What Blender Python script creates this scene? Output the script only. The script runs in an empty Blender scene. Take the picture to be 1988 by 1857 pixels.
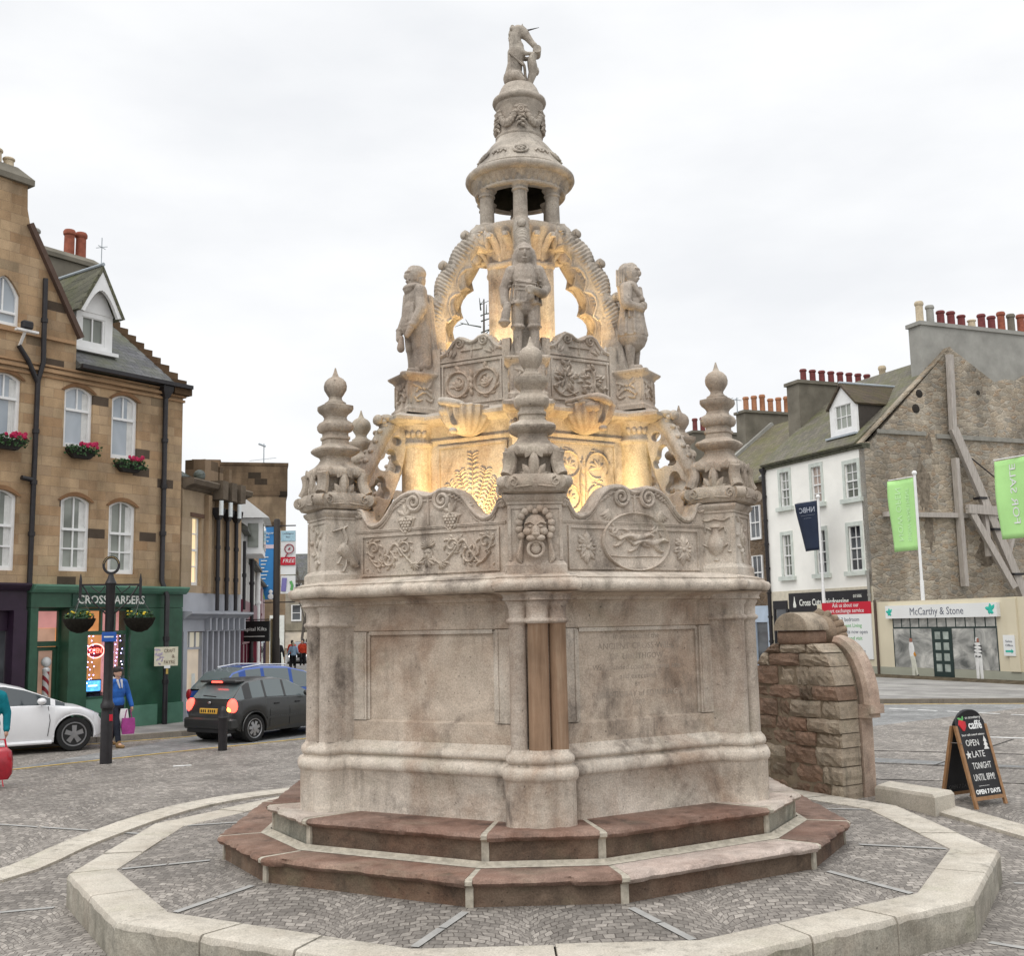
import bpy, bmesh, math, random
import numpy as np
from mathutils import Vector, Matrix
PI=math.pi; R=math.radians; sin=math.sin; cos=math.cos
random.seed(7)
SC=bpy.context.scene; COL=SC.collection
# ---------------- camera ----------------
def set_camera():
    f,pitch,roll=2143.4,.1326,.0200
    F=Vector((0,cos(pitch),sin(pitch))); r=Vector((1,0,0)); u=r.cross(F)
    r2=r*cos(roll)-u*sin(roll); u2=r*sin(roll)+u*cos(roll)
    cd=bpy.data.cameras.new('camera'); co=bpy.data.objects.new('camera',cd); COL.objects.link(co)
    cd.sensor_fit='HORIZONTAL'; cd.sensor_width=36; cd.lens=36*f/1988; cd.clip_start=.1; cd.clip_end=3000
    m=Matrix((r2,u2,-F)).transposed().to_4x4(); m.translation=Vector((-.153,-13,2.4)); co.matrix_world=m
    SC.camera=co
set_camera()
# ---------------- sky, sun, exposure ----------------
SUN_EL,SUN_AZ=R(52),R(212)      # azimuth clockwise from +y
def set_world():
    w=bpy.data.worlds.new('World'); SC.world=w; w.use_nodes=True
    nt=w.node_tree; nd=nt.nodes; L=nt.links; nd.clear()
    out=nd.new('ShaderNodeOutputWorld'); bg=nd.new('ShaderNodeBackground')
    sky=nd.new('ShaderNodeTexSky'); sky.sky_type='NISHITA'; sky.sun_disc=False
    sky.sun_elevation=SUN_EL; sky.sun_rotation=SUN_AZ; sky.air_density=1; sky.dust_density=4
    tc=nd.new('ShaderNodeTexCoord'); mp=nd.new('ShaderNodeMapping'); mp.inputs['Scale'].default_value=(1.6,1.6,4.2)
    n=nd.new('ShaderNodeTexNoise'); n.inputs['Scale'].default_value=2.3; n.inputs['Detail'].default_value=6; n.inputs['Roughness'].default_value=.5
    n2=nd.new('ShaderNodeValToRGB'); n2.color_ramp.elements[0].position=.32; n2.color_ramp.elements[1].position=.68
    n2.color_ramp.elements[0].color=(8.35,8.5,8.75,1); n2.color_ramp.elements[1].color=(9.8,9.87,9.95,1)
    mx=nd.new('ShaderNodeMix'); mx.data_type='RGBA'; mx.inputs['Factor'].default_value=.96
    L.new(tc.outputs['Generated'],mp.inputs['Vector']); L.new(mp.outputs[0],n.inputs['Vector']); L.new(n.outputs['Fac'],n2.inputs[0])
    L.new(sky.outputs[0],mx.inputs['A']); L.new(n2.outputs[0],mx.inputs['B'])
    # overcast sky: brighter overhead than near the horizon
    sp=nd.new('ShaderNodeSeparateXYZ'); L.new(tc.outputs['Generated'],sp.inputs[0]); mr=nd.new('ShaderNodeMapRange'); mr.interpolation_type='SMOOTHSTEP'; mr.inputs['From Min'].default_value=.50; mr.inputs['From Max'].default_value=.95; mr.inputs['To Min'].default_value=1; mr.inputs['To Max'].default_value=2.3; L.new(sp.outputs[2],mr.inputs['Value'])
    ml=nd.new('ShaderNodeVectorMath'); ml.operation='SCALE'; L.new(mx.outputs['Result'],ml.inputs[0]); L.new(mr.outputs[0],ml.inputs['Scale']); L.new(ml.outputs[0],bg.inputs['Color'])
    bg.inputs['Strength'].default_value=.098; L.new(bg.outputs[0],out.inputs[0])
set_world()
def set_sun():
    d=bpy.data.lights.new('sun','SUN'); d.energy=1.0; d.angle=R(50); d.color=(1,.96,.9)
    o=bpy.data.objects.new('sun',d); COL.objects.link(o)
    dr=Vector((sin(SUN_AZ)*cos(SUN_EL),cos(SUN_AZ)*cos(SUN_EL),sin(SUN_EL)))
    o.rotation_euler=dr.to_track_quat('Z','Y').to_euler(); o.location=(-6,-14,14)
set_sun()
SC.view_settings.view_transform='Standard'; SC.view_settings.look='None'; SC.view_settings.exposure=0.16; SC.view_settings.gamma=1; SC.view_settings.use_curve_mapping=False
# ---------------- scene graph helpers ----------------
def link(o,parent=None):
    COL.objects.link(o)
    if parent: o.parent=parent
    return o
def tag(o,label=None,cat=None,group=None,kind=None):
    if label: o['label']=label
    if cat: o['category']=cat
    if group: o['group']=group
    if kind: o['kind']=kind
    return o
def thing(name,label,cat,loc=(0,0,0),rz=0,group=None):
    o=bpy.data.objects.new(name,None); o.empty_display_size=.3; link(o); o.location=loc; o.rotation_euler=(0,0,rz)
    return tag(o,label,cat,group)
def copy_tree(o,parent=None):
    c=o.copy(); COL.objects.link(c)
    if parent: c.parent=parent
    for ch in list(o.children): copy_tree(ch,c)
    return c
class MB:
    def __init__(s): s.v=[]; s.f=[]; s.m=[]; s.sm=[]
    def add(s,vs,fs,mat=0,sm=False,M=None):
        b=len(s.v)
        if M is not None: vs=[M@Vector(p) for p in vs]
        s.v.extend([tuple(p) for p in vs])
        for f in fs: s.f.append([i+b for i in f]); s.m.append(mat); s.sm.append(sm)
        return s
    def box(s,x0,x1,y0,y1,z0,z1,mat=0,M=None):
        return s.add([(x0,y0,z0),(x1,y0,z0),(x1,y1,z0),(x0,y1,z0),(x0,y0,z1),(x1,y0,z1),(x1,y1,z1),(x0,y1,z1)],
            [(0,3,2,1),(4,5,6,7),(0,1,5,4),(1,2,6,5),(2,3,7,6),(3,0,4,7)],mat,False,M)
    def cbox(s,x0,x1,y0,y1,z0,z1,c=.01,mat=0,M=None):
        "box with chamfered edges"
        P=[]
        for z,i in ((z0,c),(z0+c,0),(z1-c,0),(z1,c)):
            P.append([(x0+i+ (c if i==0 else 0),y0+i,z),(x1-i-(c if i==0 else 0),y0+i,z),(x1-i,y0+i+(c if i==0 else 0),z),(x1-i,y1-i-(c if i==0 else 0),z),
                (x1-i-(c if i==0 else 0),y1-i,z),(x0+i+(c if i==0 else 0),y1-i,z),(x0+i,y1-i-(c if i==0 else 0),z),(x0+i,y0+i+(c if i==0 else 0),z)])
        return s.rings(P,True,True,mat,False,M)
    def rings(s,P,cap0=True,cap1=True,mat=0,sm=True,M=None,close=True):
        n=len(P[0]); vs=[p for r in P for p in r]; fs=[]
        for i in range(len(P)-1):
            for j in range(n if close else n-1):
                a=i*n+j; b=i*n+(j+1)%n; fs.append((a,b,b+n,a+n))
        if cap0: fs.append(tuple(range(n-1,-1,-1)))
        if cap1: fs.append(tuple(range((len(P)-1)*n,len(P)*n)))
        return s.add(vs,fs,mat,sm,M)
    def prism(s,poly,z0,z1,mat=0,M=None,sm=False):
        return s.rings([[(x,y,z0) for x,y in poly],[(x,y,z1) for x,y in poly]],True,True,mat,sm,M)
    def extr(s,poly,y0,y1,mat=0,M=None):
        "polygon in x,z pushed along y"
        return s.rings([[(x,y1,z) for x,z in poly],[(x,y0,z) for x,z in poly]],True,True,mat,False,M)
    def extx(s,poly,x0,x1,mat=0,M=None):
        "polygon in y,z pushed along x"
        return s.rings([[(x0,y,z) for y,z in poly],[(x1,y,z) for y,z in poly]],True,True,mat,False,M)
    def lathe(s,prof,n=32,c=(0,0),mat=0,mod=None,M=None,cap0=True,cap1=True,sm=True):
        P=[]
        for r,z in prof:
            ring=[]
            for j in range(n):
                a=2*PI*j/n; q=r*(mod(a,z) if mod else 1); ring.append((c[0]+q*cos(a),c[1]+q*sin(a),z))
            P.append(ring)
        return s.rings(P,cap0,cap1,mat,sm,M)
    def tube(s,pts,r,n=8,mat=0,M=None,caps=True,sm=True,flat=1.):
        pts=[Vector(p) for p in pts]; P=[]; up=None
        for i,p in enumerate(pts):
            d=(pts[min(i+1,len(pts)-1)]-pts[max(i-1,0)]); d=d.normalized() if d.length>1e-9 else Vector((0,0,1))
            if up is None:
                up=d.cross(Vector((0,0,1)) if abs(d.z)<.9 else Vector((0,1,0))).normalized()
            up=(up-d*up.dot(d)); up=up.normalized() if up.length>1e-6 else d.orthogonal().normalized()
            w=d.cross(up); q=r[i] if isinstance(r,(list,tuple)) else r
            P.append([p+up*(q*cos(2*PI*j/n))+w*(q*flat*sin(2*PI*j/n)) for j in range(n)])
        return s.rings(P,caps,caps,mat,sm,M)
    def bar(s,p,q,w,h,mat=0,M=None):
        "square beam from p to q; w horizontal width, h other width"
        p=Vector(p); q=Vector(q); d=(q-p).normalized()
        a=d.cross(Vector((0,0,1)) if abs(d.z)<.95 else Vector((1,0,0))).normalized(); b=a.cross(d)
        rg=lambda c:[c+a*(-w/2)+b*(-h/2),c+a*(w/2)+b*(-h/2),c+a*(w/2)+b*(h/2),c+a*(-w/2)+b*(h/2)]
        return s.rings([rg(p),rg(q)],True,True,mat,False,M)
    def ball(s,c,r,n=12,mat=0,M=None):
        rx,ry,rz=(r,r,r) if not isinstance(r,(tuple,list)) else r
        m=max(6,n//2+2); P=[]
        for i in range(m+1):
            t=-PI/2+PI*i/m; k=max(cos(t),.02)
            P.append([(c[0]+rx*k*cos(2*PI*j/n),c[1]+ry*k*sin(2*PI*j/n),c[2]+rz*sin(t)) for j in range(n)])
        return s.rings(P,True,True,mat,True,M)
    def ridge(s,pts,w,h,y0=0,mat=0,M=None):
        "raised rounded strip on the plane y=y0 (front -y); pts in x,z"
        n=len(pts); P=[]
        for i in range(n):
            a=pts[max(i-1,0)]; b=pts[min(i+1,n-1)]; dx,dz=b[0]-a[0],b[1]-a[1]; l=math.hypot(dx,dz) or 1; nx,nz=-dz/l,dx/l
            ww=(w[i] if isinstance(w,(list,tuple)) else w)/2; hh=h[i] if isinstance(h,(list,tuple)) else h
            x,z=pts[i]
            P.append([(x+nx*ww,y0+.004,z+nz*ww),(x+nx*ww*.8,y0-hh*.6,z+nz*ww*.8),(x,y0-hh,z),(x-nx*ww*.8,y0-hh*.6,z-nz*ww*.8),(x-nx*ww,y0+.004,z-nz*ww)])
        return s.rings(P,True,True,mat,True,M)
    def leaf(s,x,z,a,l,w,h=.02,y0=0,mat=0,M=None,bend=.3):
        pts=[];ws=[];hs=[]
        for i in range(6):
            t=i/5; aa=a+bend*t; pts.append((x+l*t*cos(aa),z+l*t*sin(aa))); k=sin(PI*min(1,.08+t*.92))**.7; ws.append(max(.004,w*k)); hs.append(max(.003,h*(k*.7+.3*(1-t))))
        return s.ridge(pts,ws,hs,y0,mat,M)
    def mesh(s,name):
        me=bpy.data.meshes.new(name); me.from_pydata(s.v,[],s.f)
        me.polygons.foreach_set('material_index',s.m); me.polygons.foreach_set('use_smooth',s.sm); me.update()
        return me
    def fix(s):
        return s
    def build(s,name,mats,parent=None,ang=40,color=None):
        me=s.mesh(name)
        bm=bmesh.new(); bm.from_mesh(me); bmesh.ops.recalc_face_normals(bm,faces=bm.faces); bm.to_mesh(me); bm.free()
        for m in (mats if isinstance(mats,(list,tuple)) else [mats]): me.materials.append(m)
        if any(s.sm): me.set_sharp_from_angle(angle=R(ang))
        o=bpy.data.objects.new(name,me); link(o,parent)
        if color: o.color=(*color,1)
        return o
def inst(o,parent=None,rz=None,loc=None,name=None):
    c=o.copy(); COL.objects.link(c)
    if parent: c.parent=parent
    if rz is not None: c.rotation_euler=(0,0,rz)
    if loc is not None: c.location=loc
    return c
def from_curve(cu):
    ob=bpy.data.objects.new('tmp',cu); me=bpy.data.meshes.new_from_object(ob)
    vs=[tuple(v.co) for v in me.vertices]; fs=[tuple(p.vertices) for p in me.polygons]
    bpy.data.objects.remove(ob); bpy.data.curves.remove(cu); bpy.data.meshes.remove(me); return vs,fs
def shape(loops,depth,bevel=0):
    "filled 2D outline with holes -> (verts,faces) lying in x,y, thickness along z (0..-depth)"
    cu=bpy.data.curves.new('tmp','CURVE'); cu.dimensions='2D'; cu.fill_mode='BOTH'; cu.extrude=max(depth/2-bevel,.0005); cu.bevel_depth=bevel; cu.bevel_resolution=1
    cu.offset=-bevel
    for lp in loops:
        sp=cu.splines.new('POLY'); sp.points.add(len(lp)-1); sp.use_cyclic_u=True
        for i,(x,y) in enumerate(lp): sp.points[i].co=(x,y,0,1)
    return from_curve(cu)
def plate(mb,loops,y0,y1,bevel=0,mat=0,M=None,sm=False):
    "outline in x,z; slab between y0 and y1"
    vs,fs=shape(loops,abs(y1-y0),bevel); ym=(y0+y1)/2
    return mb.add([(x,ym-z,y) for x,y,z in vs],fs,mat,sm,M)
_tcache={}
def text(mb,body,size,x,z,y=0,align='CENTER',depth=.004,mat=0,M=None,mirror=False,rot=0,shear=0,space=1,wid=None,bold=0):
    cu=bpy.data.curves.new('tmp','FONT'); cu.body=body; cu.size=size; cu.align_x=align; cu.align_y='CENTER'; cu.extrude=depth/2; cu.resolution_u=2; cu.shear=shear; cu.space_character=space; cu.offset=bold
    vs,fs=from_curve(cu)
    if not vs: return mb
    sx=1
    if wid:
        w=max(v[0] for v in vs)-min(v[0] for v in vs); sx=wid/w
    out=[]
    for a,b,c in vs:
        a*=sx*(-1 if mirror else 1); out.append((x+a*cos(rot)-b*sin(rot),y-c,z+a*sin(rot)+b*cos(rot)))
    return mb.add(out,fs,mat,False,M)
def blob(name,caps,voxel=.012,smooth=4,mats=(),parent=None,color=None,M=None):
    "one continuous skin grown over tapered capsules (p0,r0,p1,r1) and ellipsoids (p,(rx,ry,rz))"
    mb=MB()
    for c in caps:
        if len(c)==2: mb.ball(c[0],c[1],12)
        else:
            p,r0,q,r1=c; p=Vector(p); q=Vector(q); k=4
            mb.tube([p.lerp(q,i/k) for i in range(k+1)],[r0+(r1-r0)*i/k for i in range(k+1)],10); mb.ball(p,r0,10); mb.ball(q,r1,10)
    if M is not None: mb.v=[tuple(M@Vector(p)) for p in mb.v]
    me=mb.mesh(name); ob=bpy.data.objects.new(name,me); COL.objects.link(ob)
    md=ob.modifiers.new('r','REMESH'); md.mode='VOXEL'; md.voxel_size=voxel; md.use_smooth_shade=True
    if smooth:
        ms=ob.modifiers.new('s','SMOOTH'); ms.factor=.5; ms.iterations=smooth
    bpy.context.view_layer.update(); dg=bpy.context.evaluated_depsgraph_get()
    m2=bpy.data.meshes.new_from_object(ob.evaluated_get(dg)); ob.modifiers.clear(); ob.data=m2; bpy.data.meshes.remove(me); m2.name=name
    m2.materials.clear()
    for m in (mats if isinstance(mats,(list,tuple)) else [mats]): m2.materials.append(m)
    for p in m2.polygons: p.use_smooth=True
    if parent: ob.parent=parent
    if color: ob.color=(*color,1)
    return ob
def spiral(cx,cz,r0,r1,turns,a0,n=None,sgn=1):
    n=n or int(14*abs(turns))+4
    return [(cx+(r0+(r1-r0)*i/n)*cos(a0+sgn*2*PI*turns*i/n),cz+(r0+(r1-r0)*i/n)*sin(a0+sgn*2*PI*turns*i/n)) for i in range(n+1)]
def bez(p,n=10):
    "smooth polyline (Catmull-Rom) through 2D or 3D points"
    o=[]; m=len(p); P=[Vector(a) for a in p]
    for i in range(m-1):
        a,b,c,d=P[max(i-1,0)],P[i],P[i+1],P[min(i+2,m-1)]
        for j in range(n):
            t=j/n; o.append(tuple(.5*((2*b)+(c-a)*t+(2*a-5*b+4*c-d)*t*t+(3*b-a-3*c+d)*t**3)))
    o.append(tuple(P[-1])); return o
def RZ(deg): return Matrix.Rotation(R(deg),4,'Z')
def T(x,y,z): return Matrix.Translation((x,y,z))
# ---------------- materials ----------------
class NT:
    def __init__(s,name):
        s.mat=bpy.data.materials.new(name); s.mat.use_nodes=True; s.nt=s.mat.node_tree; s.b=s.nt.nodes['Principled BSDF']
    def n(s,t,**kw):
        nd=s.nt.nodes.new('ShaderNode'+t)
        for k,v in kw.items():
            if k in nd.inputs: nd.inputs[k].default_value=v
            else: setattr(nd,k,v)
        return nd
    def l(s,a,b): s.nt.links.new(a,b); return s
    def val(s,x): return x
    def math(s,op,a,b=None,c=None):
        nd=s.nt.nodes.new('ShaderNodeMath'); nd.operation=op
        for i,x in enumerate((a,b,c)):
            if x is None: continue
            if isinstance(x,(int,float)): nd.inputs[i].default_value=x
            else: s.l(x,nd.inputs[i])
        return nd.outputs[0]
    def noise(s,vec,scale,detail=4,rough=.55,out='Fac',dist=0):
        nd=s.n('TexNoise'); nd.inputs['Scale'].default_value=scale; nd.inputs['Detail'].default_value=detail; nd.inputs['Roughness'].default_value=rough; nd.inputs['Distortion'].default_value=dist
        if vec is not None: s.l(vec,nd.inputs['Vector'])
        return nd.outputs[out]
    def ramp(s,fac,stops,interp='LINEAR'):
        nd=s.n('ValToRGB'); cr=nd.color_ramp; cr.interpolation=interp
        while len(cr.elements)<len(stops): cr.elements.new(.5)
        for e,(p,c) in zip(cr.elements,stops):
            e.position=p; e.color=(*c,1) if isinstance(c,(tuple,list)) else (c,c,c,1)
        s.l(fac,nd.inputs[0]); return nd.outputs[0]
    def mix(s,fac,a,b,blend='MIX'):
        nd=s.n('Mix'); nd.data_type='RGBA'; nd.blend_type=blend; nd.clamp_factor=True
        for k,x in (('Factor',fac),('A',a),('B',b)):
            i={'Factor':0,'A':6,'B':7}[k]
            if isinstance(x,(int,float)): nd.inputs[i].default_value=x
            elif isinstance(x,(tuple,list)): nd.inputs[i].default_value=(*x,1)
            else: s.l(x,nd.inputs[i])
        return nd.outputs[2]
    def pos(s): return s.n('NewGeometry').outputs['Position']
    def obj(s): return s.n('TexCoord').outputs['Object']
    def map(s,v,scale=(1,1,1),loc=(0,0,0)):
        nd=s.n('Mapping'); nd.inputs['Scale'].default_value=scale; nd.inputs['Location'].default_value=loc; s.l(v,nd.inputs['Vector']); return nd.outputs[0]
    def bump(s,h,strength=.3,dist=.02,prev=None):
        nd=s.n('Bump'); nd.inputs['Strength'].default_value=strength; nd.inputs['Distance'].default_value=dist; s.l(h,nd.inputs['Height'])
        if prev is not None: s.l(prev,nd.inputs['Normal'])
        return nd.outputs[0]
    def tint(s,c):
        oi=s.n('ObjectInfo'); return s.mix(1.0,c,oi.outputs['Color'],'MULTIPLY')
    def done(s,color=None,rough=.85,normal=None,spec=.3,metal=0):
        b=s.b
        if color is not None:
            if isinstance(color,(tuple,list)): b.inputs['Base Color'].default_value=(*color,1)
            else: s.l(color,b.inputs['Base Color'])
        if isinstance(rough,(int,float)): b.inputs['Roughness'].default_value=rough
        else: s.l(rough,b.inputs['Roughness'])
        b.inputs['Specular IOR Level'].default_value=spec; b.inputs['Metallic'].default_value=metal
        if normal is not None: s.l(normal,b.inputs['Normal'])
        return s.mat
def plain(name,c,rough=.6,spec=.3,metal=0,var=.12,scale=6,bump=0,tint=False,world=True):
    "painted or cast surface with slight uneven tone"
    m=NT(name); v=m.pos() if world else m.obj()
    n=m.noise(v,scale,5,.6)
    a=tuple(max(0,x*(1-var)) for x in c); b=tuple(min(1,x*(1+var)) for x in c)
    col=m.ramp(n,[(.3,a),(.7,b)])
    if tint: col=m.tint(col)
    nm=m.bump(m.noise(v,scale*6,4),bump,.01) if bump else None
    return m.done(col,rough,nm,spec,metal)
def emit(name,c,strength=1,base=(.02,.02,.02),var=0,scale=3):
    m=NT(name); m.done(base,.4)
    if var:
        n=m.noise(m.pos(),scale,3); col=m.ramp(n,[(.35,tuple(x*(1-var) for x in c)),(.65,c)]); m.l(col,m.b.inputs['Emission Color'])
    else: m.b.inputs['Emission Color'].default_value=(*c,1)
    m.b.inputs['Emission Strength'].default_value=strength; return m.mat
def carved_stone(name,c1,c2,red,dark,reda=.5,darka=.55,bump=.5,lich=(.33,.32,.24),mot=1.):
    m=NT(name); p=m.pos()
    base=m.ramp(m.noise(p,1.9,8,.62,dist=.4),[(.3,c1),(.7,c2)])
    r=m.ramp(m.noise(m.map(p,(1,1,.75),(3,1,7)),1.15,7,.65,dist=.5),[(.47,0.),(.66,1.)])
    base=m.mix(m.math('MULTIPLY',r,reda),base,red)
    d=m.ramp(m.noise(m.map(p,(1,1,.6),(9,4,2)),2.3,8,.68,dist=.3),[(.53,0.),(.72,1.)])
    base=m.mix(m.math('MULTIPLY',d,darka),base,dark)
    g=m.ramp(m.noise(m.map(p,(1,1,1),(1,14,5)),1.4,7,.6),[(.56,0.),(.7,1.)])
    base=m.mix(m.math('MULTIPLY',g,.35),base,lich)
    sk=m.ramp(m.noise(m.map(p,(4,4,.5),(2,7,3)),2.0,7,.65),[(.36,.55),(.52,1.03)])
    skm=m.ramp(m.noise(m.map(p,(1,1,1),(7,7,1)),1.3,4,.6),[(.48,0.),(.64,.85)])
    base=m.mix(skm,base,m.mix(1.0,base,sk,'MULTIPLY'))
    blot=m.ramp(m.noise(m.map(p,(1,1,1.6),(4,2,8)),3.4,6,.7,dist=.8),[(.40,.80),(.60,1.08)])
    base=m.mix(mot,base,blot,'MULTIPLY')
    sp=m.ramp(m.noise(p,70,3,.6),[(.3,.74),(.7,1.16)])
    base=m.mix(1.0,base,sp,'MULTIPLY')
    pit=m.ramp(m.noise(m.map(p,(1,1,1),(5,5,5)),26,2,.5),[(.70,1.),(.76,.45)])
    base=m.mix(1.0,base,pit,'MULTIPLY')
    base=m.tint(base)
    h=m.math('ADD',m.noise(p,11,6,.6),m.math('MULTIPLY',m.noise(p,60,4,.6),.35))
    return m.done(base,.88,m.bump(h,bump,.02),.25)
def ashlar(name,cols,bw,bh,mortar=(.3,.25,.2),msize=.006,darks=None,bump=.4,rough=.9,offs=.5,seed=0,stain=.25):
    "coursed stone in the wall's own x/z"
    m=NT(name); o=m.obj(); sp=m.n('SeparateXYZ'); m.l(o,sp.inputs[0])
    u=m.math('ADD',sp.outputs[0],sp.outputs[1]); cx=m.n('CombineXYZ'); m.l(u,cx.inputs[0]); m.l(sp.outputs[2],cx.inputs[1])
    wob=m.noise(o,1.4,3,.5,'Color'); va=m.n('VectorMath',operation='MULTIPLY_ADD'); m.l(wob,va.inputs[0]); va.inputs[1].default_value=(.02,.02,0); m.l(cx.outputs[0],va.inputs[2])
    b=m.n('TexBrick'); b.inputs['Scale'].default_value=1; b.inputs['Brick Width'].default_value=bw; b.inputs['Row Height'].default_value=bh; b.inputs['Mortar Size'].default_value=msize; b.inputs['Mortar Smooth'].default_value=.3; b.offset=offs; b.squash=1; b.inputs['Bias'].default_value=0
    b.inputs['Color1'].default_value=(0,0,0,1); b.inputs['Color2'].default_value=(1,1,1,1); b.inputs['Mortar'].default_value=(.5,.5,.5,1)
    m.l(va.outputs[0],b.inputs['Vector'])
    stops=[(i/(len(cols)-1),c) for i,c in enumerate(cols)]
    if darks: stops=[(p*.935,c) for p,c in stops]+[(.945,darks),(1.,darks)]
    bc=m.n('SeparateColor'); m.l(b.outputs['Color'],bc.inputs[0])
    col=m.ramp(bc.outputs[0],stops)
    st=m.ramp(m.noise(m.map(o,(1,1,.5),(seed,2,3)),1.1,7,.62),[(.38,1.-stain),(.62,1.08)])
    col=m.mix(1.0,col,st,'MULTIPLY'); fine=m.ramp(m.noise(o,38,4,.6),[(.3,.85),(.7,1.1)]); col=m.mix(1.0,col,fine,'MULTIPLY')
    col=m.mix(m.math('MULTIPLY',b.outputs['Fac'],.7),col,mortar)
    h=m.math('SUBTRACT',m.math('MULTIPLY',m.noise(o,30,5,.6),.35),b.outputs['Fac'])
    return m.done(m.tint(col),rough,m.bump(h,bump,.02),.2)
def rubble(name,cols,mortar,scale=2.2,stretch=1.9,bump=.8,edge=.05):
    m=NT(name); o=m.obj(); wob=m.noise(o,2.5,3,.5,'Color'); va=m.n('VectorMath',operation='MULTIPLY_ADD'); m.l(wob,va.inputs[0]); va.inputs[1].default_value=(.16,.16,.12); m.l(m.map(o,(1,1,stretch)),va.inputs[2])
    v1=m.n('TexVoronoi'); v1.inputs['Scale'].default_value=scale; m.l(va.outputs[0],v1.inputs['Vector'])
    v2=m.n('TexVoronoi',feature='DISTANCE_TO_EDGE'); v2.inputs['Scale'].default_value=scale; m.l(va.outputs[0],v2.inputs['Vector'])
    sc=m.n('SeparateColor'); m.l(v1.outputs['Color'],sc.inputs[0])
    col=m.ramp(sc.outputs[0],[(i/(len(cols)-1),c) for i,c in enumerate(cols)])
    col=m.mix(1.0,col,m.ramp(m.noise(o,9,7,.65),[(.3,.7),(.7,1.2)]),'MULTIPLY')
    e=m.ramp(v2.outputs['Distance'],[(edge*.4,1.),(edge*1.6,0.)])
    col=m.mix(m.math('MULTIPLY',e,.75),col,mortar)
    col=m.mix(1.0,col,m.ramp(m.noise(m.map(o,(1,1,.45)),.55,7,.62),[(.36,.6),(.62,1.1)]),'MULTIPLY')
    h=m.math('ADD',m.math('MULTIPLY',m.ramp(v2.outputs['Distance'],[(0.,0.),(edge*3,1.)]),1.),m.math('MULTIPLY',m.noise(o,14,6,.65),.6))
    return m.done(m.tint(col),.92,m.bump(h,bump,.04),.15)
def setts(name,cA,cB,gap,arc=True,size=.1,W=1.9,bump=.7,wet=0):
    "small stone setts laid in repeating segmental arcs"
    m=NT(name); p=m.pos(); sp=m.n('SeparateXYZ'); m.l(p,sp.inputs[0])
    jit=m.noise(p,3.,2,.5,'Color'); js=m.n('SeparateColor'); m.l(jit,js.inputs[0])
    x=m.math('ADD',sp.outputs[0],m.math('MULTIPLY',js.outputs[0],.14)); y=m.math('ADD',sp.outputs[1],m.math('MULTIPLY',js.outputs[1],.14))
    if arc:
        t=m.math('SUBTRACT',m.math('MULTIPLY',m.math('FRACT',m.math('DIVIDE',x,W)),2.),1.)
        dy=m.math('MULTIPLY',m.math('SQRT',m.math('SUBTRACT',1.3,m.math('MULTIPLY',t,t))),W*.5)
        ang=m.math('MULTIPLY',m.math('ARCSINE',m.math('MULTIPLY',t,.88)),W*.55)
        u=ang; v=m.math('SUBTRACT',y,dy)
    else: u,v=x,y
    cx=m.n('CombineXYZ'); m.l(u,cx.inputs[0]); m.l(v,cx.inputs[1])
    b=m.n('TexBrick'); b.inputs['Scale'].default_value=1; b.inputs['Brick Width'].default_value=size*1.05; b.inputs['Row Height'].default_value=size*.95; b.inputs['Mortar Size'].default_value=size*.06; b.inputs['Mortar Smooth'].default_value=.6
    b.inputs['Color1'].default_value=(0,0,0,1); b.inputs['Color2'].default_value=(1,1,1,1); b.inputs['Mortar'].default_value=(.5,.5,.5,1); m.l(cx.outputs[0],b.inputs['Vector'])
    sc=m.n('SeparateColor'); m.l(b.outputs['Color'],sc.inputs[0])
    col=m.ramp(sc.outputs[0],[(0.,cA),(.8,cB),(1.,tuple(min(1,q*1.25) for q in cB))])
    col=m.mix(1.0,col,m.ramp(m.noise(p,.75,7,.65),[(.32,.66),(.66,1.2)]),'MULTIPLY')
    col=m.mix(1.0,col,m.ramp(m.noise(p,24,5,.65),[(.28,.72),(.72,1.2)]),'MULTIPLY')
    gm=m.ramp(m.noise(p,5,4,.6),[(.3,.45),(.6,1.)])
    col=m.mix(m.math('MULTIPLY',b.outputs['Fac'],gm),col,gap)
    h=m.math('SUBTRACT',m.math('MULTIPLY',m.noise(p,18,4,.6),.5),m.math('MULTIPLY',b.outputs['Fac'],1.))
    rg=m.ramp(m.noise(p,1.2,5,.6),[(.35,.62-wet),(.65,.85)])
    return m.done(col,rg,m.bump(h,bump,.015),.3)
def slate(name,c1,c2,moss,w=.3,h=.2):
    m=NT(name); o=m.obj(); sp=m.n('SeparateXYZ'); m.l(o,sp.inputs[0]); cx=m.n('CombineXYZ'); m.l(m.math('ADD',sp.outputs[0],m.math('MULTIPLY',sp.outputs[1],.0)),cx.inputs[0]); m.l(m.math('ADD',sp.outputs[2],m.math('MULTIPLY',sp.outputs[1],.35)),cx.inputs[1])
    b=m.n('TexBrick'); b.inputs['Scale'].default_value=1; b.inputs['Brick Width'].default_value=w; b.inputs['Row Height'].default_value=h; b.inputs['Mortar Size'].default_value=.008; b.inputs['Color1'].default_value=(*c1,1); b.inputs['Color2'].default_value=(*c2,1); b.inputs['Mortar'].default_value=(c1[0]*.4,c1[1]*.4,c1[2]*.4,1); m.l(cx.outputs[0],b.inputs['Vector'])
    g=m.ramp(m.noise(o,1.1,7,.65),[(.42,0.),(.68,1.)]); col=m.mix(m.math('MULTIPLY',g,.75),b.outputs['Color'],moss)
    col=m.mix(1.0,col,m.ramp(m.noise(o,16,4),[(.3,.75),(.7,1.2)]),'MULTIPLY')
    return m.done(m.tint(col),.8,m.bump(m.math('ADD',m.math('MULTIPLY',b.outputs['Fac'],-1.),m.noise(o,20,4)),.5,.02),.3)
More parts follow.
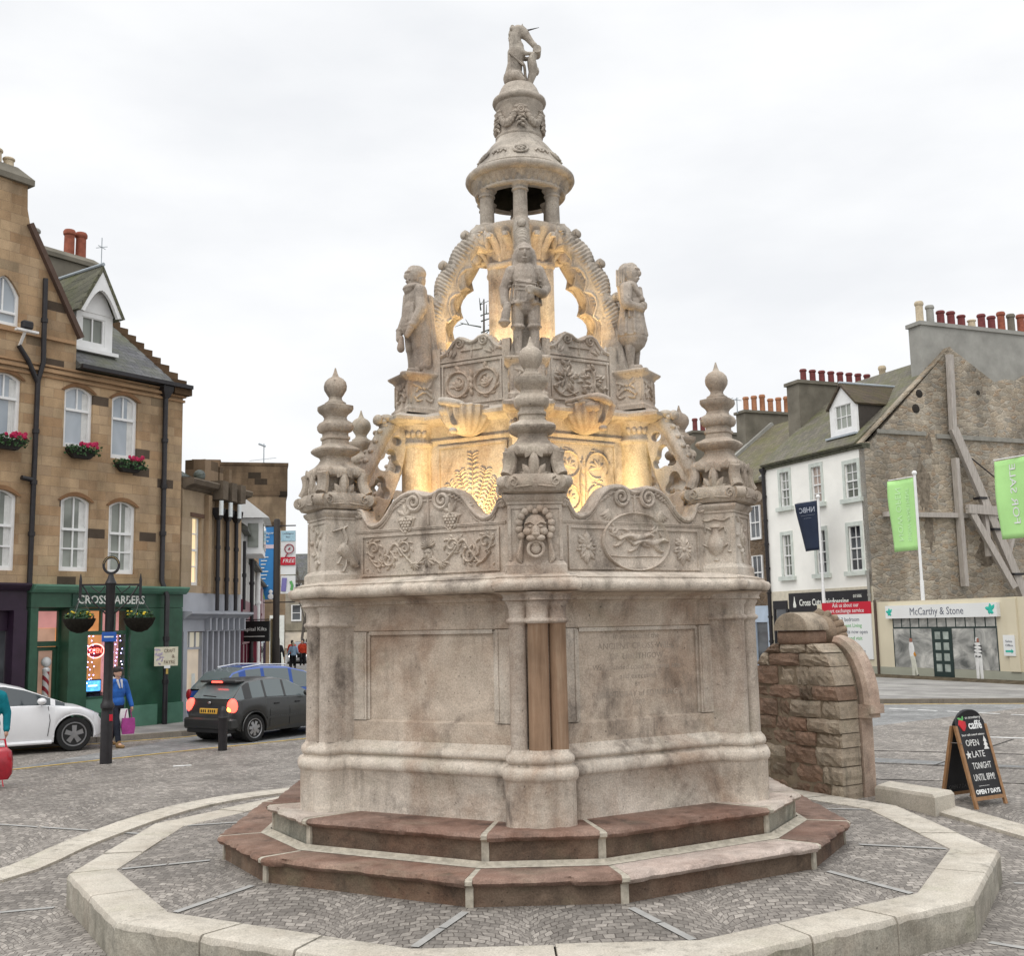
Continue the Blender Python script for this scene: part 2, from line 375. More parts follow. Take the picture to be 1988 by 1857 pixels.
def pane(name,c1,c2,rough=.06,scale=.7):
    m=NT(name); p=m.pos(); return m.done(m.ramp(m.noise(p,scale,3,.5,dist=.6),[(.35,c1),(.65,c2)]),rough,m.bump(m.noise(p,1.3,2),.03,.02),.5)
def leafy(name,c1,c2):
    m=NT(name); return m.done(m.ramp(m.noise(m.pos(),17,3),[(.3,c1),(.7,c2)]),.7)
# the stones of the well
STONE=carved_stone('weathered_sandstone',(.43,.37,.305),(.61,.55,.475),(.30,.205,.145),(.085,.068,.058),.72,.85,.5,(.33,.32,.24),.55)
STONE_UP=carved_stone('grey_sandstone',(.345,.30,.25),(.49,.44,.375),(.30,.22,.165),(.11,.095,.085),.5,.65)
STONE_RED=carved_stone('red_sandstone',(.155,.095,.07),(.285,.195,.155),(.16,.075,.05),(.04,.03,.026),.5,.7,.7,(.24,.22,.16))
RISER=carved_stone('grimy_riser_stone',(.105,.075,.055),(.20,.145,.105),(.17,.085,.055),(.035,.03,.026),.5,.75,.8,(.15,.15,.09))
STEP_PALE=carved_stone('pale_pink_step_stone',(.42,.335,.285),(.56,.475,.42),(.33,.22,.175),(.16,.12,.10),.4,.35,.5)
KERB_SIDE=None
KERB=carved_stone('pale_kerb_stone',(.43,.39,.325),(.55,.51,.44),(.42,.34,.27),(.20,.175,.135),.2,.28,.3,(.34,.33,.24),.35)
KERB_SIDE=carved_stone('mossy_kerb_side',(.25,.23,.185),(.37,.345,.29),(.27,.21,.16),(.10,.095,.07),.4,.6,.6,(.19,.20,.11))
MORTAR=plain('lime_mortar',(.40,.365,.30),.9,.1,0,.28,14,.5)
SETT=setts('granite_setts',(.17,.153,.136),(.275,.25,.222),(.07,.059,.05),True,.088,1.5,.65)
BROWNST=NT('brown_streaked_stone'); _p=BROWNST.pos(); _c=BROWNST.ramp(BROWNST.noise(BROWNST.map(_p,(7,7,.5)),2.2,7,.7),[(.25,(.23,.145,.092)),(.5,(.31,.205,.135)),(.75,(.40,.295,.21))]); _c=BROWNST.mix(1.0,_c,BROWNST.ramp(BROWNST.noise(_p,2.,6,.6),[(.3,.7),(.7,1.15)]),'MULTIPLY'); BROWNST=BROWNST.done(_c,.9,BROWNST.bump(BROWNST.noise(BROWNST.map(_p,(30,30,2)),3,5),.5,.015),.2)
SETT_GREY=setts('grey_setts',(.20,.19,.17),(.33,.315,.28),(.08,.072,.062),True,.1,1.9,.5)
SETT_ROAD=setts('road_setts',(.19,.19,.187),(.235,.235,.23),(.13,.13,.13),False,.13,1.9,.25,.1)
PAVE=ashlar('pavement_slabs',[(.23,.22,.21),(.30,.29,.27)],.9,.6,(.12,.11,.1),.008)
DARKMETAL=plain('black_painted_iron',(.018,.016,.018),.45,.4,0,.3,8)
WHITEP=plain('white_paint',(.76,.76,.75),.5,.35,0,.05,4)
GLASS_SKY=pane('window_glass_sky',(.28,.32,.36),(.44,.48,.52))  # pale sky reflection is put into the base colour
GLASS_DIM=pane('window_glass_dim',(.13,.14,.12),(.32,.34,.30))
GLASS_DARK=pane('window_glass_dark',(.03,.03,.035),(.13,.14,.15))
CURTAIN=plain('net_curtain',(.62,.62,.6),.9,.1,0,.12,5)
# ================= ground =================
def sm(t): t=min(1,max(0,t)); return t*t*(3-2*t)
def G(x,y): return -.3*(1-sm((y+1.5)/5.0))
def grid_sheet(xs,ys,f): 
    mb=MB(); n=len(xs); vs=[(x,y,f(x,y)) for y in ys for x in xs]
    fs=[(j*n+i,j*n+i+1,(j+1)*n+i+1,(j+1)*n+i) for j in range(len(ys)-1) for i in range(n-1)]
    return mb.add(vs,fs,0,True)
def axis(lo,hi,a,b,fine,coarse):
    o=list(np.arange(a,b+1e-6,fine)); k=coarse
    t=a
    while t>lo: t-=k; o.insert(0,max(t,lo)); k*=1.7
    t=b;k=coarse
    while t<hi: t+=k; o.append(min(t,hi)); k*=1.7
    return o
tag(grid_sheet(axis(-900,900,-14,16,.5,2),axis(-60,1500,-14,20,.5,2),G).build('ground',SETT),kind='structure')
hm=MB(); rh=random.Random(2); n=60
hp=[(-420+14*i,430+25*sin(i*.4)+.02*(i-30)**2*8*.1,9+5*sin(i*.31)+3*sin(i*.83+1)) for i in range(n)]
hm.rings([[(x,y-60,-2),(x,y-30,h*.55),(x,y,h),(x,y+60,h*.8),(x,y+90,-2)] for x,y,h in hp],True,True,0,True); tag(hm.build('hills',plain('far_winter_woodland',(.10,.10,.085),.95,.1,0,.3,.06)),kind='structure')
def sheet(name,poly,h,mat,sub=None):
    "flat paving polygon lying h above the ground"
    mb=MB(); mb.add([(x,y,G(x,y)+h) for x,y in poly],[tuple(range(len(poly)))]); return tag(mb.build(name,mat),kind='structure')
def slab(name,poly,h0,h1,mat,mb=None):
    mb=MB(); n=len(poly)
    mb.rings([[(x,y,G(x,y)+h0) for x,y in poly],[(x,y,G(x,y)+h1) for x,y in poly]],True,True,0,False); return tag(mb.build(name,mat),kind='structure')
def strip_pts(p,w):
    "left/right offsets of a polyline"
    L=[];Rr=[]
    for i in range(len(p)):
        a=p[max(i-1,0)]; b=p[min(i+1,len(p)-1)]; d=Vector((b[0]-a[0],b[1]-a[1])).normalized(); n=Vector((-d.y,d.x))*w/2
        L.append((p[i][0]+n.x,p[i][1]+n.y)); Rr.append((p[i][0]-n.x,p[i][1]-n.y))
    return L,Rr
def ribbon(mb,p,w,h0,h1,gap=0,mat=0):
    "kerb or strip following a polyline draped on the ground"
    L,Rr=strip_pts(p,w)
    for i in range(len(p)-1):
        q=[L[i],L[i+1],Rr[i+1],Rr[i]]
        if gap:
            c=Vector((sum(a[0] for a in q)/4,sum(a[1] for a in q)/4)); d=Vector((p[i+1][0]-p[i][0],p[i+1][1]-p[i][1])).normalized()
            q=[Vector(a)+d*(gap/2 if j in(0,3) else -gap/2) for j,a in enumerate(q)]
        mb.rings([[(a[0],a[1],G(*a)+h0) for a in q],[(a[0],a[1],G(*a)+h1) for a in q]],True,True,mat,False)
PHI=.0217
def pol(a,r): return (r*sin(a),-r*cos(a))
def ring12(Rr,dl): return [pol(PHI+R(60*k)+s*R(dl),Rr) for k in range(6) for s in (-1,1)]
def lerp2(a,b,t): return (a[0]+(b[0]-a[0])*t,a[1]+(b[1]-a[1])*t)
# paving inside the raised kerb
mb=MB(); A=ring12(3.2,11); B=ring12(4.47,13.86)
P=[[ (x,y,z) for x,y in r] for r,z in ((A,.075),(B,.004))]; mb.rings(P,False,False,0,False)
tag(mb.build('well_paving',SETT),kind='structure')
# raised kerb: long and short sides cut into stones
mb=MB(); I=ring12(4.46,13.86); O=ring12(4.93,13.28)
rnd=random.Random(3)
for i in range(12):
    j=(i+1)%12; n=2 if i%2==0 else 3
    for s in range(n):
        g=.004; t0=s/n+ (g if s else 0); t1=(s+1)/n-(g if s<n-1 else 0)
        a,b=lerp2(I[i],I[j],t0),lerp2(I[i],I[j],t1); c,d=lerp2(O[i],O[j],t0),lerp2(O[i],O[j],t1)
        dz=rnd.uniform(-.006,.006); m=8
        rows=[]
        for q in range(m+1):
            u=q/m; pi=lerp2(a,b,u); po=lerp2(c,d,u); w=.008*sin(17*u+i*3+s)+rnd.uniform(-.004,.004)
            f=lambda t:lerp2(pi,po,t); e=1-.06-w*.5
            bz=-.42
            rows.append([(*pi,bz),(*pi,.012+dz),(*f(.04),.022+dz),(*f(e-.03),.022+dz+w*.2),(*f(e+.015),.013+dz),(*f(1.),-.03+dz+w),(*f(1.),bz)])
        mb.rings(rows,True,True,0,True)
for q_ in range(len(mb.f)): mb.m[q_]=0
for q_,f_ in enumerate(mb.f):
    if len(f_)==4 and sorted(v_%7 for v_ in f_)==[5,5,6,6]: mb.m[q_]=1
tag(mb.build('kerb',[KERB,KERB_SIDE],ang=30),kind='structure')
# pale strips in the paving
mb=MB(); S_=ring12(3.52,11); E_=ring12(4.44,13.86); E2=ring12(4.96,13.3); F2=ring12(7.6,13)
for i in range(12):
    a,b=S_[i],E_[i]; d=Vector((b[0]-a[0],b[1]-a[1])).normalized(); n=Vector((-d.y,d.x))*.036
    for t0,t1 in ((.04,.48),(.5,.97)):
        p,q=lerp2(a,b,t0),lerp2(a,b,t1); zz=lambda t:.075-.071*((t*.92+.32)/1.27)+.008
        mb.add([(p[0]+n.x,p[1]+n.y,zz(t0)),(p[0]-n.x,p[1]-n.y,zz(t0)),(q[0]-n.x,q[1]-n.y,zz(t1)),(q[0]+n.x,q[1]+n.y,zz(t1))],[(0,1,2,3)])
    a,b=E2[i],F2[i]
    if a[1]<1.5:
        for t0,t1 in ((.03,.33),(.35,.62),(.64,.97)):
            p,q=lerp2(a,b,t0),lerp2(a,b,t1)
            mb.add([(v[0]+s*n.x,v[1]+s*n.y,G(*v)+.006) for v,s in ((p,1),(p,-1),(q,-1),(q,1))],[(0,1,2,3)])
tag(mb.build('paving_strip',plain('pale_strip_stone',(.31,.305,.29),.8,.3,0,.15,7)),kind='structure')
# outer low kerb sweeping round on the left, block and kerb on the right
mb=MB(); left=bez([(-9.2,-3.4),(-7.4,-1.7),(-5.95,-.38),(-5.51,1.0),(-4.8,2.6),(-3.8,3.75),(-2.2,4.7)],4); ribbon(mb,left,.42,-.1,.03,.008)
right=[(5.1,2.2),(5.5,1.35),(5.95,.4),(6.4,-.9),(6.9,-2.5)]; ribbon(mb,right,.42,-.1,.04,.008)
tag(mb.build('outer_kerb',KERB),kind='structure')
t=thing('kerb_block','low pale stone block at the foot of the rubble wellhead','stone block')
mb=MB(); q=[(4.66,2.35),(5.12,1.42),(5.5,1.75),(4.98,2.75)]
def zt(i): return .20
mb.rings([[(x,y,-.3) for x,y in q],[(x,y,.12) for x,y in q],[(lerp2(p,(5.05,2.05),.07)[0],lerp2(p,(5.05,2.05),.07)[1],.16) for p in q]],True,True,0,False); mb.build('stone',KERB,t)
# ================= the well =================
WELL=thing('cross_well','tall carved hexagonal sandstone well with statues, open stone crown and unicorn on top','fountain',(0,0,0),PHI)
TH=[]
for k in range(6):
    for d in np.concatenate([np.arange(-30,-11,1.6),np.arange(-11,11.01,.25),np.arange(11.8,30,1.6)]): TH.append((k,R(d)))
def hexr(d,ap): return ap/cos(abs(d)-R(30))   # d measured from the corner
def circ(d,c,rho,tc=0):
    D=d-tc; q=rho*rho-(c*sin(D))**2
    return c*cos(D)+math.sqrt(q) if q>0 and cos(D)>0 else 0
def sweep(mb,prof,fn,cap0=False,cap1=False,smooth=True,mat=0):
    mb.rings([[ (lambda r:(r*sin(R(60*k)+d),-r*cos(R(60*k)+d),p[0]))(fn(d,*p[1:])) for k,d in TH] for p in prof],cap0,cap1,mat,smooth)
PL=[(.10,0,2.60),(.082,.185,2.555),(.085,.180,2.35)]
def lobes(d,dp): return max(circ(d,math.hypot(t,q),rr+dp,s*math.atan2(t,q)) for rr,t,q in PL for s in (-1,1))
def drum(d,dw,dp):
    h=hexr(d,2.12+dw)
    return max(h,pcore(d,dp*.8),lobes(d,dp))
def pcore(d,e):
    return min((2.575+e)/cos(d),(.205+e)/max(1e-6,abs(sin(d))))
def steps():
    ring12=lambda Rr,dl:[pol(R(60*k)+s*R(dl),Rr) for k in range(6) for s in (-1,1)]
    rnd=random.Random(5)
    tones={'low':[(1,1,1),(1.05,1,.98),(1.1,1.08,1.05),(1.6,1.65,1.65),(1.1,1.05,1.05),(1.15,1.1,1.08)],'up':[]}
    for nm,Rt,Rb,dt,z0,z1,Ri in (('low',3.50,3.467,11.0,.04,.30,2.7),('up',3.006,2.972,10.2,.30,.58,2.1)):
        for v in ring12(Rt,dt):
            mo=MB()
            e=Vector((v[0],v[1],0)).normalized(); n=Vector((-e.y,e.x,0))*.034; pts=[]
            for rr,zz in ((Rb-.04,z0),(Rb-.042,z1-.08),(Rt-.022,z1-.05),(Rt-.02,z1-.02),(Rt-.05,z1-.004),(Ri+.1,z1-.004)):
                q=e*rr; pts.append([(q.x+n.x,q.y+n.y,zz),(q.x-n.x,q.y-n.y,zz)])
            P=[[a_[0] for a_ in pts]+[((e*(Ri+.1)).x+n.x,(e*(Ri+.1)).y+n.y,z0)],[a_[1] for a_ in pts]+[((e*(Ri+.1)).x-n.x,(e*(Ri+.1)).y-n.y,z0)]]
            mo.rings(P,True,True,0,False); mo.build('mortar_joint',MORTAR,WELL)
        if nm=='up':
            mo=MB(); a=ring12(3.05,10.6); b=ring12(2.965,10.2); mo.rings([[(x,y,.302) for x,y in a],[(x,y,.318) for x,y in b],[(x,y,.34) for x,y in ring12(2.955,10.2)]],False,False,0,False)
        if nm=='up': mo.build('mortar_fillet',MORTAR,WELL)
        for i in range(12):
            j=(i+1)%12; short=i%2==0; L=(Vector(ring12(Rt,dt)[i])-Vector(ring12(Rt,dt)[j])).length
            g=.03/L; n=max(10,int(L/.035)); rows=[]
            chips=[(rnd.random(),rnd.uniform(.01,.035),rnd.uniform(.02,.06)) for _ in range(int(3+L*3))]
            ph=rnd.uniform(0,9)
            for s in range(n+1):
                t=g+(1-2*g)*s/n
                w=.007*sin(t*L*9+ph)+.006*sin(t*L*23+ph*2)+rnd.uniform(-.004,.004)+.006
                for c,dp,wd in chips: w+=dp*math.exp(-((t-c)*L/wd)**2)
                pt=lambda Rr,z:(*lerp2(ring12(Rr,dt)[i],ring12(Rr,dt)[j],t),z)
                hz=.018*sin(t*L*3+ph)*.3
                rows.append([pt(Rb-.05,z0),pt(Rb-.055,z0+.1),pt(Rb-.045-w*.3,z1-.08),pt(Rt-.02-w,z1-.066+hz),pt(Rt-w*.8,z1-.036),pt(Rt-.012-w*.9,z1-.010),pt(Rt-.05,z1+rnd.uniform(-.003,.002)),pt((Rt+Ri)/2,z1-.002),pt(Ri,z1)])
            mb=MB(); mb.rings(rows,True,True,0,True)
            k=i//2
            c=(1.,1.,1.)
            if nm=='low' and i==1: c=(1.75,1.85,1.85)       # pale worn stone right of the front
            if nm=='up' and i in(2,3): c=(1.9,2.0,2.05)     # pale stones on the right corner
            if nm=='up' and i in(10,): c=(1.55,1.65,1.6)
            if nm=='low' and i in(9,10,11): c=(1.15,1.15,1.12)
            f=rnd.uniform(.92,1.1)
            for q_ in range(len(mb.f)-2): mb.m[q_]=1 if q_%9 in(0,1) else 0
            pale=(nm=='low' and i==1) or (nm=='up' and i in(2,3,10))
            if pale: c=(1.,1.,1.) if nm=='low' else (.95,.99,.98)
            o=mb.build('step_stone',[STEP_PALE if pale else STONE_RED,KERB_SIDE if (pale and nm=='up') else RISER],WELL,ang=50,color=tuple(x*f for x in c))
steps()
# plinth, drum and cornice
mb=MB(); sweep(mb,[(.57,.09,.065),(.62,.085,.06),(.97,.08,.06),(.985,.10,.07),(1.0,.115,.083),(1.035,.122,.09),(1.07,.115,.083),(1.095,.095,.065),(1.105,.06,.035),(1.13,.05,.03),(1.14,.075,.045),(1.165,.088,.055),(1.195,.078,.05),(1.215,.05,.03),(1.235,.02,.012),(1.27,.0,.0)],drum)
mb.build('plinth',STONE,WELL,ang=60,color=(1.1,1.1,1.1))
mb=MB()
def drumwall(d,dw):
    return max(hexr(d,2.12+dw),pcore(d,max(dw,0)-.01))
sweep(mb,[(1.26,0),(1.455,0),(1.475,-.04),(2.35,-.04),(2.37,0),(2.60,0),(2.625,.02),(2.635,.05),(2.66,.06),(2.68,.10),(2.695,.16),(2.703,.2)],drumwall)
mb.build('drum_wall',STONE,WELL,ang=30,color=(.95,.90,.86))
mb=MB()
def pierp(d,dp): return lobes(d,dp)
pts=[R(x) for x in np.arange(-8.8,8.81,.16)]
P=[]
for z,dp in [(1.255,.004),(2.40,.0),(2.412,.012),(2.425,.03),(2.445,.032),(2.458,.02),(2.47,.004),(2.56,.008),(2.60,.03),(2.62,.03),(2.63,.06),(2.655,.05),(2.675,.06),(2.69,.075),(2.703,.085)]:
    P.append([(max(pierp(d,dp),2.1)*sin(d),-max(pierp(d,dp),2.1)*cos(d),z) for d in pts])
mb.rings(P,False,False,0,True,close=False)
o=mb.build('pier',STONE,WELL,ang=60,color=(.97,.95,.95)); 
for k in range(1,6): inst(o,WELL,R(60*k))
me=o.data.copy(); o.data=me; me.materials.append(BROWNST); me.materials.append(STONE)
for p in me.polygons:
    c_=p.center
    if 1.27<c_.z<2.41 and c_.x>-.10 and c_.x<.29: p.material_index=1
o['label']='front clustered pier with orange brown replacement stone'
mb=MB()   # stiles framing each sunk panel
for s in (-1,1):
    x0,x1=sorted((s*.765,s*.97)); mb.box(x0,x1,-2.122,-2.05,1.47,2.36); x0,x1=sorted((s*.735,s*.764)); mb.box(x0,x1,-2.10,-2.05,1.475,2.35)
    x0,x1=sorted((s*.790,s*.802)); mb.box(x0,x1,-2.130,-2.05,1.49,2.35)
mb.box(-.734,.734,-2.112,-2.05,2.325,2.362)
o=mb.build('panel_frame',STONE,WELL)
for k in range(6): (setattr(o,'rotation_euler',(0,0,R(30))) if k==0 else inst(o,WELL,R(60*k+30)))
INSC=plain('worn_lettering',(.31,.265,.22),.95,.1,0,.45,7)
for i,(s,z,h) in enumerate([('In imitation of the',2.27,.075),('ANCIENT CROSS WELL',2.17,.088),('OF  LINLITHGOW',2.07,.08),('Was founded upon the same site',1.965,.078),('and executed',1.875,.078),('BY',1.79,.06),('ROBERT GRAY of EDINBURGH',1.70,.08),('1807',1.615,.075)]):
    mb=MB(); text(mb,s,h,-.02,z,-2.0808,depth=.002,shear=.0 if s.isupper() else .15,space=1.05); o=mb.build('inscription_line',INSC,WELL); o.rotation_euler=(0,0,R(30))
def corn(d,ap,fr,hw):
    if hw<.02: return hexr(d,ap)
    if abs(math.tan(d))*fr<=hw: return fr/cos(d)
    return max(hexr(d,ap),hw/abs(sin(d)))
mb=MB(); sweep(mb,[(z,2.46+q,2.77+q,.43+q) for z,q in [(2.705,-.3),(2.707,-.07),(2.715,-.03),(2.735,-.008),(2.765,0),(2.79,-.002),(2.81,-.018),(2.82,-.045),(2.835,-.055),(2.845,-.05),(2.87,-.12),(2.90,-.2),(2.905,-.7)]],corn)
mb.build('cornice',STONE,WELL,ang=40,color=(1.06,1.05,1.04))
# parapet: pedestals and panels
def pedestal():
    mb=MB(); a,b=.257,.2; c=2.40
    def rect(e,z): return [(-a-e,-c-b-e,z),(a+e,-c-b-e,z),(a+e,-c+b+e,z),(-a-e,-c+b+e,z)]
    mb.rings([rect(e,z) for e,z in [(.035,2.87),(.035,2.955),(.012,2.985),(0,3.0),(0,3.53),(.012,3.535),(.012,3.555),(.03,3.575),(.045,3.60),(.045,3.625),(.02,3.63),(0,3.64)]],False,True,0,False)
    for M in (None,RZ(90),RZ(-90)):   # fillet round each face
        pass
    for x0,x1,z0,z1 in ((-a+.0,-a+.03,3.0,3.52),(a-.03,a,3.0,3.52)): mb.box(x0+.001,x1-.001,-c-b-.012,-c-b+.02,z0,z1)
    mb.box(-a+.03,a-.03,-c-b-.0121,-c-b+.02,3.49,3.52)
    return mb
o=pedestal().build('pedestal',STONE,WELL); PED=[o]
for k in range(1,6): PED.append(inst(o,WELL,R(60*k)))
SQ=lambda p:(lambda a,z:(abs(cos(a))**p+abs(sin(a))**p)**(-1/p))
def finial():
    mb=MB(); c=(0,-2.4)
    mb.lathe([(.25,3.63),(.30,3.645),(.325,3.685),(.33,3.73),(.318,3.78),(.285,3.815),(.18,3.83)],48,c,mod=SQ(9))
    mb.lathe([(.22,3.81),(.175,3.85),(.165,3.92),(.185,4.0),(.22,4.02)],32,c,mod=SQ(5))
    mb.lathe([(.10,3.99),(.235,3.99),(.262,4.01),(.27,4.04),(.262,4.07),(.235,4.095),(.19,4.125),(.155,4.165),(.137,4.20),(.15,4.235)],64,c,mod=lambda a,z:SQ(6)(a,z)*(1+.025*cos(16*a)*(1 if z<4.09 else .3)))
    mb.lathe([(.14,4.22),(.19,4.25),(.222,4.28),(.226,4.30),(.205,4.325),(.16,4.345),(.128,4.365),(.124,4.41),(.138,4.42),(.138,4.445),(.122,4.455),(.12,4.49),(.15,4.505),(.166,4.535),(.169,4.57),(.15,4.605),(.113,4.63),(.104,4.66),(.118,4.69),(.15,4.72),(.166,4.75),(.166,4.785),(.12,4.80)],64,c,mod=lambda a,z:SQ(5)(a,z)*(1+.022*cos(20*a)*(1 if 4.24<z<4.33 or 4.5<z<4.62 or 4.7<z<4.77 else 0)))
    mb.lathe([(.112,4.795),(.108,4.825),(.085,4.84),(.068,4.86),(.066,4.885),(.088,4.92),(.113,4.965),(.118,5.01),(.108,5.055),(.08,5.09),(.045,5.112),(.035,5.12),(.02,5.16),(.006,5.215)],36,c,mod=SQ(2.7))
    for q in range(4):     # acanthus leaf on each face, scrolled legs on the corners
        M=T(c[0],c[1],0)@RZ(90*q)
        for dx,a,l,w_,h_ in ((0,PI/2,.30,.11,.06),(-.02,PI/2+.55,.17,.085,.045),(.02,PI/2-.55,.17,.085,.045),(-.02,PI/2+1.05,.13,.075,.04),(.02,PI/2-1.05,.13,.075,.04)):
            mb.leaf(dx,3.77,a,l,w_,h_,-.245,0,M,bend=0)
        for s in (-1,1):
            mb.ridge([(s*x,z) for x,z in spiral(.20,3.735,.05,.012,1.3,PI/2,16)],.018,.014,-.326,0,M)
            mb.ridge(bez([(s*.03,3.70),(s*.12,3.69),(s*.2,3.685)],4),.018,.012,-.326,0,M)
            mb.leaf(s*.02,4.075,-PI/2-s*-.55,.12,.07,.016,-.262,0,M,bend=0); mb.leaf(s*.16,4.09,-PI/2,.09,.07,.016,-.262,0,M,bend=0)
        M=T(c[0],c[1],0)@RZ(90*q+45)
        mb.tube(bez([(0,-.37,3.80),(0,-.335,3.86),(0,-.315,3.93),(0,-.32,3.99),(0,-.335,4.04)],4),.062,10,0,M)
        mb.tube([(-.05,-.40,3.735),(.05,-.40,3.735)],.062,14,0,M)
    return mb
o=finial().build('finial',STONE_UP,WELL,ang=35,color=(1.03,1.0,.97)); FIN=[o]
for k in range(1,6): FIN.append(inst(o,WELL,R(60*k)))
def parapet_top():
    h=[(.94,3.60),(.905,3.635),(.86,3.64),(.815,3.615),(.785,3.56),(.745,3.505),(.69,3.485),(.63,3.492),(.565,3.53),(.50,3.60),(.45,3.67),(.40,3.725),(.33,3.77),(.25,3.795),(.17,3.80),(.10,3.785),(.055,3.76),(0,3.755)]
    return h+[(-x,z) for x,z in h[-2::-1]]
def parapet():
    mb=MB(); top=parapet_top(); lp=[(-.94,2.87),(.94,2.87)]+top
    plate(mb,[lp],-2.10,-1.92,.012)
    y=-2.10
    mb.ridge([(x,z-.035) for x,z in top[1:-1]],.05,.03,y)          # roll following the curved top
    mb.ridge([(x,z-.085) for x,z in top[4:-4]],.02,.015,y)
    mb.box(-.90,.90,-2.112,-2.05,3.385,3.40); mb.box(-.90,.90,-2.118,-2.05,3.40,3.415)
    for z0,z1 in ((2.93,2.955),(3.335,3.36)): mb.box(-.83,.83,-2.118,-2.05,z0,z1)
    for s in (-1,1):
        x0,x1=sorted((s*.805,s*.83)); mb.box(x0,x1,-2.118,-2.05,2.956,3.334)
        mb.ridge([(s*x,z) for x,z in spiral(.17,3.665,.105,.015,1.9,PI/2,34,sgn=1)],[.05]*20+[.04]*15,.035,y)
        mb.ridge([(s*x,z) for x,z in spiral(.865,3.585,.055,.01,1.5,PI,22,sgn=-1)],.028,.03,y)
        mb.tube([(s*.86,-2.12,3.592),(s*.86,-1.90,3.592)],.05,14)
        for i in range(7): mb.leaf(s*(.24+.035*i),3.70-.018*i,PI/2-s*(1.2+.1*i),.1,.03,.02,y)
    mb.ridge([(0,3.42),(0,3.74)],.03,.02,y)
    return mb
def vine(mb,y,x0,x1,z0,z1,seed=1,sw=.03):
    "curling acanthus scrollwork mirrored about the middle"
    rnd=random.Random(seed); h=z1-z0; zc=(z0+z1)/2; W=(x1-x0)/2; xc=(x0+x1)/2
    for s in (-1,1):
        X=lambda x:xc+s*x
        stem=bez([(.06*W,zc-.12*h),(.2*W,zc-.33*h),(.36*W,zc-.05*h),(.52*W,zc+.3*h),(.66*W,zc-.1*h),(.78*W,zc-.34*h),(.92*W,zc-.05*h)],8)
        mb.ridge([(X(x),z) for x,z in stem],sw*.8,.022,y)
        for cx,cz,a,sg in ((.36,.16,-1.2,1),(.62,-.14,1.9,1),(.85,.2,-1.6,1)):
            mb.ridge([(X(x),z) for x,z in spiral(cx*W,zc+cz*h,.24*h,.03*h,1.35,a,20,sg)],sw*.75,.024,y)
            for i in range(7):
                q=a+i*.85; mb.leaf(X(cx*W+.2*h*cos(q)),zc+cz*h+.2*h*sin(q),(q+.7 if s>0 else PI-q-.7),.17*h,.06*h*1.2,.026,y,bend=.5*s)
        for i in range(9):
            p=stem[5+i*5]; q=rnd.uniform(0,6.3); mb.leaf(X(p[0]),p[1],q,.2*h,.085*h,.028,y,bend=rnd.uniform(-.6,.6))
        for i in range(6):
            q=-2.3+i*.5; mb.leaf(X(.2*W),zc-.3*h,q if s>0 else PI-q,.2*h,.08*h,.03,y)
        mb.ball((X(.96*W),y,zc-.4*h),(.014,.014,.014),8); mb.ball((X(.96*W),y,zc+.4*h),(.014,.014,.014),8)
        mb.ball((X(.5*W),y,zc+.42*h),(.012,.012,.012),8)
def face_mask(mb,x,z,s,y):
    mb.ball((x,y-.01*s,z),(.5*s,.3*s,.62*s),14); mb.ball((x,y-.3*s,z-.02*s),(.1*s,.12*s,.2*s),8)
    for q in (-1,1):
        mb.ball((x+q*.2*s,y-.24*s,z+.14*s),(.1*s,.06*s,.05*s),8); mb.ridge([(x+q*.05*s,z+.22*s),(x+q*.2*s,z+.27*s),(x+q*.36*s,z+.2*s)],.06*s,.34*s,y); mb.ball((x+q*.3*s,y-.14*s,z-.15*s),(.13*s,.1*s,.12*s),8)
    mb.ridge([(x-.2*s,z-.27*s),(x,z-.25*s),(x+.2*s,z-.27*s)],.08*s,.33*s,y)
o=parapet().build('parapet_panel',STONE,WELL,ang=35,color=(1.0,.98,.97)); o.rotation_euler=(0,0,R(30)); PAR=[o]
for k in range(1,6): PAR.append(inst(o,WELL,R(60*k+30)))
# left visible panel: vine with a mask, two grape clusters above
mb=MB(); y=-2.103; vine(mb,y,-.79,.79,2.965,3.325,2,.032); face_mask(mb,0,3.12,.11,y)
for i in range(9): mb.leaf(0,3.2,PI*(i+.5)/9,.09,.035,.035,y)
for i in range(5): mb.leaf(0,3.08,-PI*(i+.5)/5,.1,.04,.03,y)
for s in (-1,1):
    cx=s*.27
    for r_ in range(5):
        for c_ in range(5-r_): mb.ball((cx+(c_-(4-r_)/2)*.034,y-.012,3.46-r_*.03+.03),(.018,.016,.018),8)
    mb.ridge([(cx-.1,3.50),(cx-.07,3.40),(cx,3.345),(cx+.07,3.40),(cx+.1,3.50)],.02,.02,y)
    for a in (-.5,PI+.5,PI/2,PI/2+.8,PI/2-.8): mb.leaf(cx,3.53,a,.13,.05,.025,y)
o=mb.build('vine_carving',STONE,PAR[5],ang=60,color=(1.04,1.02,1.0))
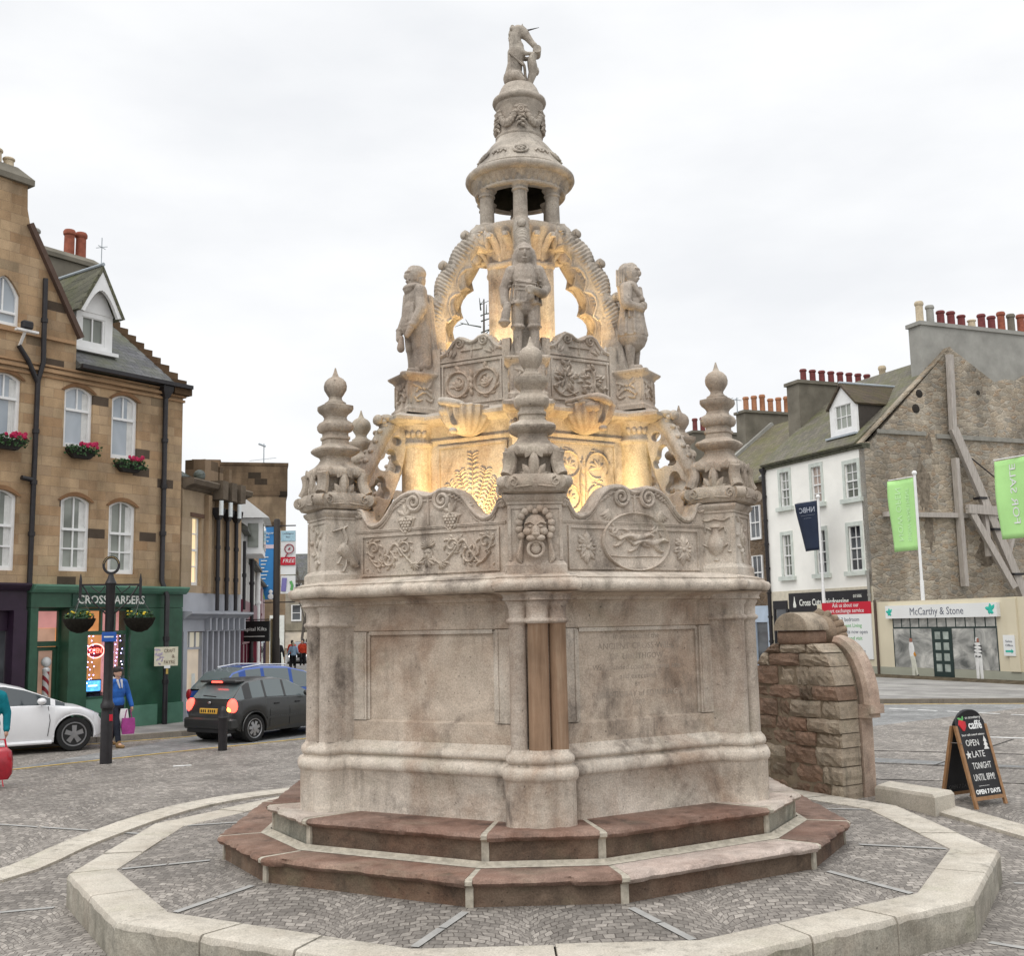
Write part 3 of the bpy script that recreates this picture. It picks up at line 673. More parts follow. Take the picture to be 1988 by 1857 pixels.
# right visible panel: oval with running hounds, leaf bosses
mb=MB(); y=-2.103
ov=[(.0+.43*cos(a),3.215+.30*sin(a)) for a in [2*PI*i/48 for i in range(48)]]
mb.rings([[(x*q,yy,3.215+(z-3.215)*q) for x,z in ov] for q,yy in ((1.0,-2.09),(1.0,-2.125),(.975,-2.137),(.95,-2.13),(.925,-2.112),(.90,-2.108))],False,True,0,True)
for i,(bx,bz,f) in enumerate(((-.06,3.24,1),(.12,3.19,1))):   # two hounds at full stretch
    L=.17
    mb.ridge(bez([(bx-L,bz-.01),(bx-.05,bz+.03),(bx+.08,bz+.015),(bx+L,bz+.03)],6),[.02]+[.055]*8+[.075]*8+[.05,.03],.04,-2.108)
    for x,dx in ((-.13,-.09),(-.1,-.13),(.1,.12),(.13,.07)): mb.ridge(bez([(bx+x,bz-.0),(bx+x+dx*.5,bz-.06),(bx+x+dx,bz-.075)],4),[.045]*4+[.028]*4+[.02],.03,-2.108)
    mb.ridge([(bx+L-.01,bz+.03),(bx+L+.05,bz+.05),(bx+L+.11,bz+.03)],[.05,.055,.02],.04,-2.108); mb.ridge(bez([(bx-L,bz),(bx-L-.07,bz+.05),(bx-L-.1,bz+.09)],4),.016,.02,-2.108)
for i in range(9): mb.leaf(-.3+.02*i,3.3+.05*sin(i*2.1),1.0+i*.7,.09,.035,.022,-2.108)
for i in range(6): mb.leaf(.2+.02*i,3.34+.03*sin(i*2.),.5+i*.9,.08,.03,.022,-2.108)
mb.ridge([(-.33,3.07),(-.1,3.06),(.1,3.07),(.33,3.07)],.02,.012,-2.108)
for s in (-1,1):
    for i in range(8):
        a=PI/8+i*PI/4; l=.155 if i%4 in(1,2) else .10
        mb.leaf(s*.61,3.145,a,l,.062,.03,y); mb.leaf(s*.61+.06*cos(a),3.145+.07*sin(a),a+.7,.07,.035,.03,y); mb.leaf(s*.61+.06*cos(a),3.145+.07*sin(a),a-.7,.07,.035,.03,y)
    mb.leaf(s*.61,3.145,PI/2,.17,.06,.035,y,bend=0); mb.leaf(s*.61,3.145,-PI/2,.17,.06,.035,y,bend=0); mb.ball((s*.61,y-.02,3.145),(.025,.025,.025),8)
    for i in range(5): mb.leaf(s*.33,3.54,-PI/2+s*(.2+.3*i)-s*.9,.13,.04,.028,y,bend=s*.5)
o=mb.build('hound_carving',STONE,PAR[0],ang=60,color=(1.03,1.01,1.0))
# pedestal carvings
def lion():
    mb=MB(); y=-2.612; s=.2; z=3.27
    mb.ball((0,y,z+.03),(.115,.075,.14),16); mb.ball((0,y-.055,z-.01),(.045,.06,.075),10); mb.ball((0,y-.085,z-.03),(.04,.035,.025),10)
    for q in (-1,1):
        mb.ball((q*.045,y-.075,z-.065),(.045,.04,.03),10); mb.ball((q*.05,y-.065,z+.045),(.026,.018,.014),8); mb.ridge([(q*.012,z+.06),(q*.05,z+.085),(q*.1,z+.07)],.03,.085,y)
        mb.ball((q*.07,y-.045,z-.0),(.05,.035,.04),10)
        for i in range(6): a=PI/2-q*(.3+.36*i); mb.tube([(.16*cos(a)*.9-.02,y-.012,z+.06+.17*sin(a)),(.16*cos(a)*.9+.02,y-.012,z+.06+.17*sin(a))],.03,8); mb.ball((.155*cos(a),y-.02,z+.05+.175*sin(a)),(.036,.036,.036),10)
        for i in range(6): mb.leaf(q*(.11+.012*i),z-.02-.035*i,-PI/2+q*(.5-.1*i),.13,.045,.04,y,bend=-q*.4)
    mb.ball((0,y-.02,z-.12),(.06,.045,.03),10)
    mb.tube([(.073*cos(a),y-.06,z-.165+.073*sin(a)) for a in [2*PI*i/28 for i in range(29)]],.016,8,caps=False)
    mb.ball((0,y-.04,z-.165),(.05,.02,.05),10)
    mb.ball((0,y-.02,z+.19),(.035,.03,.03),8)
    return mb
lion().build('lion_mask',STONE,PED[0],ang=60,color=(1.02,1.0,.98))
mb=MB(); y=-.262        # heron on the side face of the left pedestal
mb.ridge(bez([(.02,3.46),(-.02,3.43),(.015,3.33),(-.01,3.25),(-.03,3.2)],6),[.03]*10+[.04]*8+[.07]*7,.045,y)
mb.ridge([(.01,3.455),(-.07,3.425),(-.14,3.405)],[.03,.02,.01],.03,y)
mb.ridge(bez([(-.06,3.25),(.02,3.19),(.09,3.10),(.13,3.04)],5),[.06]+[.13]*6+[.11]*6+[.05]*3,.07,y)
mb.ridge([(.02,3.15),(.01,3.05),(-.02,2.99)],.022,.03,y); mb.ridge([(-.04,3.14),(-.08,3.07),(-.03,3.06)],.02,.03,y); mb.ridge([(-.05,2.985),(.03,2.985)],.02,.02,y)
mb.v=[tuple(RZ(90)@Vector((x,yy,z))) for x,yy,z in mb.v]; mb.v=[(x,yy-2.4,z) for x,yy,z in mb.v]
o=mb.build('heron_carving',STONE,PED[5],ang=60)
mb=MB(); y=-.262        # urn on the side face of the right pedestal
mb.lathe([(.03,3.02),(.045,3.035),(.02,3.06),(.03,3.08),(.085,3.13),(.10,3.19),(.085,3.26),(.045,3.32),(.04,3.37),(.06,3.38),(.055,3.40),(.02,3.42),(.015,3.45)],24,(0,y+.03))
for s in (-1,1): mb.ridge(bez([(s*.08,3.17),(s*.14,3.20),(s*.13,3.13),(s*.17,3.12)],5),.02,.02,y); mb.ridge(bez([(s*.04,3.35),(s*.1,3.38),(s*.11,3.33)],5),.018,.02,y); mb.ridge(bez([(0,3.47),(s*.09,3.45),(s*.16,3.48)],5),.018,.018,y)
mb.v=[tuple(RZ(-90)@Vector((x,yy,z))) for x,yy,z in mb.v]; mb.v=[(x,yy-2.4,z) for x,yy,z in mb.v]
mb.build('urn_carving',STONE,PED[1],ang=60)
for q,zz in ((5,3.2),(1,3.2)):
    mb=MB()
    for i in range(10): mb.leaf(.10*sin(i*1.9),3.03+.045*i,PI/2+sin(i*2.4)*1.4,.11,.05,.03,-2.601)
    mb.ridge(bez([(0,3.02),(.06,3.14),(-.05,3.28),(.03,3.45)],6),.02,.02,-2.601); mb.build('leaf_carving',STONE,PED[q],ang=60)
# ---------------- lower core, lit from below ----------------
def up(o,n=6,off=0,skip=()):
    o.rotation_euler=(0,0,R(off)); L=[o]
    for k in range(1,n): L.append(inst(o,WELL,R(60*k+off)))
    return L
mb=MB(); sweep(mb,[(2.86,.0),(4.40,.0),(4.43,.02),(4.45,.03),(4.47,.01),(4.58,.03),(4.64,.08)],lambda d,q:hexr(d,1.20+q)); mb.build('core_wall',STONE,WELL,ang=30)
mb=MB(); c=(0,-1.42); mb.lathe([(.215,2.88),(.215,3.0),(.19,3.05),(.178,3.1),(.172,4.37),(.185,4.385),(.20,4.40),(.20,4.425),(.18,4.44),(.175,4.52),(.20,4.58),(.235,4.63)],24,c)
for i in range(10): mb.ball((.175*cos(PI*i/9),-1.42-.175*sin(PI*i/9),4.53),(.035,.035,.045),8)
COLS=up(mb.build('core_column',STONE,WELL,ang=50))
def carving(y,kind):
    mb=MB()
    mb.box(-.44,.44,y-.02,y+.02,4.36,4.385)
    for s in (-1,1): x0,x1=sorted((s*.42,s*.44)); mb.box(x0,x1,y-.0195,y+.02,3.0,4.359)
    if kind=='tree':
        for i in range(7):
            a=PI/2+(i-3)*.24; l=.95 if i==3 else .85-.06*abs(i-3); x=0;z=3.3
            pts=bez([(0,3.3),(.25*l*cos(a),3.3+.45*l*sin(a)),(.55*l*cos(a)*1.05,3.3+.75*l*sin(a)),(.75*l*cos(a)*1.15,3.3+l*sin(a))],5)
            mb.ridge(pts,[.03-.018*j/(len(pts)-1) for j in range(len(pts))],.022,y)
            for j in range(3,len(pts)):
                for q in (-1,1): mb.leaf(pts[j][0],pts[j][1],a+q*.75,.085,.032,.022,y,bend=q*.4)
        for s in (-1,1): mb.leaf(0,3.3,PI/2+s*1.35,.2,.06,.03,y)
        mb.ridge([(0,3.0),(0,3.4)],.04,.03,y)
    else:
        for s in (-1,1):
            for cz,r_,sg in ((4.12,.155,1),(3.76,.15,-1),(3.42,.14,1)):
                mb.ridge([(s*x,z) for x,z in spiral(.19,cz,r_,r_*.9,.9,-.6,26)],.022,.022,y)
                for i in range(5): a=PI/2+(i-2)*.7; mb.leaf(s*.19,cz-.02,a if s>0 else PI-a,.11,.045,.026,y,bend=.4*s)
                for i in range(4): a=i*1.6; mb.leaf(s*(.19+r_*cos(a)),cz+r_*sin(a),a+1,.07,.03,.02,y)
            mb.ridge(bez([(0,3.1),(s*.03,3.3),(s*.02,3.6),(s*.04,3.95),(0,4.2)],5),.02,.022,y)
        for i in range(8): mb.leaf(0,3.2+.12*i,PI/2,.13,.05,.03,y)
    return mb
for k in range(6):
    o=carving(-1.201,'tree' if k in(5,2,3) else 'scroll').build('core_carving',STONE,WELL,ang=60); o.rotation_euler=(0,0,R(60*k+30))
# shell spouts under the cornice
mb=MB(); P=[]
for i in range(10):
    v=PI/2*i/9; ring=[]
    for j in range(57):
        u=PI*j/56; rb=1+.055*cos(11*2*u/2*2)*(.4+.6*cos(v)); ring.append((.29*cos(u)*cos(v)*rb,-1.24-.40*sin(u)*cos(v)**.8*rb,4.72-.27*sin(v)**1.1))
    P.append(ring)
mb.rings(P,False,True,0,True,close=False)
P=[[(q*.29*cos(PI*j/56)*(1+.055*cos(22*PI*j/56)),-1.24-q*.40*sin(PI*j/56)*(1+.055*cos(22*PI*j/56)),z) for j in range(57)] for q,z in ((1.0,4.72),(1.03,4.745),(.97,4.76),(.85,4.73),(.5,4.66),(.1,4.64))]
mb.rings(P,False,True,0,True,close=False)
mb.ball((-.07,-1.50,4.76),(.16,.13,.075),16); mb.ball((-.09,-1.56,4.71),(.11,.09,.07),12); mb.tube(bez([(-.26,-1.30,4.78),(-.15,-1.62,4.80),(.04,-1.66,4.76),(.10,-1.50,4.72)],5),[.03]*6+[.045]*6+[.03]*4,8)
mb.ball((0,-1.60,4.47),(.045,.05,.035),8)
up(mb.build('shell_spout',STONE,WELL,ang=50),6,30)
mb=MB(); sweep(mb,[(z,1.40+q,1.80+q,.27+q) for z,q in [(4.60,-.18),(4.63,-.07),(4.645,-.03),(4.665,0),(4.70,.005),(4.715,-.02),(4.73,-.05),(4.755,-.10),(4.775,-.16),(4.78,-.6)]],corn); mb.build('upper_cornice',STONE,WELL,ang=40)
# flying buttresses with pierced tracery
mb=MB()
out=[(2.30,3.60),(2.20,3.80),(2.09,4.02),(1.985,4.24),(1.90,4.44),(1.82,4.58),(1.70,4.64),(1.52,4.64)]
inn=[(1.52,4.5),(1.58,4.40),(1.62,4.2),(1.68,4.0),(1.76,3.8),(1.86,3.62),(1.95,3.5),(2.30,3.5)]
ci=lambda x,z,r_,n=18:[(x+r_*cos(-2*PI*i/n),z+r_*sin(-2*PI*i/n)) for i in range(n)]
tre=lambda x,z,r_:[(x+(r_*(1+.28*cos(3*a+1.2)))*cos(a),z+(r_*(1+.28*cos(3*a+1.2)))*sin(a)) for a in [-2*PI*i/30 for i in range(30)]]
plate(mb,[out+inn,tre(1.785,4.20,.118),tre(1.91,3.90,.112),ci(1.70,4.45,.055),ci(2.06,3.66,.07)],-.07,.07,.008,M=RZ(-90))
mb.tube([(0,-r_,z) for r_,z in [(2.28,3.62),(2.09,4.0),(1.95,4.28),(1.84,4.5),(1.74,4.62)]],.095,8)
for i in range(9):
    t=i/8; r_=2.26-.48*t-.02*sin(t*PI); z=3.72+.9*t
    mb.ball((0,-r_-.05,z),(.085,.05,.045),10); mb.ball((.055,-r_-.07,z+.035),(.035,.035,.03),8); mb.ball((-.055,-r_-.07,z+.035),(.035,.035,.03),8)
mb.ball((0,-1.80,4.70),(.1,.09,.05),10); mb.ball((0,-1.9,4.68),(.09,.05,.06),10)
up(mb.build('flying_buttress',STONE,WELL,ang=50))
# statue pedestals and upper panels
def spedestal():
    mb=MB(); h=.185; c=1.42
    def rect(e,z): return [(-h-e,-c-h-e,z),(h+e,-c-h-e,z),(h+e,-c+h+e,z),(-h-e,-c+h+e,z)]
    mb.rings([rect(e,z) for e,z in [(.03,4.76),(.03,4.81),(.01,4.83),(0,4.845),(0,5.12),(.01,5.13),(.015,5.145),(.045,5.17),(.06,5.19),(.06,5.205),(.01,5.225)]],False,True,0,False)
    for a in (0,90,-90):
        M=T(0,-c,0)@RZ(a); y=-h-.002
        for s in (-1,1):
            x0,x1=sorted((s*.155,s*.175)); mb.box(x0,x1,y-.008,y+.01,4.87,5.10,0,M)
            mb.ridge(bez([(s*.02,4.92),(s*.08,4.90),(s*.12,4.95)],4),.02,.018,y,0,M); mb.leaf(s*.03,5.04,PI/2-s*.9,.12,.045,.025,y,0,M); mb.leaf(s*.1,5.0,PI/2+s*.6,.08,.035,.02,y,0,M); mb.ball((s*.09,-h,4.905),(.02,.02,.02),8,0,M)
        mb.ridge(bez([(-.11,4.93),(0,5.0),(.11,4.93)],5),.022,.02,y,0,M); mb.ball((0,y,5.05),(.025,.02,.025),8,0,M)
    return mb
SPED=up(spedestal().build('statue_pedestal',STONE,WELL,color=(.97,.95,.93)))
def upanel():
    mb=MB(); h=[(.46,5.44),(.40,5.445),(.34,5.46),(.28,5.51),(.23,5.58),(.17,5.615),(.10,5.60),(.05,5.565),(0,5.555)]
    top=h+[(-x,z) for x,z in h[-2::-1]]; y=-1.19
    plate(mb,[[(-.52,4.78),(.52,4.78),(.52,5.44)]+top+[(-.52,5.44)]],-1.19,-1.03,.01)
    mb.ridge([(x,z-.03) for x,z in top],.045,.03,y)
    for z0,z1 in ((4.83,4.855),(5.285,5.315),(5.33,5.345)): mb.box(-.40,.40,y-.02,y+.02,z0,z1)
    for s in (-1,1):
        x0,x1=sorted((s*.365,s*.385)); mb.box(x0,x1,y-.019,y+.02,4.856,5.284); x0,x1=sorted((s*.40,s*.50)); mb.box(x0,x1,y-.03,y+.02,4.78,5.50)
        mb.ridge([(s*x,z) for x,z in spiral(.155,5.53,.06,.01,1.6,PI/2,20)],.026,.026,y)
        for i in range(4): mb.leaf(s*(.25+.03*i),5.38+.01*i,PI/2+s*(.9-.5*i),.1,.04,.024,y)
    mb.ridge([(-.14,5.44),(.14,5.44)],.02,.02,y); mb.ridge([(0,5.36),(0,5.5)],.02,.02,y)
    return mb
UP=up(upanel().build('upper_panel',STONE,WELL,ang=35),6,30)
mb=MB(); y=-1.192      # twin wreaths
for s in (-1,1):
    mb.ridge([(s*x,z) for x,z in spiral(.18,5.06,.145,.14,1.0,0,28)],.03,.028,y); mb.ridge([(s*x,z) for x,z in spiral(.18,5.06,.085,.02,1.1,1.5,18)],.02,.022,y)
    for i in range(10): a=2*PI*i/10; mb.leaf(s*.18+.14*cos(a),5.06+.145*sin(a),a+1.2,.085,.035,.026,y)
    for i in range(5): mb.leaf(s*.18,5.03,PI/2+(i-2)*.6,.11,.04,.025,y)
    mb.leaf(s*.16,5.21,PI/2-s*.4,.11,.05,.026,y)
for i in range(4): mb.leaf(0,4.92+.07*i,PI/2,.1,.05,.03,y)
mb.build('wreath_carving',STONE,UP[5],ang=60,color=(1.02,.97,.93))
mb=MB()
rnd=random.Random(9)
for s in (-1,1):
    mb.ridge(bez([(s*.06,4.90),(s*.16,4.96),(s*.2,5.1),(s*.14,5.22)],6),.03,.025,y)
    for i in range(34): a=rnd.uniform(0,6.28); rr=rnd.uniform(.03,.15); mb.leaf(s*.18+rr*cos(a),5.08+rr*sin(a),a+rnd.uniform(-1,1),.085,.04,.036,y,bend=rnd.uniform(-.8,.8))
    mb.ridge(bez([(s*.02,4.95),(s*.2,4.88),(s*.33,4.95),(s*.3,5.02)],5),.022,.025,y)
mb.build('thistle_carving',STONE,UP[0],ang=60,color=(.98,.98,.98))
# crown ribs with cusped inner edge and crockets
cus=[(1.10,5.30),(1.09,5.55),(1.095,5.78),(1.06,5.88),(1.0,5.93),(1.03,6.0),(1.05,6.08),(1.03,6.16),(.97,6.22),(.89,6.25),(.92,6.32),(.925,6.40),(.89,6.48),(.82,6.55),(.73,6.58),(.755,6.66),(.755,6.75),(.71,6.83),(.63,6.87),(.52,6.84),(.38,6.84)]
outr=[(.38,7.12),(.55,7.10),(.62,7.0),(.72,6.84),(.83,6.69),(.935,6.54),(1.035,6.33),(1.10,6.17),(1.145,6.03),(1.19,5.85),(1.22,5.70),(1.25,5.5),(1.27,5.30)]
mb=MB(); plate(mb,[outr+cus],-.085,.085,.014,M=RZ(-90))
mb.tube([(0,-r_+.02,z) for r_,z in outr[1:]],.10,8)
mb.tube([(.075,-r_,z) for r_,z in cus[3:-1]],.022,6); mb.tube([(-.075,-r_,z) for r_,z in cus[3:-1]],.022,6)
for q,(r0,z0,r1,z1) in enumerate([(.66,6.98,.93,6.62),(.96,6.56,1.12,6.22),(1.15,6.12,1.235,5.75)]):   # leafy crockets
    for i in range(9):
        t=i/8; r_=r0+(r1-r0)*t; z=z0+(z1-z0)*t; b=.012+.055*sin(PI*t)
        mb.tube(bez([(-.09,-r_+.04,z-.05),(-.065,-r_-b*.7+.01,z-.02),(0,-r_-b-.01,z+.02),(.065,-r_-b*.7+.01,z-.02),(.09,-r_+.04,z-.05)],4),[.018]*2+[.028]*4+[.034]*5+[.028]*4+[.018]*2,7)
    mb.tube(bez([(0,-r0+.0,z0-.07),(0,-r0-.06,z0+.0),(0,-r0-.11,z0+.03),(0,-r0-.125,z0-.0),(0,-r0-.10,z0-.015)],5),[.06]*5+[.052]*6+[.04]*6+[.03]*4,10)
RIB=up(mb.build('crown_rib',STONE_UP,WELL,ang=50))
mb=MB(); mb.extx([(-1.06,5.2),(-1.36,5.2),(-1.30,5.5),(-1.25,5.75),(-1.20,5.88),(-1.10,5.88)],-.10,.10); 
mb.rings([[(-.20,-1.43,5.215),(.20,-1.43,5.215),(.20,-1.1,5.215),(-.20,-1.1,5.215)],[(-.13,-1.36,5.5),(.13,-1.36,5.5),(.13,-1.1,5.5),(-.13,-1.1,5.5)],[(-.07,-1.26,5.76),(.07,-1.26,5.76),(.07,-1.1,5.76),(-.07,-1.1,5.76)]],True,True,0,False)
up(mb.build('statue_backing',STONE_UP,WELL,ang=30,color=(.93,.92,.92)))
# central shaft, capital and ring
mb=MB(); sweep(mb,[(4.7,.06),(5.0,.05),(5.05,0),(6.62,0),(6.64,.03),(6.67,.04),(6.70,.02)],lambda d,q:max(hexr(d,.36+q),circ(d,.365,.075+q*.5)));
mb.build('central_shaft',STONE,WELL,ang=30)
mb=MB(); mb.lathe([(.38,6.69),(.40,6.72),(.43,6.82),(.49,6.95),(.545,7.03),(.565,7.06),(.565,7.12),(.53,7.135),(.3,7.14)],48,mod=lambda a,z:1+.03*cos(12*a)*max(0,1-abs(z-6.9)/.15))
for i in range(18):
    M=RZ(20*i); q=1 if i%2==0 else .93
    mb.tube(bez([(0,-.385,6.685),(0,-.41*q,6.77),(0,-.47*q,6.88),(0,-.55*q,6.965),(0,-.595*q,6.975),(0,-.60*q,6.94)],4),[.02]*2+[.035]*4+[.052]*6+[.05]*5+[.035]*4,10,0,M,flat=.6)
mb.build('capital',STONE,WELL,ang=50)
def head(mb,M):
    mb.ball((0,0,0),(.105,.12,.15),14,0,M); mb.ball((0,-.13,-.01),(.022,.03,.05),8,0,M); mb.ball((0,-.10,-.1),(.05,.03,.02),8,0,M)
    for s in (-1,1): mb.ball((s*.045,-.10,.035),(.03,.02,.018),8,0,M); mb.ball((s*.055,-.09,.065),(.04,.03,.014),8,0,M); mb.ball((s*.10,.02,0),(.04,.09,.14),10,0,M)
    mb.ball((0,.04,.09),(.125,.12,.10),12,0,M)
for k_ in (60,-60,120,180,-120):
    mb=MB(); M=RZ(k_)@T(0,-.57,6.97)@RZ(-k_*.55 if abs(k_)==60 else 0); head(mb,M); mb.ball((0,.04,.11),(.14,.12,.07),12,0,M); mb.build('carved_head',STONE,WELL,ang=60)
# lantern: columns, fluted drum, bell roof, pedestal
X0=.03
mb=MB(); mb.lathe([(.11,7.13),(.11,7.16),(.088,7.18),(.083,7.50),(.10,7.515),(.10,7.53),(.085,7.54),(.10,7.57),(.125,7.60)],18,(0,-.455))
LCOL=up(mb.build('lantern_column',STONE_UP,WELL,ang=45))
mb=MB(); flu=lambda a,z:1+.022*cos(40*a)*(1 if 7.635<z<7.73 else 0)
mb.lathe([(.40,7.60),(.41,7.585),(.54,7.585),(.555,7.60),(.555,7.625),(.545,7.63),(.552,7.64),(.575,7.70),(.60,7.735),(.61,7.745),(.625,7.745),(.655,7.76),(.672,7.79),(.668,7.825),(.645,7.85),(.60,7.865),(.575,7.88),(.58,7.895),(.54,7.95),(.49,8.03),(.475,8.06),(.42,8.15),(.375,8.21),(.345,8.245),(.33,8.25),(.30,8.30),(.285,8.335),(.292,8.345),(.292,8.365),(.272,8.38)],192,(X0*.6,0),mod=flu,cap0=False)
for i in range(12):     # rosettes and arches round the bell
    M=T(X0*.6,0,0)@RZ(30*i)@T(0,-.50,8.03)@Matrix.Rotation(R(-38),4,'X')
    if i%2==0:
        mb.tube([(.085*cos(a),-.0,.075*sin(a)) for a in [2*PI*j/18 for j in range(19)]],.014,6,0,M,False)
        for j in range(5): a=2*PI*j/5; mb.ball((.03*cos(a),-.005,.03*sin(a)),(.024,.02,.024),8,0,M)
    else:
        for s in (-1,1): mb.tube([(s*.05+.035*cos(a),0,-.03+.05*sin(a)) for a in [PI*j/8 for j in range(9)]],.013,6,0,M)
        mb.ball((0,0,.05),(.06,.015,.03),8,0,M)
mb.build('lantern_roof',STONE_UP,WELL,ang=40)
mb=MB(); mb.lathe([(.405,7.588),(.40,7.60),(.39,7.84),(.02,7.85)],32,(X0*.6,0),cap0=False); mb.build('lantern_soffit',plain('shaded_soffit_stone',(.045,.04,.028),.95,.1,0,.4,8),WELL)  # shade of the hollow underside is put into this dark colour
mb=MB(); mb.lathe([(.285,8.36),(.275,8.39),(.268,8.5),(.272,8.66),(.285,8.74),(.30,8.765),(.295,8.785),(.325,8.80),(.335,8.825),(.328,8.855),(.30,8.875),(.285,8.89),(.27,8.90),(.255,8.94),(.23,9.0),(.205,9.04),(.12,9.05)],48,(X0,0))
rnd=random.Random(4)
for i in range(5):       # garlands and roses
    M=T(X0,0,0)@RZ(72*i-34)
    sw=[Matrix.Rotation((j/20-.5)*.95,4,'Z')@Vector((0,-.285,8.67-.20*sin(PI*j/20)**.8)) for j in range(21)]
    mb.tube(sw,[.022+.028*sin(PI*j/20)+.006*sin(j*2.3) for j in range(21)],9,0,M)
    for j in range(1,20,2):
        for q in (-1,1): mb.ball((sw[j].x*1.04,sw[j].y*1.06,sw[j].z+q*.03),(.03,.018,.022),7,0,M)
    M3=T(X0,0,0)@RZ(72*i+2)
    for rr,zz in ((.062,0),(.034,-.012)): mb.tube([(rr*cos(2*PI*j/14),-.283+zz,8.62+rr*sin(2*PI*j/14)) for j in range(15)],.02,7,0,M3,False)
    mb.ball((0,-.295,8.62),(.02,.02,.02),8,0,M3)
    for j in range(5): mb.tube(bez([(.0,-.275,8.56-.03*j),((-1)**j*.035,-.30,8.54-.03*j),((-1)**j*.06,-.285,8.51-.03*j)],3),[.022]*4+[.012]*3,6,0,M3)
mb.build('statue_drum',STONE_UP,WELL,ang=45)
# unicorn with its scroll shield
U=T(X0+.01,0,9.03)
caps=[((-.07,.0,.13),(.135,.13,.14)),((-.075,0,.2),.105,(-.05,0,.33),.095),((-.05,0,.33),.098,(-.03,0,.47),.115),((-.03,0,.47),.11,(-.02,0,.56),.085),
 ((-.035,0,.53),.09,(-.045,0,.66),.075),((-.045,0,.66),.075,(-.01,0,.77),.066),((-.01,0,.78),.066,(.06,0,.76),.058),((.03,0,.77),.062,(.085,0,.715),.062),((.085,0,.72),.056,(.16,0,.615),.040),((.16,0,.615),.038,(.195,0,.575),.040),((.20,0,.565),.032,(.205,0,.555),.028),((.11,-.04,.74),.018,(.11,.04,.74),.018),((.05,0,.79),.045,(.0,0,.80),.05),
 ((.055,-.03,.80),.012,(.05,-.035,.845),.006),((.055,.03,.80),.012,(.05,.035,.845),.006),
 ((.0,-.06,.47),.042,(.085,-.07,.43),.028),((.085,-.07,.43),.026,(.17,-.05,.44),.022),((.0,.06,.47),.042,(.085,.07,.43),.028),((.085,.07,.43),.026,(.17,.05,.44),.022),
 ((-.05,-.09,.12),.075,(.03,-.1,.06),.05),((.03,-.1,.06),.045,(-.02,-.1,.0),.035),((-.02,-.1,.01),.035,(.06,-.1,.0),.028),((-.05,.09,.12),.075,(.03,.1,.06),.05),((.03,.1,.06),.045,(-.02,.1,.0),.035),((-.1,0,.0),.06,(.1,0,-.01),.06)]
for i in range(9): t=i/8; caps.append(((-.075-.03*sin(PI*t),(-1)**i*.012,.83-.30*t),(.028,.03,.03)))
UNI=blob('unicorn',caps,.0085,2,STONE_UP,WELL,M=U)
UNI['label']='grey stone unicorn rearing at the very top of the well'
mb=MB(); mb.tube([(.105,0,.775),(.26,0,.815)],[.013,.003],8,0,U); mb.build('horn',plain('dark_iron_horn',(.05,.045,.045),.6),UNI)
mb=MB()
mb.rings([[(x+.25*d*0,y,z) for x,y,z in ((.13+.02,-.10+q*0,.02),)] for d in (0,)],False,False) if 0 else None
P=[]
for i,(x,z,w,t) in enumerate([(.10,.0,.06,.045),(.135,.10,.075,.045),(.175,.22,.10,.06),(.165,.30,.115,.062),(.155,.38,.105,.055),(.19,.45,.09,.05)]):
    P.append([(x+t*cos(a),w*sin(a),z) for a in [2*PI*j/12 for j in range(12)]])
mb.rings(P,True,True,0,True,U); mb.tube([(.225,-.09,.485),(.225,.09,.485)],.052,12,0,U); mb.ball((.215,0,.23),(.035,.07,.05),8,0,U); mb.tube(bez([(.01,-.08,.33),(.06,-.05,.28),(.075,0,.16),(.10,0,.03)],5),.018,6,0,U)
for i in range(12): t=i/11; mb.ball((-.12+.16*t,-.098+.01*t,.42-.14*t),(.016,.014,.016),6,0,U)
mb.build('scroll_shield',STONE_UP,UNI,ang=50)
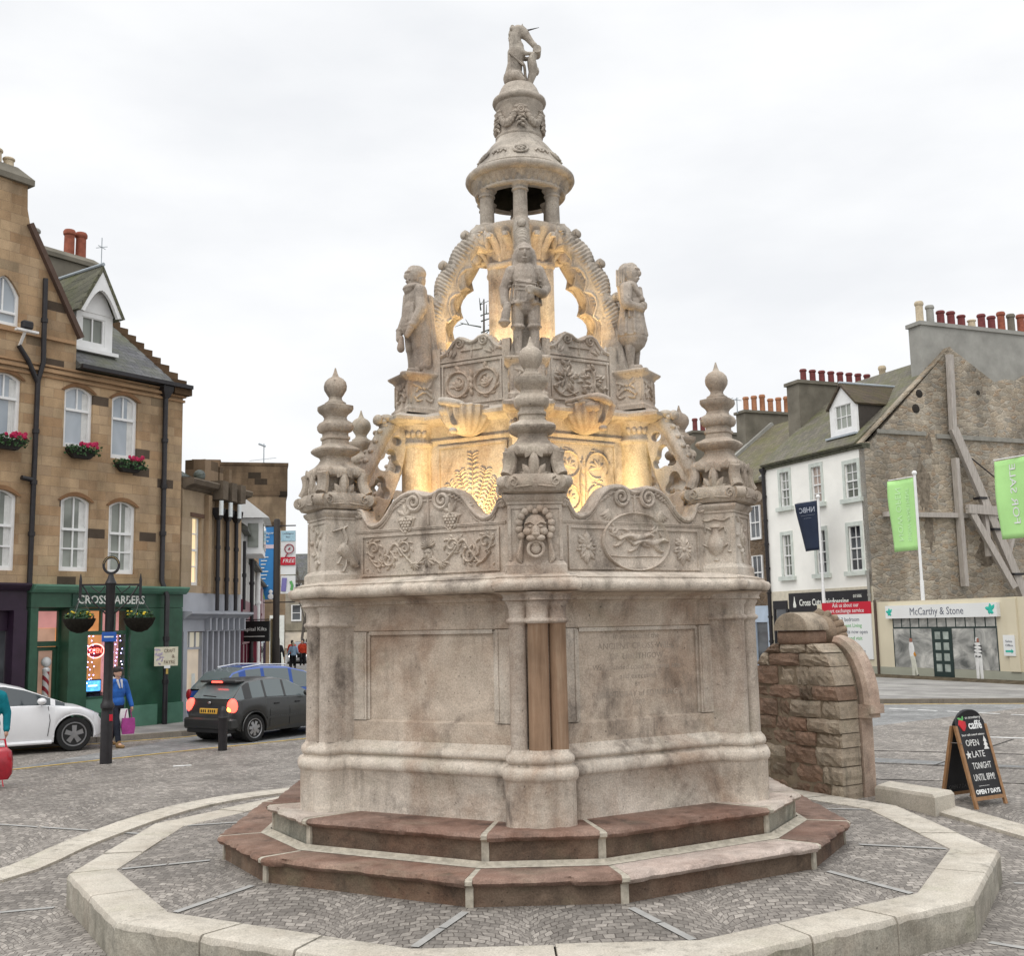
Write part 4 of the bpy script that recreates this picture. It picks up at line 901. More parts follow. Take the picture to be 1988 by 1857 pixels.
# statues
def statue(kind):
    c=[]; A=c.append
    A(((0,0,.90),(.158,.115,.19))); A(((0,0,.99),.10,(0,0,1.06),.058)); A(((0,-.01,1.165),(.10,.112,.135))); A(((0,-.125,1.15),(.017,.03,.038))); A(((0,-.10,1.205),(.075,.03,.02))); A(((0,-.105,1.095),(.038,.022,.012))); A(((0,-.07,1.085),(.05,.04,.035)))
    for s in (-1,1): A(((s*.035,-.092,1.165),(.02,.012,.012))); A(((s*.045,-.088,1.185),(.028,.016,.01)))
    if kind=='tankard':
        for s in (-1,1):
            A(((s*.08,.035,1.2),.05,(s*.105,.02,1.0),.045)); A(((s*.105,.02,1.0),.045,(s*.12,-.02,.96),.025)); A(((s*.16,0,.97),.075,(s*.25,.01,.78),.06))
            A(((s*.085,-.01,.62),.085,(s*.10,-.02,.36),.072)); A(((s*.095,-.02,.35),(.09,.09,.035))); A(((s*.10,-.015,.33),.052,(s*.10,-.01,.24),.057)); A(((s*.10,-.01,.24),.055,(s*.095,-.01,.06),.04)); A(((s*.085,-.01,.035),.045,(s*.10,-.13,.03),.036))
        A(((0,.055,1.23),(.105,.085,.085))); A(((-.13,-.10,.86),.008,(.13,-.11,.83),.008)); A(((0,0,.80),.13,(0,0,.62),.155)); A(((0,-.0,.60),(.205,.165,.02))); A(((-.1,-.12,.6),.03,(.1,-.12,.6),.03))
        A(((-.25,.01,.78),.06,(-.245,-.06,.60),.048)); A(((-.225,-.07,.55),(.045,.05,.05))); A(((-.215,-.10,.57),.045,(-.255,-.12,.38),.058)); A(((-.255,-.12,.38),(.075,.075,.03)))
        A(((.25,.01,.78),.058,(.215,-.09,.70),.05)); A(((.20,-.09,.70),.055,(.09,-.165,.72),.042)); A(((.05,-.17,.735),(.055,.035,.045))); A(((.05,-.155,.72),.045,(.06,-.15,.64),.042))
        for i in range(4): A(((.03-.0*i,-.195,.755-.022*i),.011,(.075,-.19,.755-.022*i),.010))
        for i in range(3): A(((-.12,-.125-.005*i,.84-.05*i),.01,(.12,-.13,.80-.04*i),.01))
    elif kind=='cloak':
        A(((0,.03,1.20),(.115,.12,.10))); A(((0,.05,1.12),(.105,.09,.11))); A(((0,-.02,1.02),(.155,.135,.055))); A(((0,-.07,.99),(.11,.07,.045)))
        for s in (-1,1):
            A(((s*.15,0,.95),.085,(s*.21,-.01,.74),.072)); A(((s*.21,-.01,.74),.07,(s*.17,-.11,.56),.055)); A(((s*.17,-.12,.55),(.062,.062,.04))); A(((s*.16,-.14,.51),.045,(s*.12,-.17,.43),.035)); A(((s*.09,-.01,.60),.10,(s*.09,-.01,.32),.075)); A(((s*.09,-.01,.32),.065,(s*.085,0,.06),.045)); A(((s*.085,-.01,.035),.045,(s*.10,-.13,.03),.036))
        A(((0,0,.76),.15,(0,0,.56),.175)); A(((0,.12,.85),.13,(0,.15,.15),.19)); A(((.1,.06,.8),.08,(.14,.06,.1),.09)); A(((-.1,.06,.8),.08,(-.14,.06,.1),.09)); A(((.0,-.19,.42),.03,(.0,-.2,.30),.05))
    else:
        A(((0,.05,1.18),(.115,.11,.12))); A(((0,.09,1.1),.095,(0,.10,.86),.06)); A(((0,0,.79),.14,(0,0,.66),.155)); A(((0,0,.645),(.165,.14,.022))); A(((0,0,.64),.165,(0,0,.42),.195)); A(((0,0,.41),(.205,.18,.02)))
        for s in (-1,1):
            A(((s*.15,0,.95),.082,(s*.215,-.02,.76),.066)); A(((s*.215,-.02,.76),.06,(s*.04,-.155,.75+.03*s),.045)); A(((s*.03,-.165,.76),(.05,.035,.04))); A(((s*.085,0,.42),.07,(s*.085,0,.24),.065)); A(((s*.085,0,.24),.062,(s*.08,0,.06),.042)); A(((s*.08,-.01,.035),.043,(s*.095,-.13,.03),.035))
            A(((s*.13,-.07,1.0),.035,(-s*.02,-.15,.84),.03))
        for i in range(10): a=2*PI*i/10; A(((.17*cos(a),.15*sin(a),.6),.018,(.20*cos(a),.18*sin(a),.43),.022))
    A(((0,-.02,.0),(.2,.17,.025)))
    # chiselled folds, cuffs, locks of hair
    rd=random.Random(5)
    for i in range(9):
        a=-PI*.5+(i-4)*.42; A(((.15*cos(a),.115*sin(a)*1.02,.82),.010,(.185*cos(a),.15*sin(a),.62),.015))
    for s in (-1,1):
        for i in range(4 if kind!='cloak' else 0): A(((s*(.10+.012*i),.03+.03*i,1.22-.01*i),.013,(s*(.11+.01*i),.04+.028*i,1.0),.010))
        for i in range(3): zz=.90-.05*i; A(((s*.17,-.06,zz),.010,(s*.215,.03,zz-.03),.012))
    if kind=='cloak':
        for i in range(8): a=.15+i*(PI-.3)/7; A(((.12*cos(a),.12+.09*sin(a),.92),.012,(.19*cos(a),.15+.15*sin(a),.12),.024))
    return c
ST={}
for kind,k,lab in (('tankard',0,'front statue of a long-haired man holding a tankard'),('cloak',-1,'statue of a cloaked man seen in profile on the left'),('kilt',1,'statue of a long-haired figure in a kilt on the right')):
    M=RZ(60*k)@T(0,-1.43,5.225); o=blob('statue',statue(kind),.0065,1,STONE_UP,WELL,M=M@Matrix.Diagonal((.92,.92,1,1)),color=(.97,.95,.95)); o['label']=lab; ST[kind]=o
for kind,k in (('kilt',2),('tankard',-2),('cloak',3)):
    o=inst(ST[kind],WELL); o.rotation_euler=(0,0,R(60*(k-{'tankard':0,'cloak':-1,'kilt':1}[kind])))
    del o['label']
# warm floodlights hidden behind the parapets
FLM=plain('floodlight_case',(.03,.03,.03),.5); FLE=emit('floodlight_lens',(1,.72,.3),6)
def flood(name,a,r_,z,e,tilt,size,tone=(1,.70,.31),spot=112):
    mb=MB(); mb.cbox(-.09,.09,-r_-.06,-r_+.02,z-.10,z-.02,.01); o=mb.build(name,FLM,WELL); o.rotation_euler=(0,0,R(a))
    d=bpy.data.lights.new('flood_lamp','SPOT'); d.energy=e; d.color=tone; d.shadow_soft_size=size; d.spot_size=R(spot); d.spot_blend=.6
    l=bpy.data.objects.new('flood_lamp',d); link(l,o); l.location=(0,-r_+.03,z+.02)
    l.rotation_euler=Vector((0,-1,-tilt)).to_track_quat('Z','Y').to_euler()
for k in range(6):
    flood('floodlight',60*k+30,1.82,3.16,(125,85,36,36,36,140)[k],1.1,.15)
    flood('floodlight',60*k+30,.93,5.12,(70,60,34,34,34,70)[k],1.8,.06,(1,.70,.34),150)
# ================= buildings =================
def bx(parent,name,mat,*boxes,ang=40,color=None):
    mb=MB()
    for b in boxes: mb.box(*b)
    return mb.build(name,mat,parent,ang,color)
def arch(s0,s1,z0,z1,rise=0,n=8,point=False):
    P=[(s0,z0),(s1,z0),(s1,z1)]
    if rise:
        c=(s0+s1)/2; h=(s1-s0)/2
        for i in range(1,n): t=i/n; x=s1-(s1-s0)*t; u=abs(x-c)/h; P.append((x,z1+rise*((1-u**1.6) if point else (1-u*u))))
    P.append((s0,z1)); return P
def sash(par,s0,s1,z0,z1,rise=0,y=.12,glass=None,fw=.07,mid=.5,cols=2,rows=(1,1),point=False,frame=None,name='window',curtain=0,sill=None,fd=.07):
    g=frame or WHITEP; mb=MB()
    inn=arch(s0+fw,s1-fw,z0+fw*1.3,z1-fw*.4,rise,8,point); plate(mb,[arch(s0,s1,z0,z1,rise,8,point),inn[::-1]],y,y+fd)
    zm=z0+(z1-z0)*mid; t=.018
    if mid: mb.box(s0+fw*.9,s1-fw*.9,y-.012,y+fd-.02,zm-.03,zm+.03)
    for j in range(1,cols):
        x=s0+(s1-s0)*j/cols; top=z1+rise*.85
        if mid:
            mb.box(x-t,x+t,y+.012,y+fd-.021,zm+.03,top)
            if rows[0]>0: mb.box(x-t,x+t,y+.012,y+fd-.021,z0+fw,zm-.03)
        else: mb.box(x-t,x+t,y+.012,y+fd-.021,z0+fw,top)
    for (a,b,k) in ((z0+fw,zm,abs(rows[0])),(zm,z1,rows[1])) if mid else ((z0+fw,z1,rows[0]),):
        for j in range(1,k): z=a+(b-a)*j/k; mb.box(s0+fw*.9,s1-fw*.9,y+.015,y+fd-.022,z-t,z+t)
    o=mb.build(name,g,par)
    mb=MB(); plate(mb,[arch(s0+fw*.5,s1-fw*.5,z0+fw*.5,z1-fw*.2,rise,8,point)],y+fd-.02,y+fd+.01); mb.build('pane',glass or GLASS_SKY,o)
    if curtain:
        mb=MB(); w=(s1-s0)*.2; n=7
        for a,b in ((s1-fw-w,s1-fw),(s0+fw,s0+fw+w*.5))[:curtain]:
            mb.rings([[(a+(b-a)*i/n,y+fd-.024-.006*(i%2),z) for i in range(n+1)] for z in (z0+fw*1.3,z1-fw*.3+rise*.3)],False,False,0,False,close=False)
        mb.build('curtain',CURTAIN,o)
    if sill: bx(par,'sill',sill,(s0-.08,s1+.08,-.07,y+.05,z0-.10,z0-.004))
    return o
def pipe(par,pts,r=.05,name='downpipe',mat=None,collars=True,hopper=False):
    mb=MB(); mb.tube(pts,r,10)
    if collars:
        for i in range(len(pts)-1):
            a,b=Vector(pts[i]),Vector(pts[i+1]); n=int((b-a).length/1.3)
            for j in range(1,n+1):
                p=a.lerp(b,j/(n+1)); d=(b-a).normalized()*.05; mb.tube([p-d,p+d],r*1.35,10)
    if hopper:
        x,y,z=pts[-1]; mb.rings([[(x-.06,y-.06,z-.1),(x+.06,y-.06,z-.1),(x+.06,y+.06,z-.1),(x-.06,y+.06,z-.1)],[(x-.15,y-.12,z+.1),(x+.15,y-.12,z+.1),(x+.15,y+.12,z+.1),(x-.15,y+.12,z+.1)],[(x-.16,y-.13,z+.22),(x+.16,y-.13,z+.22),(x+.16,y+.13,z+.22),(x-.16,y+.13,z+.22)]],True,True,0,False)
    return mb.build(name,mat or DARKMETAL,par)
def pots(par,L,mats,name='chimney_pot'):
    for i,(x,y,z,r_,h) in enumerate(L):
        mb=MB(); mb.lathe([(r_*1.02,z),(r_*.92,z+.08),(r_*.88,z+h*.8),(r_*1.08,z+h*.84),(r_*1.1,z+h*.93),(r_*.9,z+h),(r_*.75,z+h),(r_*.7,z+h*.7)],14,(x,y)); mb.build(name,mats[i%len(mats)],par)
ASH=ashlar('honey_sandstone_ashlar',[(.36,.235,.135),(.44,.305,.18),(.49,.35,.215),(.40,.29,.185),(.39,.25,.14),(.45,.335,.21)],.5,.235,(.27,.19,.125),.005,(.10,.075,.055),.6,seed=1,stain=.38)
TRIM=ashlar('honey_sandstone_trim',[(.33,.20,.11),(.40,.26,.15),(.36,.22,.125)],.9,.5,(.28,.19,.12),.003,None,.3,seed=4)
ASH2=ashlar('pale_sandstone_ashlar',[(.34,.26,.17),(.42,.32,.215),(.37,.28,.19),(.45,.35,.24)],.75,.36,(.3,.24,.17),.004,(.20,.15,.10),.3,seed=3)
SLATE=slate('grey_slate',(.085,.085,.09),(.14,.14,.145),(.10,.105,.06))
SLATE_MOSS=slate('mossy_slate',(.115,.105,.085),(.17,.155,.12),(.115,.12,.045),.28,.22)
LEAD=plain('lead_flashing',(.36,.40,.43),.6,.3,0,.12,3)
POT_RED=plain('terracotta_pot',(.27,.09,.058),.8,.15,0,.25,8)
POT_ORANGE=plain('orange_clay_pot',(.38,.18,.10),.8,.15,0,.25,8)
POT_DARKRED=plain('dark_red_pot',(.16,.045,.043),.7,.2,0,.25,8)
POT_BUFF=plain('buff_pot',(.5,.42,.30),.85,.15,0,.2,8)
RENDER_G=plain('grey_cement_render',(.30,.295,.27),.9,.15,0,.18,1.2,.3)
RENDER_D=plain('weathered_brown_render',(.17,.155,.125),.92,.15,0,.25,1.3,.4)
GREEN=plain('dark_green_paint',(.028,.085,.05),.42,.4,0,.22,3)
GREEN_L=plain('pale_green_paint',(.10,.22,.155),.45,.35,0,.15,3)
PURPLE=plain('purple_black_paint',(.028,.014,.03),.45,.35,0,.2,3)
GREYP=plain('grey_painted_render',(.36,.37,.40),.7,.25,0,.1,2)
CREAMW=plain('cream_lettering',(.70,.71,.66),.6,.2)
# ---- left: sandstone house with green barber shop ----
S=Vector((-8.87,15.84,0))
HA=thing('sandstone_house','honey sandstone gabled house with arched sash windows above a dark green barber shop','building',S,R(55.1))
holes=[arch(*a) for a in ((-3.47,-2.69,6.85,8.22,.13),(-2.16,-1.40,6.72,8.22,.13),(-5.35,-4.58,6.85,8.25,.13),(-3.47,-2.68,3.88,5.55,.13),(-2.16,-1.38,3.85,5.52,.13),(-5.35,-4.58,3.85,5.55,.13))]
gw=arch(-5.46,-4.70,9.5,10.25,.42,10,True)
out=[(-9,3.45),(0,3.45),(0,8.74),(-3.2,8.74),(-3.2,9.66),(-4.50,11.95),(-4.60,12.4),(-4.62,13.0),(-6.5,13.0),(-6.52,12.4),(-6.62,11.95),(-7.9,9.66),(-9,9.66)]
mb=MB(); plate(mb,[out]+[h[::-1] for h in holes+[gw]],0,.42); mb.build('wall',ASH,HA)
bx(HA,'side_wall',ASH,(-.40,-.005,.421,8,3.45,8.9),(-.40,-.005,3.0,8,0.0,3.449))
bx(HA,'back_room',GLASS_DARK,(-8.9,-.45,.9,1.0,3.5,8.6))
mb=MB()
for z,y,h in ((8.44,-.05,.06),(8.56,-.09,.07),(8.70,-.05,.05)): mb.box(-9,.04,y,.3,z,z+h)
mb.box(-8.99,-3.25,-.07,.3,9.36,9.44)
mb.build('string_course',TRIM,HA)
mb=MB()
for s0,s1,z0,z1,r_ in ((-3.47,-2.69,6.85,8.22,.13),(-2.16,-1.40,6.72,8.22,.13),(-5.35,-4.58,6.85,8.25,.13),(-3.47,-2.68,3.88,5.55,.13),(-2.16,-1.38,3.85,5.52,.13),(-5.35,-4.58,3.85,5.55,.13)):
    a=arch(s0-.02,s1+.02,z0,z1,r_)[2:]; b=arch(s0-.09,s1+.09,z0,z1+.015,r_+.085)[2:]
    mb=MB(); plate(mb,[b+a[::-1]],-.03,.05); mb.build('window_arch',TRIM,HA,color=(.62,.55,.5))
for a,g,rw,cu in (((-3.47,-2.69,6.85,8.22,.13),GLASS_SKY,(-1,1),1),((-2.16,-1.40,6.72,8.22,.13),GLASS_SKY,(-1,1),1),((-5.35,-4.58,6.85,8.25,.13),GLASS_SKY,(-1,1),1)):
    sash(HA,*a,y=.07,glass=g,mid=.68,cols=2,rows=rw,curtain=cu,fw=.085)
for a in ((-3.47,-2.68,3.88,5.55,.13),(-2.16,-1.38,3.85,5.52,.13),(-5.35,-4.58,3.85,5.55,.13)): sash(HA,*a,y=.07,glass=GLASS_DIM,mid=.6,cols=2,rows=(2,1),curtain=2,fw=.08)
sash(HA,-5.46,-4.70,9.5,10.25,.42,y=.07,glass=GLASS_SKY,mid=.42,cols=2,rows=(-1,1),point=True,fw=.07)
mb=MB(); mb.extx([(.15,8.80),(-.22,8.80),(-.22,8.86),(3.9,11.85),(8.2,8.8),(8.2,8.7),(3.9,11.7)],-3.2,-.38); mb.build('roof',SLATE,HA)
mb=MB(); mb.extx([(.42,9.60),(.42,9.7),(8,9.7),(8,9.6)],-8.9,-3.3)
for sgn,(a,b) in ((1,(-3.12,-4.52)),(-1,(-7.98,-6.58))):
    mb.rings([[(a,.05,9.55),(b,.05,11.97),(b,.05,12.1),(a+.09*sgn,.05,9.62)],[(a,7,9.55),(b,7,11.97),(b,7,12.1),(a+.09*sgn,7,9.62)]],True,True,0,False)
mb.build('gable_roof',SLATE,HA)
mb=MB(); mb.bar((-3.12,.0,9.56),(-4.56,.0,12.05),.25,.12); DST=plain('dark_stained_stone',(.10,.065,.05),.9); mb.build('gable_coping',DST,HA); mb=MB(); mb.bar((-7.98,.0,9.56),(-6.54,.0,12.05),.25,.12); mb.build('gable_coping',DST,HA)
mb=MB(); c=[(-4.5,-.1),(-4.5,1.2),(-6.6,1.2),(-6.6,-.1)]
mb.rings([[(x,y,12.98) for x,y in c],[(x,y,13.12) for x,y in c],[(-5.55+(x+5.55)*.72,.55+(y-.55)*.6,13.42) for x,y in c]],True,True,0,False); mb.box(-6.5,-4.62,.43,1.1,11,12.97); ch=mb.build('chimney',RENDER_D,HA,color=(1.05,1,.85))
pots(ch,[(-4.92,.35,13.3,.13,.36),(-5.25,.35,13.32,.15,.46),(-5.6,.35,13.32,.15,.44)],[POT_BUFF])
mb=MB()     # crow-stepped gable at the street corner
for i in range(11): mb.box(-.40,.02,-.12+.37*i,.27+.37*i,8.6+.255*i*.6,9.02+.268*i)
mb.box(-.42,.14,-.20,.2,8.62,8.80); mb.build('crow_step',TRIM,HA,color=(.30,.30,.30))
pipe(HA,[(-4.25,-.09,3.5),(-4.23,-.09,8.3),(-4.13,-.12,8.75),(-4.14,-.1,10.8)],.06); pipe(HA,[(-4.23,-.09,8.25),(-4.5,-.09,8.75),(-4.75,-.1,9.05)],.06); pipe(HA,[(-4.25,-.09,5.95),(-4.55,-.1,5.98)],.055)
pipe(HA,[(-.62,-.32,.1),(-.62,-.32,3.3),(-.62,-.09,3.7),(-.62,-.09,8.55)],.065,hopper=True)
mb=MB(); mb.box(-3.2,.1,-.30,-.18,8.78,8.88); mb.build('gutter',DARKMETAL,HA)
d=thing('dormer','', '' ); d.parent=HA; d.name='dormer'
for k_ in ('label','category'):
    if k_ in d: del d[k_]
mb=MB(); s0,s1,y0=-2.90,-1.86,.5; c_=(s0+s1)/2
plate(mb,[[(s0,9.5),(s1,9.5),(s1,10.45),(s0,10.45)],[(s0+.14,9.62),(s0+.14,10.32),(s1-.22,10.32),(s1-.22,9.62)]],y0,y0+.08); mb.box(s0,s0+.05,y0+.081,3,9.3,10.45); mb.box(s1-.05,s1,y0+.081,3,9.3,10.45); mb.box(s0-.1,s1+.12,y0-.12,y0+.3,9.40,9.49)
mb.build('dormer_front',WHITEP,d)
mb=MB(); bow=[(c_-.66,10.40),(c_-.47,10.36)]+[(c_-.47+.94*i/12,10.38+.62*(1-abs(2*i/12-1)**1.7)) for i in range(13)]+[(c_+.47,10.36),(c_+.66,10.40),(c_,11.62)]
plate(mb,[bow],y0-.28,y0-.18); plate(mb,[[(s0,10.44),(s1,10.44),(c_,11.45)]],y0-.02,y0+.06); mb.build('bargeboard',WHITEP,d)
sash(d,s0+.14,s1-.22,9.62,10.32,0,y0+.02,GLASS_DIM,mid=0,cols=2,rows=(1,),fw=.06)
mb=MB(); mb.rings([[(c_-.68,y,10.38),(c_,y,11.66),(c_+.68,y,10.38),(c_+.6,y,10.36),(c_,y,11.5),(c_-.6,y,10.36)] for y in (y0-.30,3.4)],True,True,0,False); mb.build('dormer_roof',SLATE_MOSS,d,color=(.85,.9,.8))
mb=MB(); mb.tube([(c_,y0-.3,11.68),(c_,3.4,11.68)],.05,8); mb.tube([(c_,y0-.2,11.7),(c_,y0-.2,12.4)],.012,6); 
for a in range(4): mb.tube([(c_,y0-.2,12.15),(c_+.16*cos(a*PI/2+.4),y0-.2+.16*sin(a*PI/2+.4),12.15)],.009,5)
mb.build('ridge_finial',LEAD,d)
mb=MB(); mb.box(-2.2,-.25,3.5,4.4,10.8,12.75); mb.rings([[(x,y,z) for x,y in ((-2.3+e,3.42+e),(-.17-e,3.42+e),(-.17-e,4.5-e),(-2.3+e,4.5-e))] for e,z in ((0,12.76),(0,12.88),(.2,13.05))],True,True,0,False); ch=mb.build('chimney',RENDER_D,HA,color=(1.3,1.3,1.2))
pots(ch,[(-.95,3.95,13.0,.16,.85),(-.58,3.95,13.0,.16,.87)],[POT_RED]); pots(ch,[(-2.05,3.95,12.95,.17,.62)],[RENDER_G])
# flood lamp bracket on the gable
mb=MB(); mb.bar((-4.72,-.05,9.0),(-4.72,-.30,9.35),.05,.05); mb.box(-4.98,-4.45,-.42,-.30,9.33,9.38); mb.build('lamp_bracket',WHITEP,HA); mb=MB(); mb.cbox(-4.86,-4.6,-.46,-.3,9.39,9.58,.03); mb.build('wall_floodlight',DARKMETAL,HA)
# barber shop front
SH=thing('barber_shopfront','x','x'); SH.parent=HA
for k_ in ('label','category'): del SH[k_]
mb=MB(); mb.extx([(.3,3.36),(-.22,3.36),(-.30,3.42),(-.36,3.5),(-.36,3.54),(.3,3.58)],-4.24,.06); mb.build('shop_cornice',GREEN_L,SH,color=(.55,.6,.6))
bx(SH,'fascia',GREEN,(-4.22,.02,-.14,.28,3.02,3.358))
bx(SH,'sign_board',plain('sign_green',(.02,.062,.042),.4),(-3.19,-1.15,-.175,-.141,3.05,3.34))
for i,(w_,x,l) in enumerate((('CROSS',-2.66,.80),('BARBERS',-1.70,1.0))):
    mb=MB(); text(mb,w_,.28,x,3.195,-.18,depth=.012,wid=l,bold=.004); mb.build('lettering',CREAMW,SH)
bx(SH,'pilaster',GREEN,(-4.22,-4.03,-.14,.35,0,3.01)); bx(SH,'pilaster',GREEN,(-3.22,-2.72,-.12,.35,0,3.01)); bx(SH,'pilaster',GREEN,(-1.54,.02,-.13,.35,0,3.01))
[bx(SH,'plinth_block',GREEN_L,b_,color=(.35,.5,.5)) for b_ in ((-1.50,-.75,-.20,-.131,0.0,.62),(-.50,.04,-.20,-.131,0,.62),(-3.24,-2.70,-.17,-.121,0,.55))]
bx(SH,'stall_riser',GREEN_L,(-2.71,-1.55,-.02,.2,.52,.84),color=(.8,1.1,1.0)); bx(SH,'stall_riser',GREEN,(-2.711,-1.549,-.05,.2,0,.519))
mb=MB(); plate(mb,[[(-2.72,.84),(-1.54,.84),(-1.54,3.0),(-2.72,3.0)],[(-2.67,.90),(-2.67,2.36),(-1.59,2.36),(-1.59,.90)],[(-2.67,2.46),(-2.67,2.94),(-2.30,2.94),(-2.30,2.46)],[(-2.25,2.46),(-2.25,2.94),(-1.93,2.94),(-1.93,2.46)],[(-1.88,2.46),(-1.88,2.94),(-1.59,2.94),(-1.59,2.46)]],.0,.08); mb.build('window_frame',GREEN,SH)
CLEAR=NT('shop_glass'); CLEAR.b.inputs['Transmission Weight'].default_value=1; CLEAR.b.inputs['IOR'].default_value=1.08; CLEAR=CLEAR.done((.96,.97,.97),.02,None,.4)
bx(SH,'pane',CLEAR,(-2.70,-1.56,.05,.056,.86,2.98))
WARM=emit('lit_warm_wall',(.80,.36,.13),.75,(.5,.3,.2),.45,1.8); PINK=emit('lit_pink_blind',(.75,.33,.30),.62,(.4,.2,.2),.25,2.5)
bx(SH,'lit_interior',WARM,(-3.2,-1.0,1.2,1.25,.5,3.0),(-2.72,-2.70,.1,1.2,.5,3.0))
bx(SH,'blind',PINK,(-2.05,-1.58,.3,.32,.9,2.95)); bx(SH,'blind',PINK,(-4.0,-3.25,.34,.36,2.55,2.95))
bx(SH,'counter',plain('dark_counter',(.03,.03,.05),.5),(-2.7,-1.6,.3,.9,.5,.98))
mb=MB(); plate(mb,[[(-4.03,.05),(-3.22,.05),(-3.22,3.01),(-4.03,3.01)],[(-3.98,2.24),(-3.98,2.94),(-3.27,2.94),(-3.27,2.24)],[(-3.98,.1),(-3.98,2.12),(-3.27,2.12),(-3.27,.1)]],.25,.33); mb.build('door_frame',GREEN,SH)
mb=MB(); plate(mb,[[(-3.80,.1),(-3.27,.1),(-3.27,2.11),(-3.80,2.11)],[(-3.72,.45),(-3.72,2.02),(-3.35,2.02),(-3.35,.45)]],.30,.36); D_=mb.build('door',GREEN,SH); bx(D_,'pane',emit('lit_door_glass',(.46,.27,.19),.55,(.2,.15,.12),.3,2),(-3.74,-3.33,.34,.35,.43,2.04))
bx(SH,'lit_hall',emit('lit_orange_hall',(.95,.42,.08),.9,(.5,.3,.1),.3,2),(-3.985,-3.81,.5,.52,.1,2.11)); bx(SH,'transom_pane',emit('lit_transom',(.62,.36,.25),.55,(.3,.2,.15),.4,2.6),(-3.99,-3.26,.38,.39,2.22,2.54))
bx(SH,'shop_ceiling',GREEN,(-4.2,-.1,.36,1.3,3.0,3.05)); bx(SH,'threshold',plain('stone_threshold',(.2,.19,.17),.8),(-4.03,-3.22,-.1,1.2,-.02,.05))
# purple neighbour
PU=thing('purple_shopfront','x','x'); PU.parent=HA
for k_ in ('label','category'): del PU[k_]
mb=MB(); mb.extx([(.3,3.40),(-.18,3.40),(-.26,3.47),(-.30,3.52),(-.30,3.56),(.3,3.60)],-9.0,-4.30); mb.build('shop_cornice',PURPLE,PU)
bx(PU,'fascia',PURPLE,(-9,-4.31,-.1,.28,2.95,3.398)); bx(PU,'pilaster',PURPLE,(-4.62,-4.30,-.13,.35,0,2.949)); bx(PU,'shop_wall',PURPLE,(-9,-4.63,.1,.3,0,.5),(-9,-4.63,.1,.3,2.5,2.949),(-9,-5.7,.1,.3,.501,2.499)); bx(PU,'pane',GLASS_DARK,(-5.69,-4.64,.16,.2,.5,2.5))
# things at the shop: neon sign, screen, fairy lights, striped barber pole, flower boxes
M_=lambda s,y,z:S+Vector((s*.572-y*.82,s*.820+y*.572,z))
t=thing('neon_sign','round red glowing OPEN sign hanging in the barber shop window','neon sign',M_(-2.32,.18,1.98),R(55.1))
mb=MB(); mb.lathe([(.01,-.02),(.255,-.02),(.255,.02),(.01,.02)],32,M=Matrix.Rotation(PI/2,4,'X')@Matrix.Scale(.72,4,(0,1,0)).to_4x4()); mb.build('backing',plain('neon_backing',(.25,.02,.03),.3),t)
mb=MB(); mb.tube([(.235*cos(a),-.03,.168*sin(a)) for a in [2*PI*i/32 for i in range(33)]],.016,6,caps=False); mb.build('neon_ring',emit('neon_white_red',(1,.35,.3),3),t)
mb=MB(); text(mb,'OPEN',.16,0,0,-.035,wid=.34,bold=.004); mb.build('lettering',emit('neon_red',(1,.12,.08),4),t)
t=thing('screen','small bright blue lit screen at the foot of the barber shop window','screen',M_(-2.32,.22,.98),R(55.1)); mb=MB(); mb.cbox(-.24,.24,0,.05,0,.32,.01); mb.build('case',DARKMETAL,t); bx(t,'display',emit('blue_screen',(.10,.42,1),2.2,var=.5,scale=14),(-.21,.21,-.006,-.001,.04,.29)); bx(t,'display_line',emit('screen_white',(.6,.85,1),2.0),(-.13,.12,-.010,-.007,.15,.19))
t=thing('fairy_lights','strings of tiny blue white fairy lights in the barber shop window','fairy lights',M_(-2.1,.1,.9),R(55.1))
rnd=random.Random(12); FL=emit('fairy_led',(.45,.40,1),9); mb=MB()
for s0 in (-.55,-.42,-.30,.12,.22,.34,.48):
    pts=[(s0+.03*sin(i*1.3+s0*9),.02,1.42-.1*i) for i in range(rnd.randint(8,13))]; mb.tube(pts,.003,4)
    for p in pts[::1]:
        if rnd.random()<.8: b=MB(); b.ball((p[0]+rnd.uniform(-.03,.03),p[1]-.01,p[2]+rnd.uniform(-.02,.02)),.0135,6); mb_=b; b.build('bulb',FL,t)
mb.build('wire',DARKMETAL,t)
t=thing('barber_pole','red and white striped barber pole behind the shop door glass','barber pole',M_(-3.55,.25,.42),R(55.1)); m=NT('barber_stripes'); o_=m.obj(); sp_=m.n('SeparateXYZ'); m.l(o_,sp_.inputs[0]); st_=m.math('FRACT',m.math('ADD',m.math('MULTIPLY',sp_.outputs[2],4.2),m.math('MULTIPLY',sp_.outputs[0],5.))); cr=m.ramp(st_,[(.0,(.65,.62,.6)),(.55,(.30,.03,.04))],'CONSTANT'); STR=m.done(cr,.4)
mb=MB(); mb.lathe([(.075,.18),(.075,1.12)],18); mb.build('striped_tube',STR,t); mb=MB(); mb.lathe([(.10,0),(.10,.13),(.08,.18)],18); mb.lathe([(.08,1.12),(.09,1.17),(.05,1.22)],18); mb.ball((0,0,1.34),(.12,.1,.12),14); mb.build('cap',WHITEP,t)
PETAL=plain('pink_petals',(.40,.02,.075),.6,.2,0,.4,20); LEAFG=leafy('box_leaves',(.02,.05,.018),(.05,.11,.04))
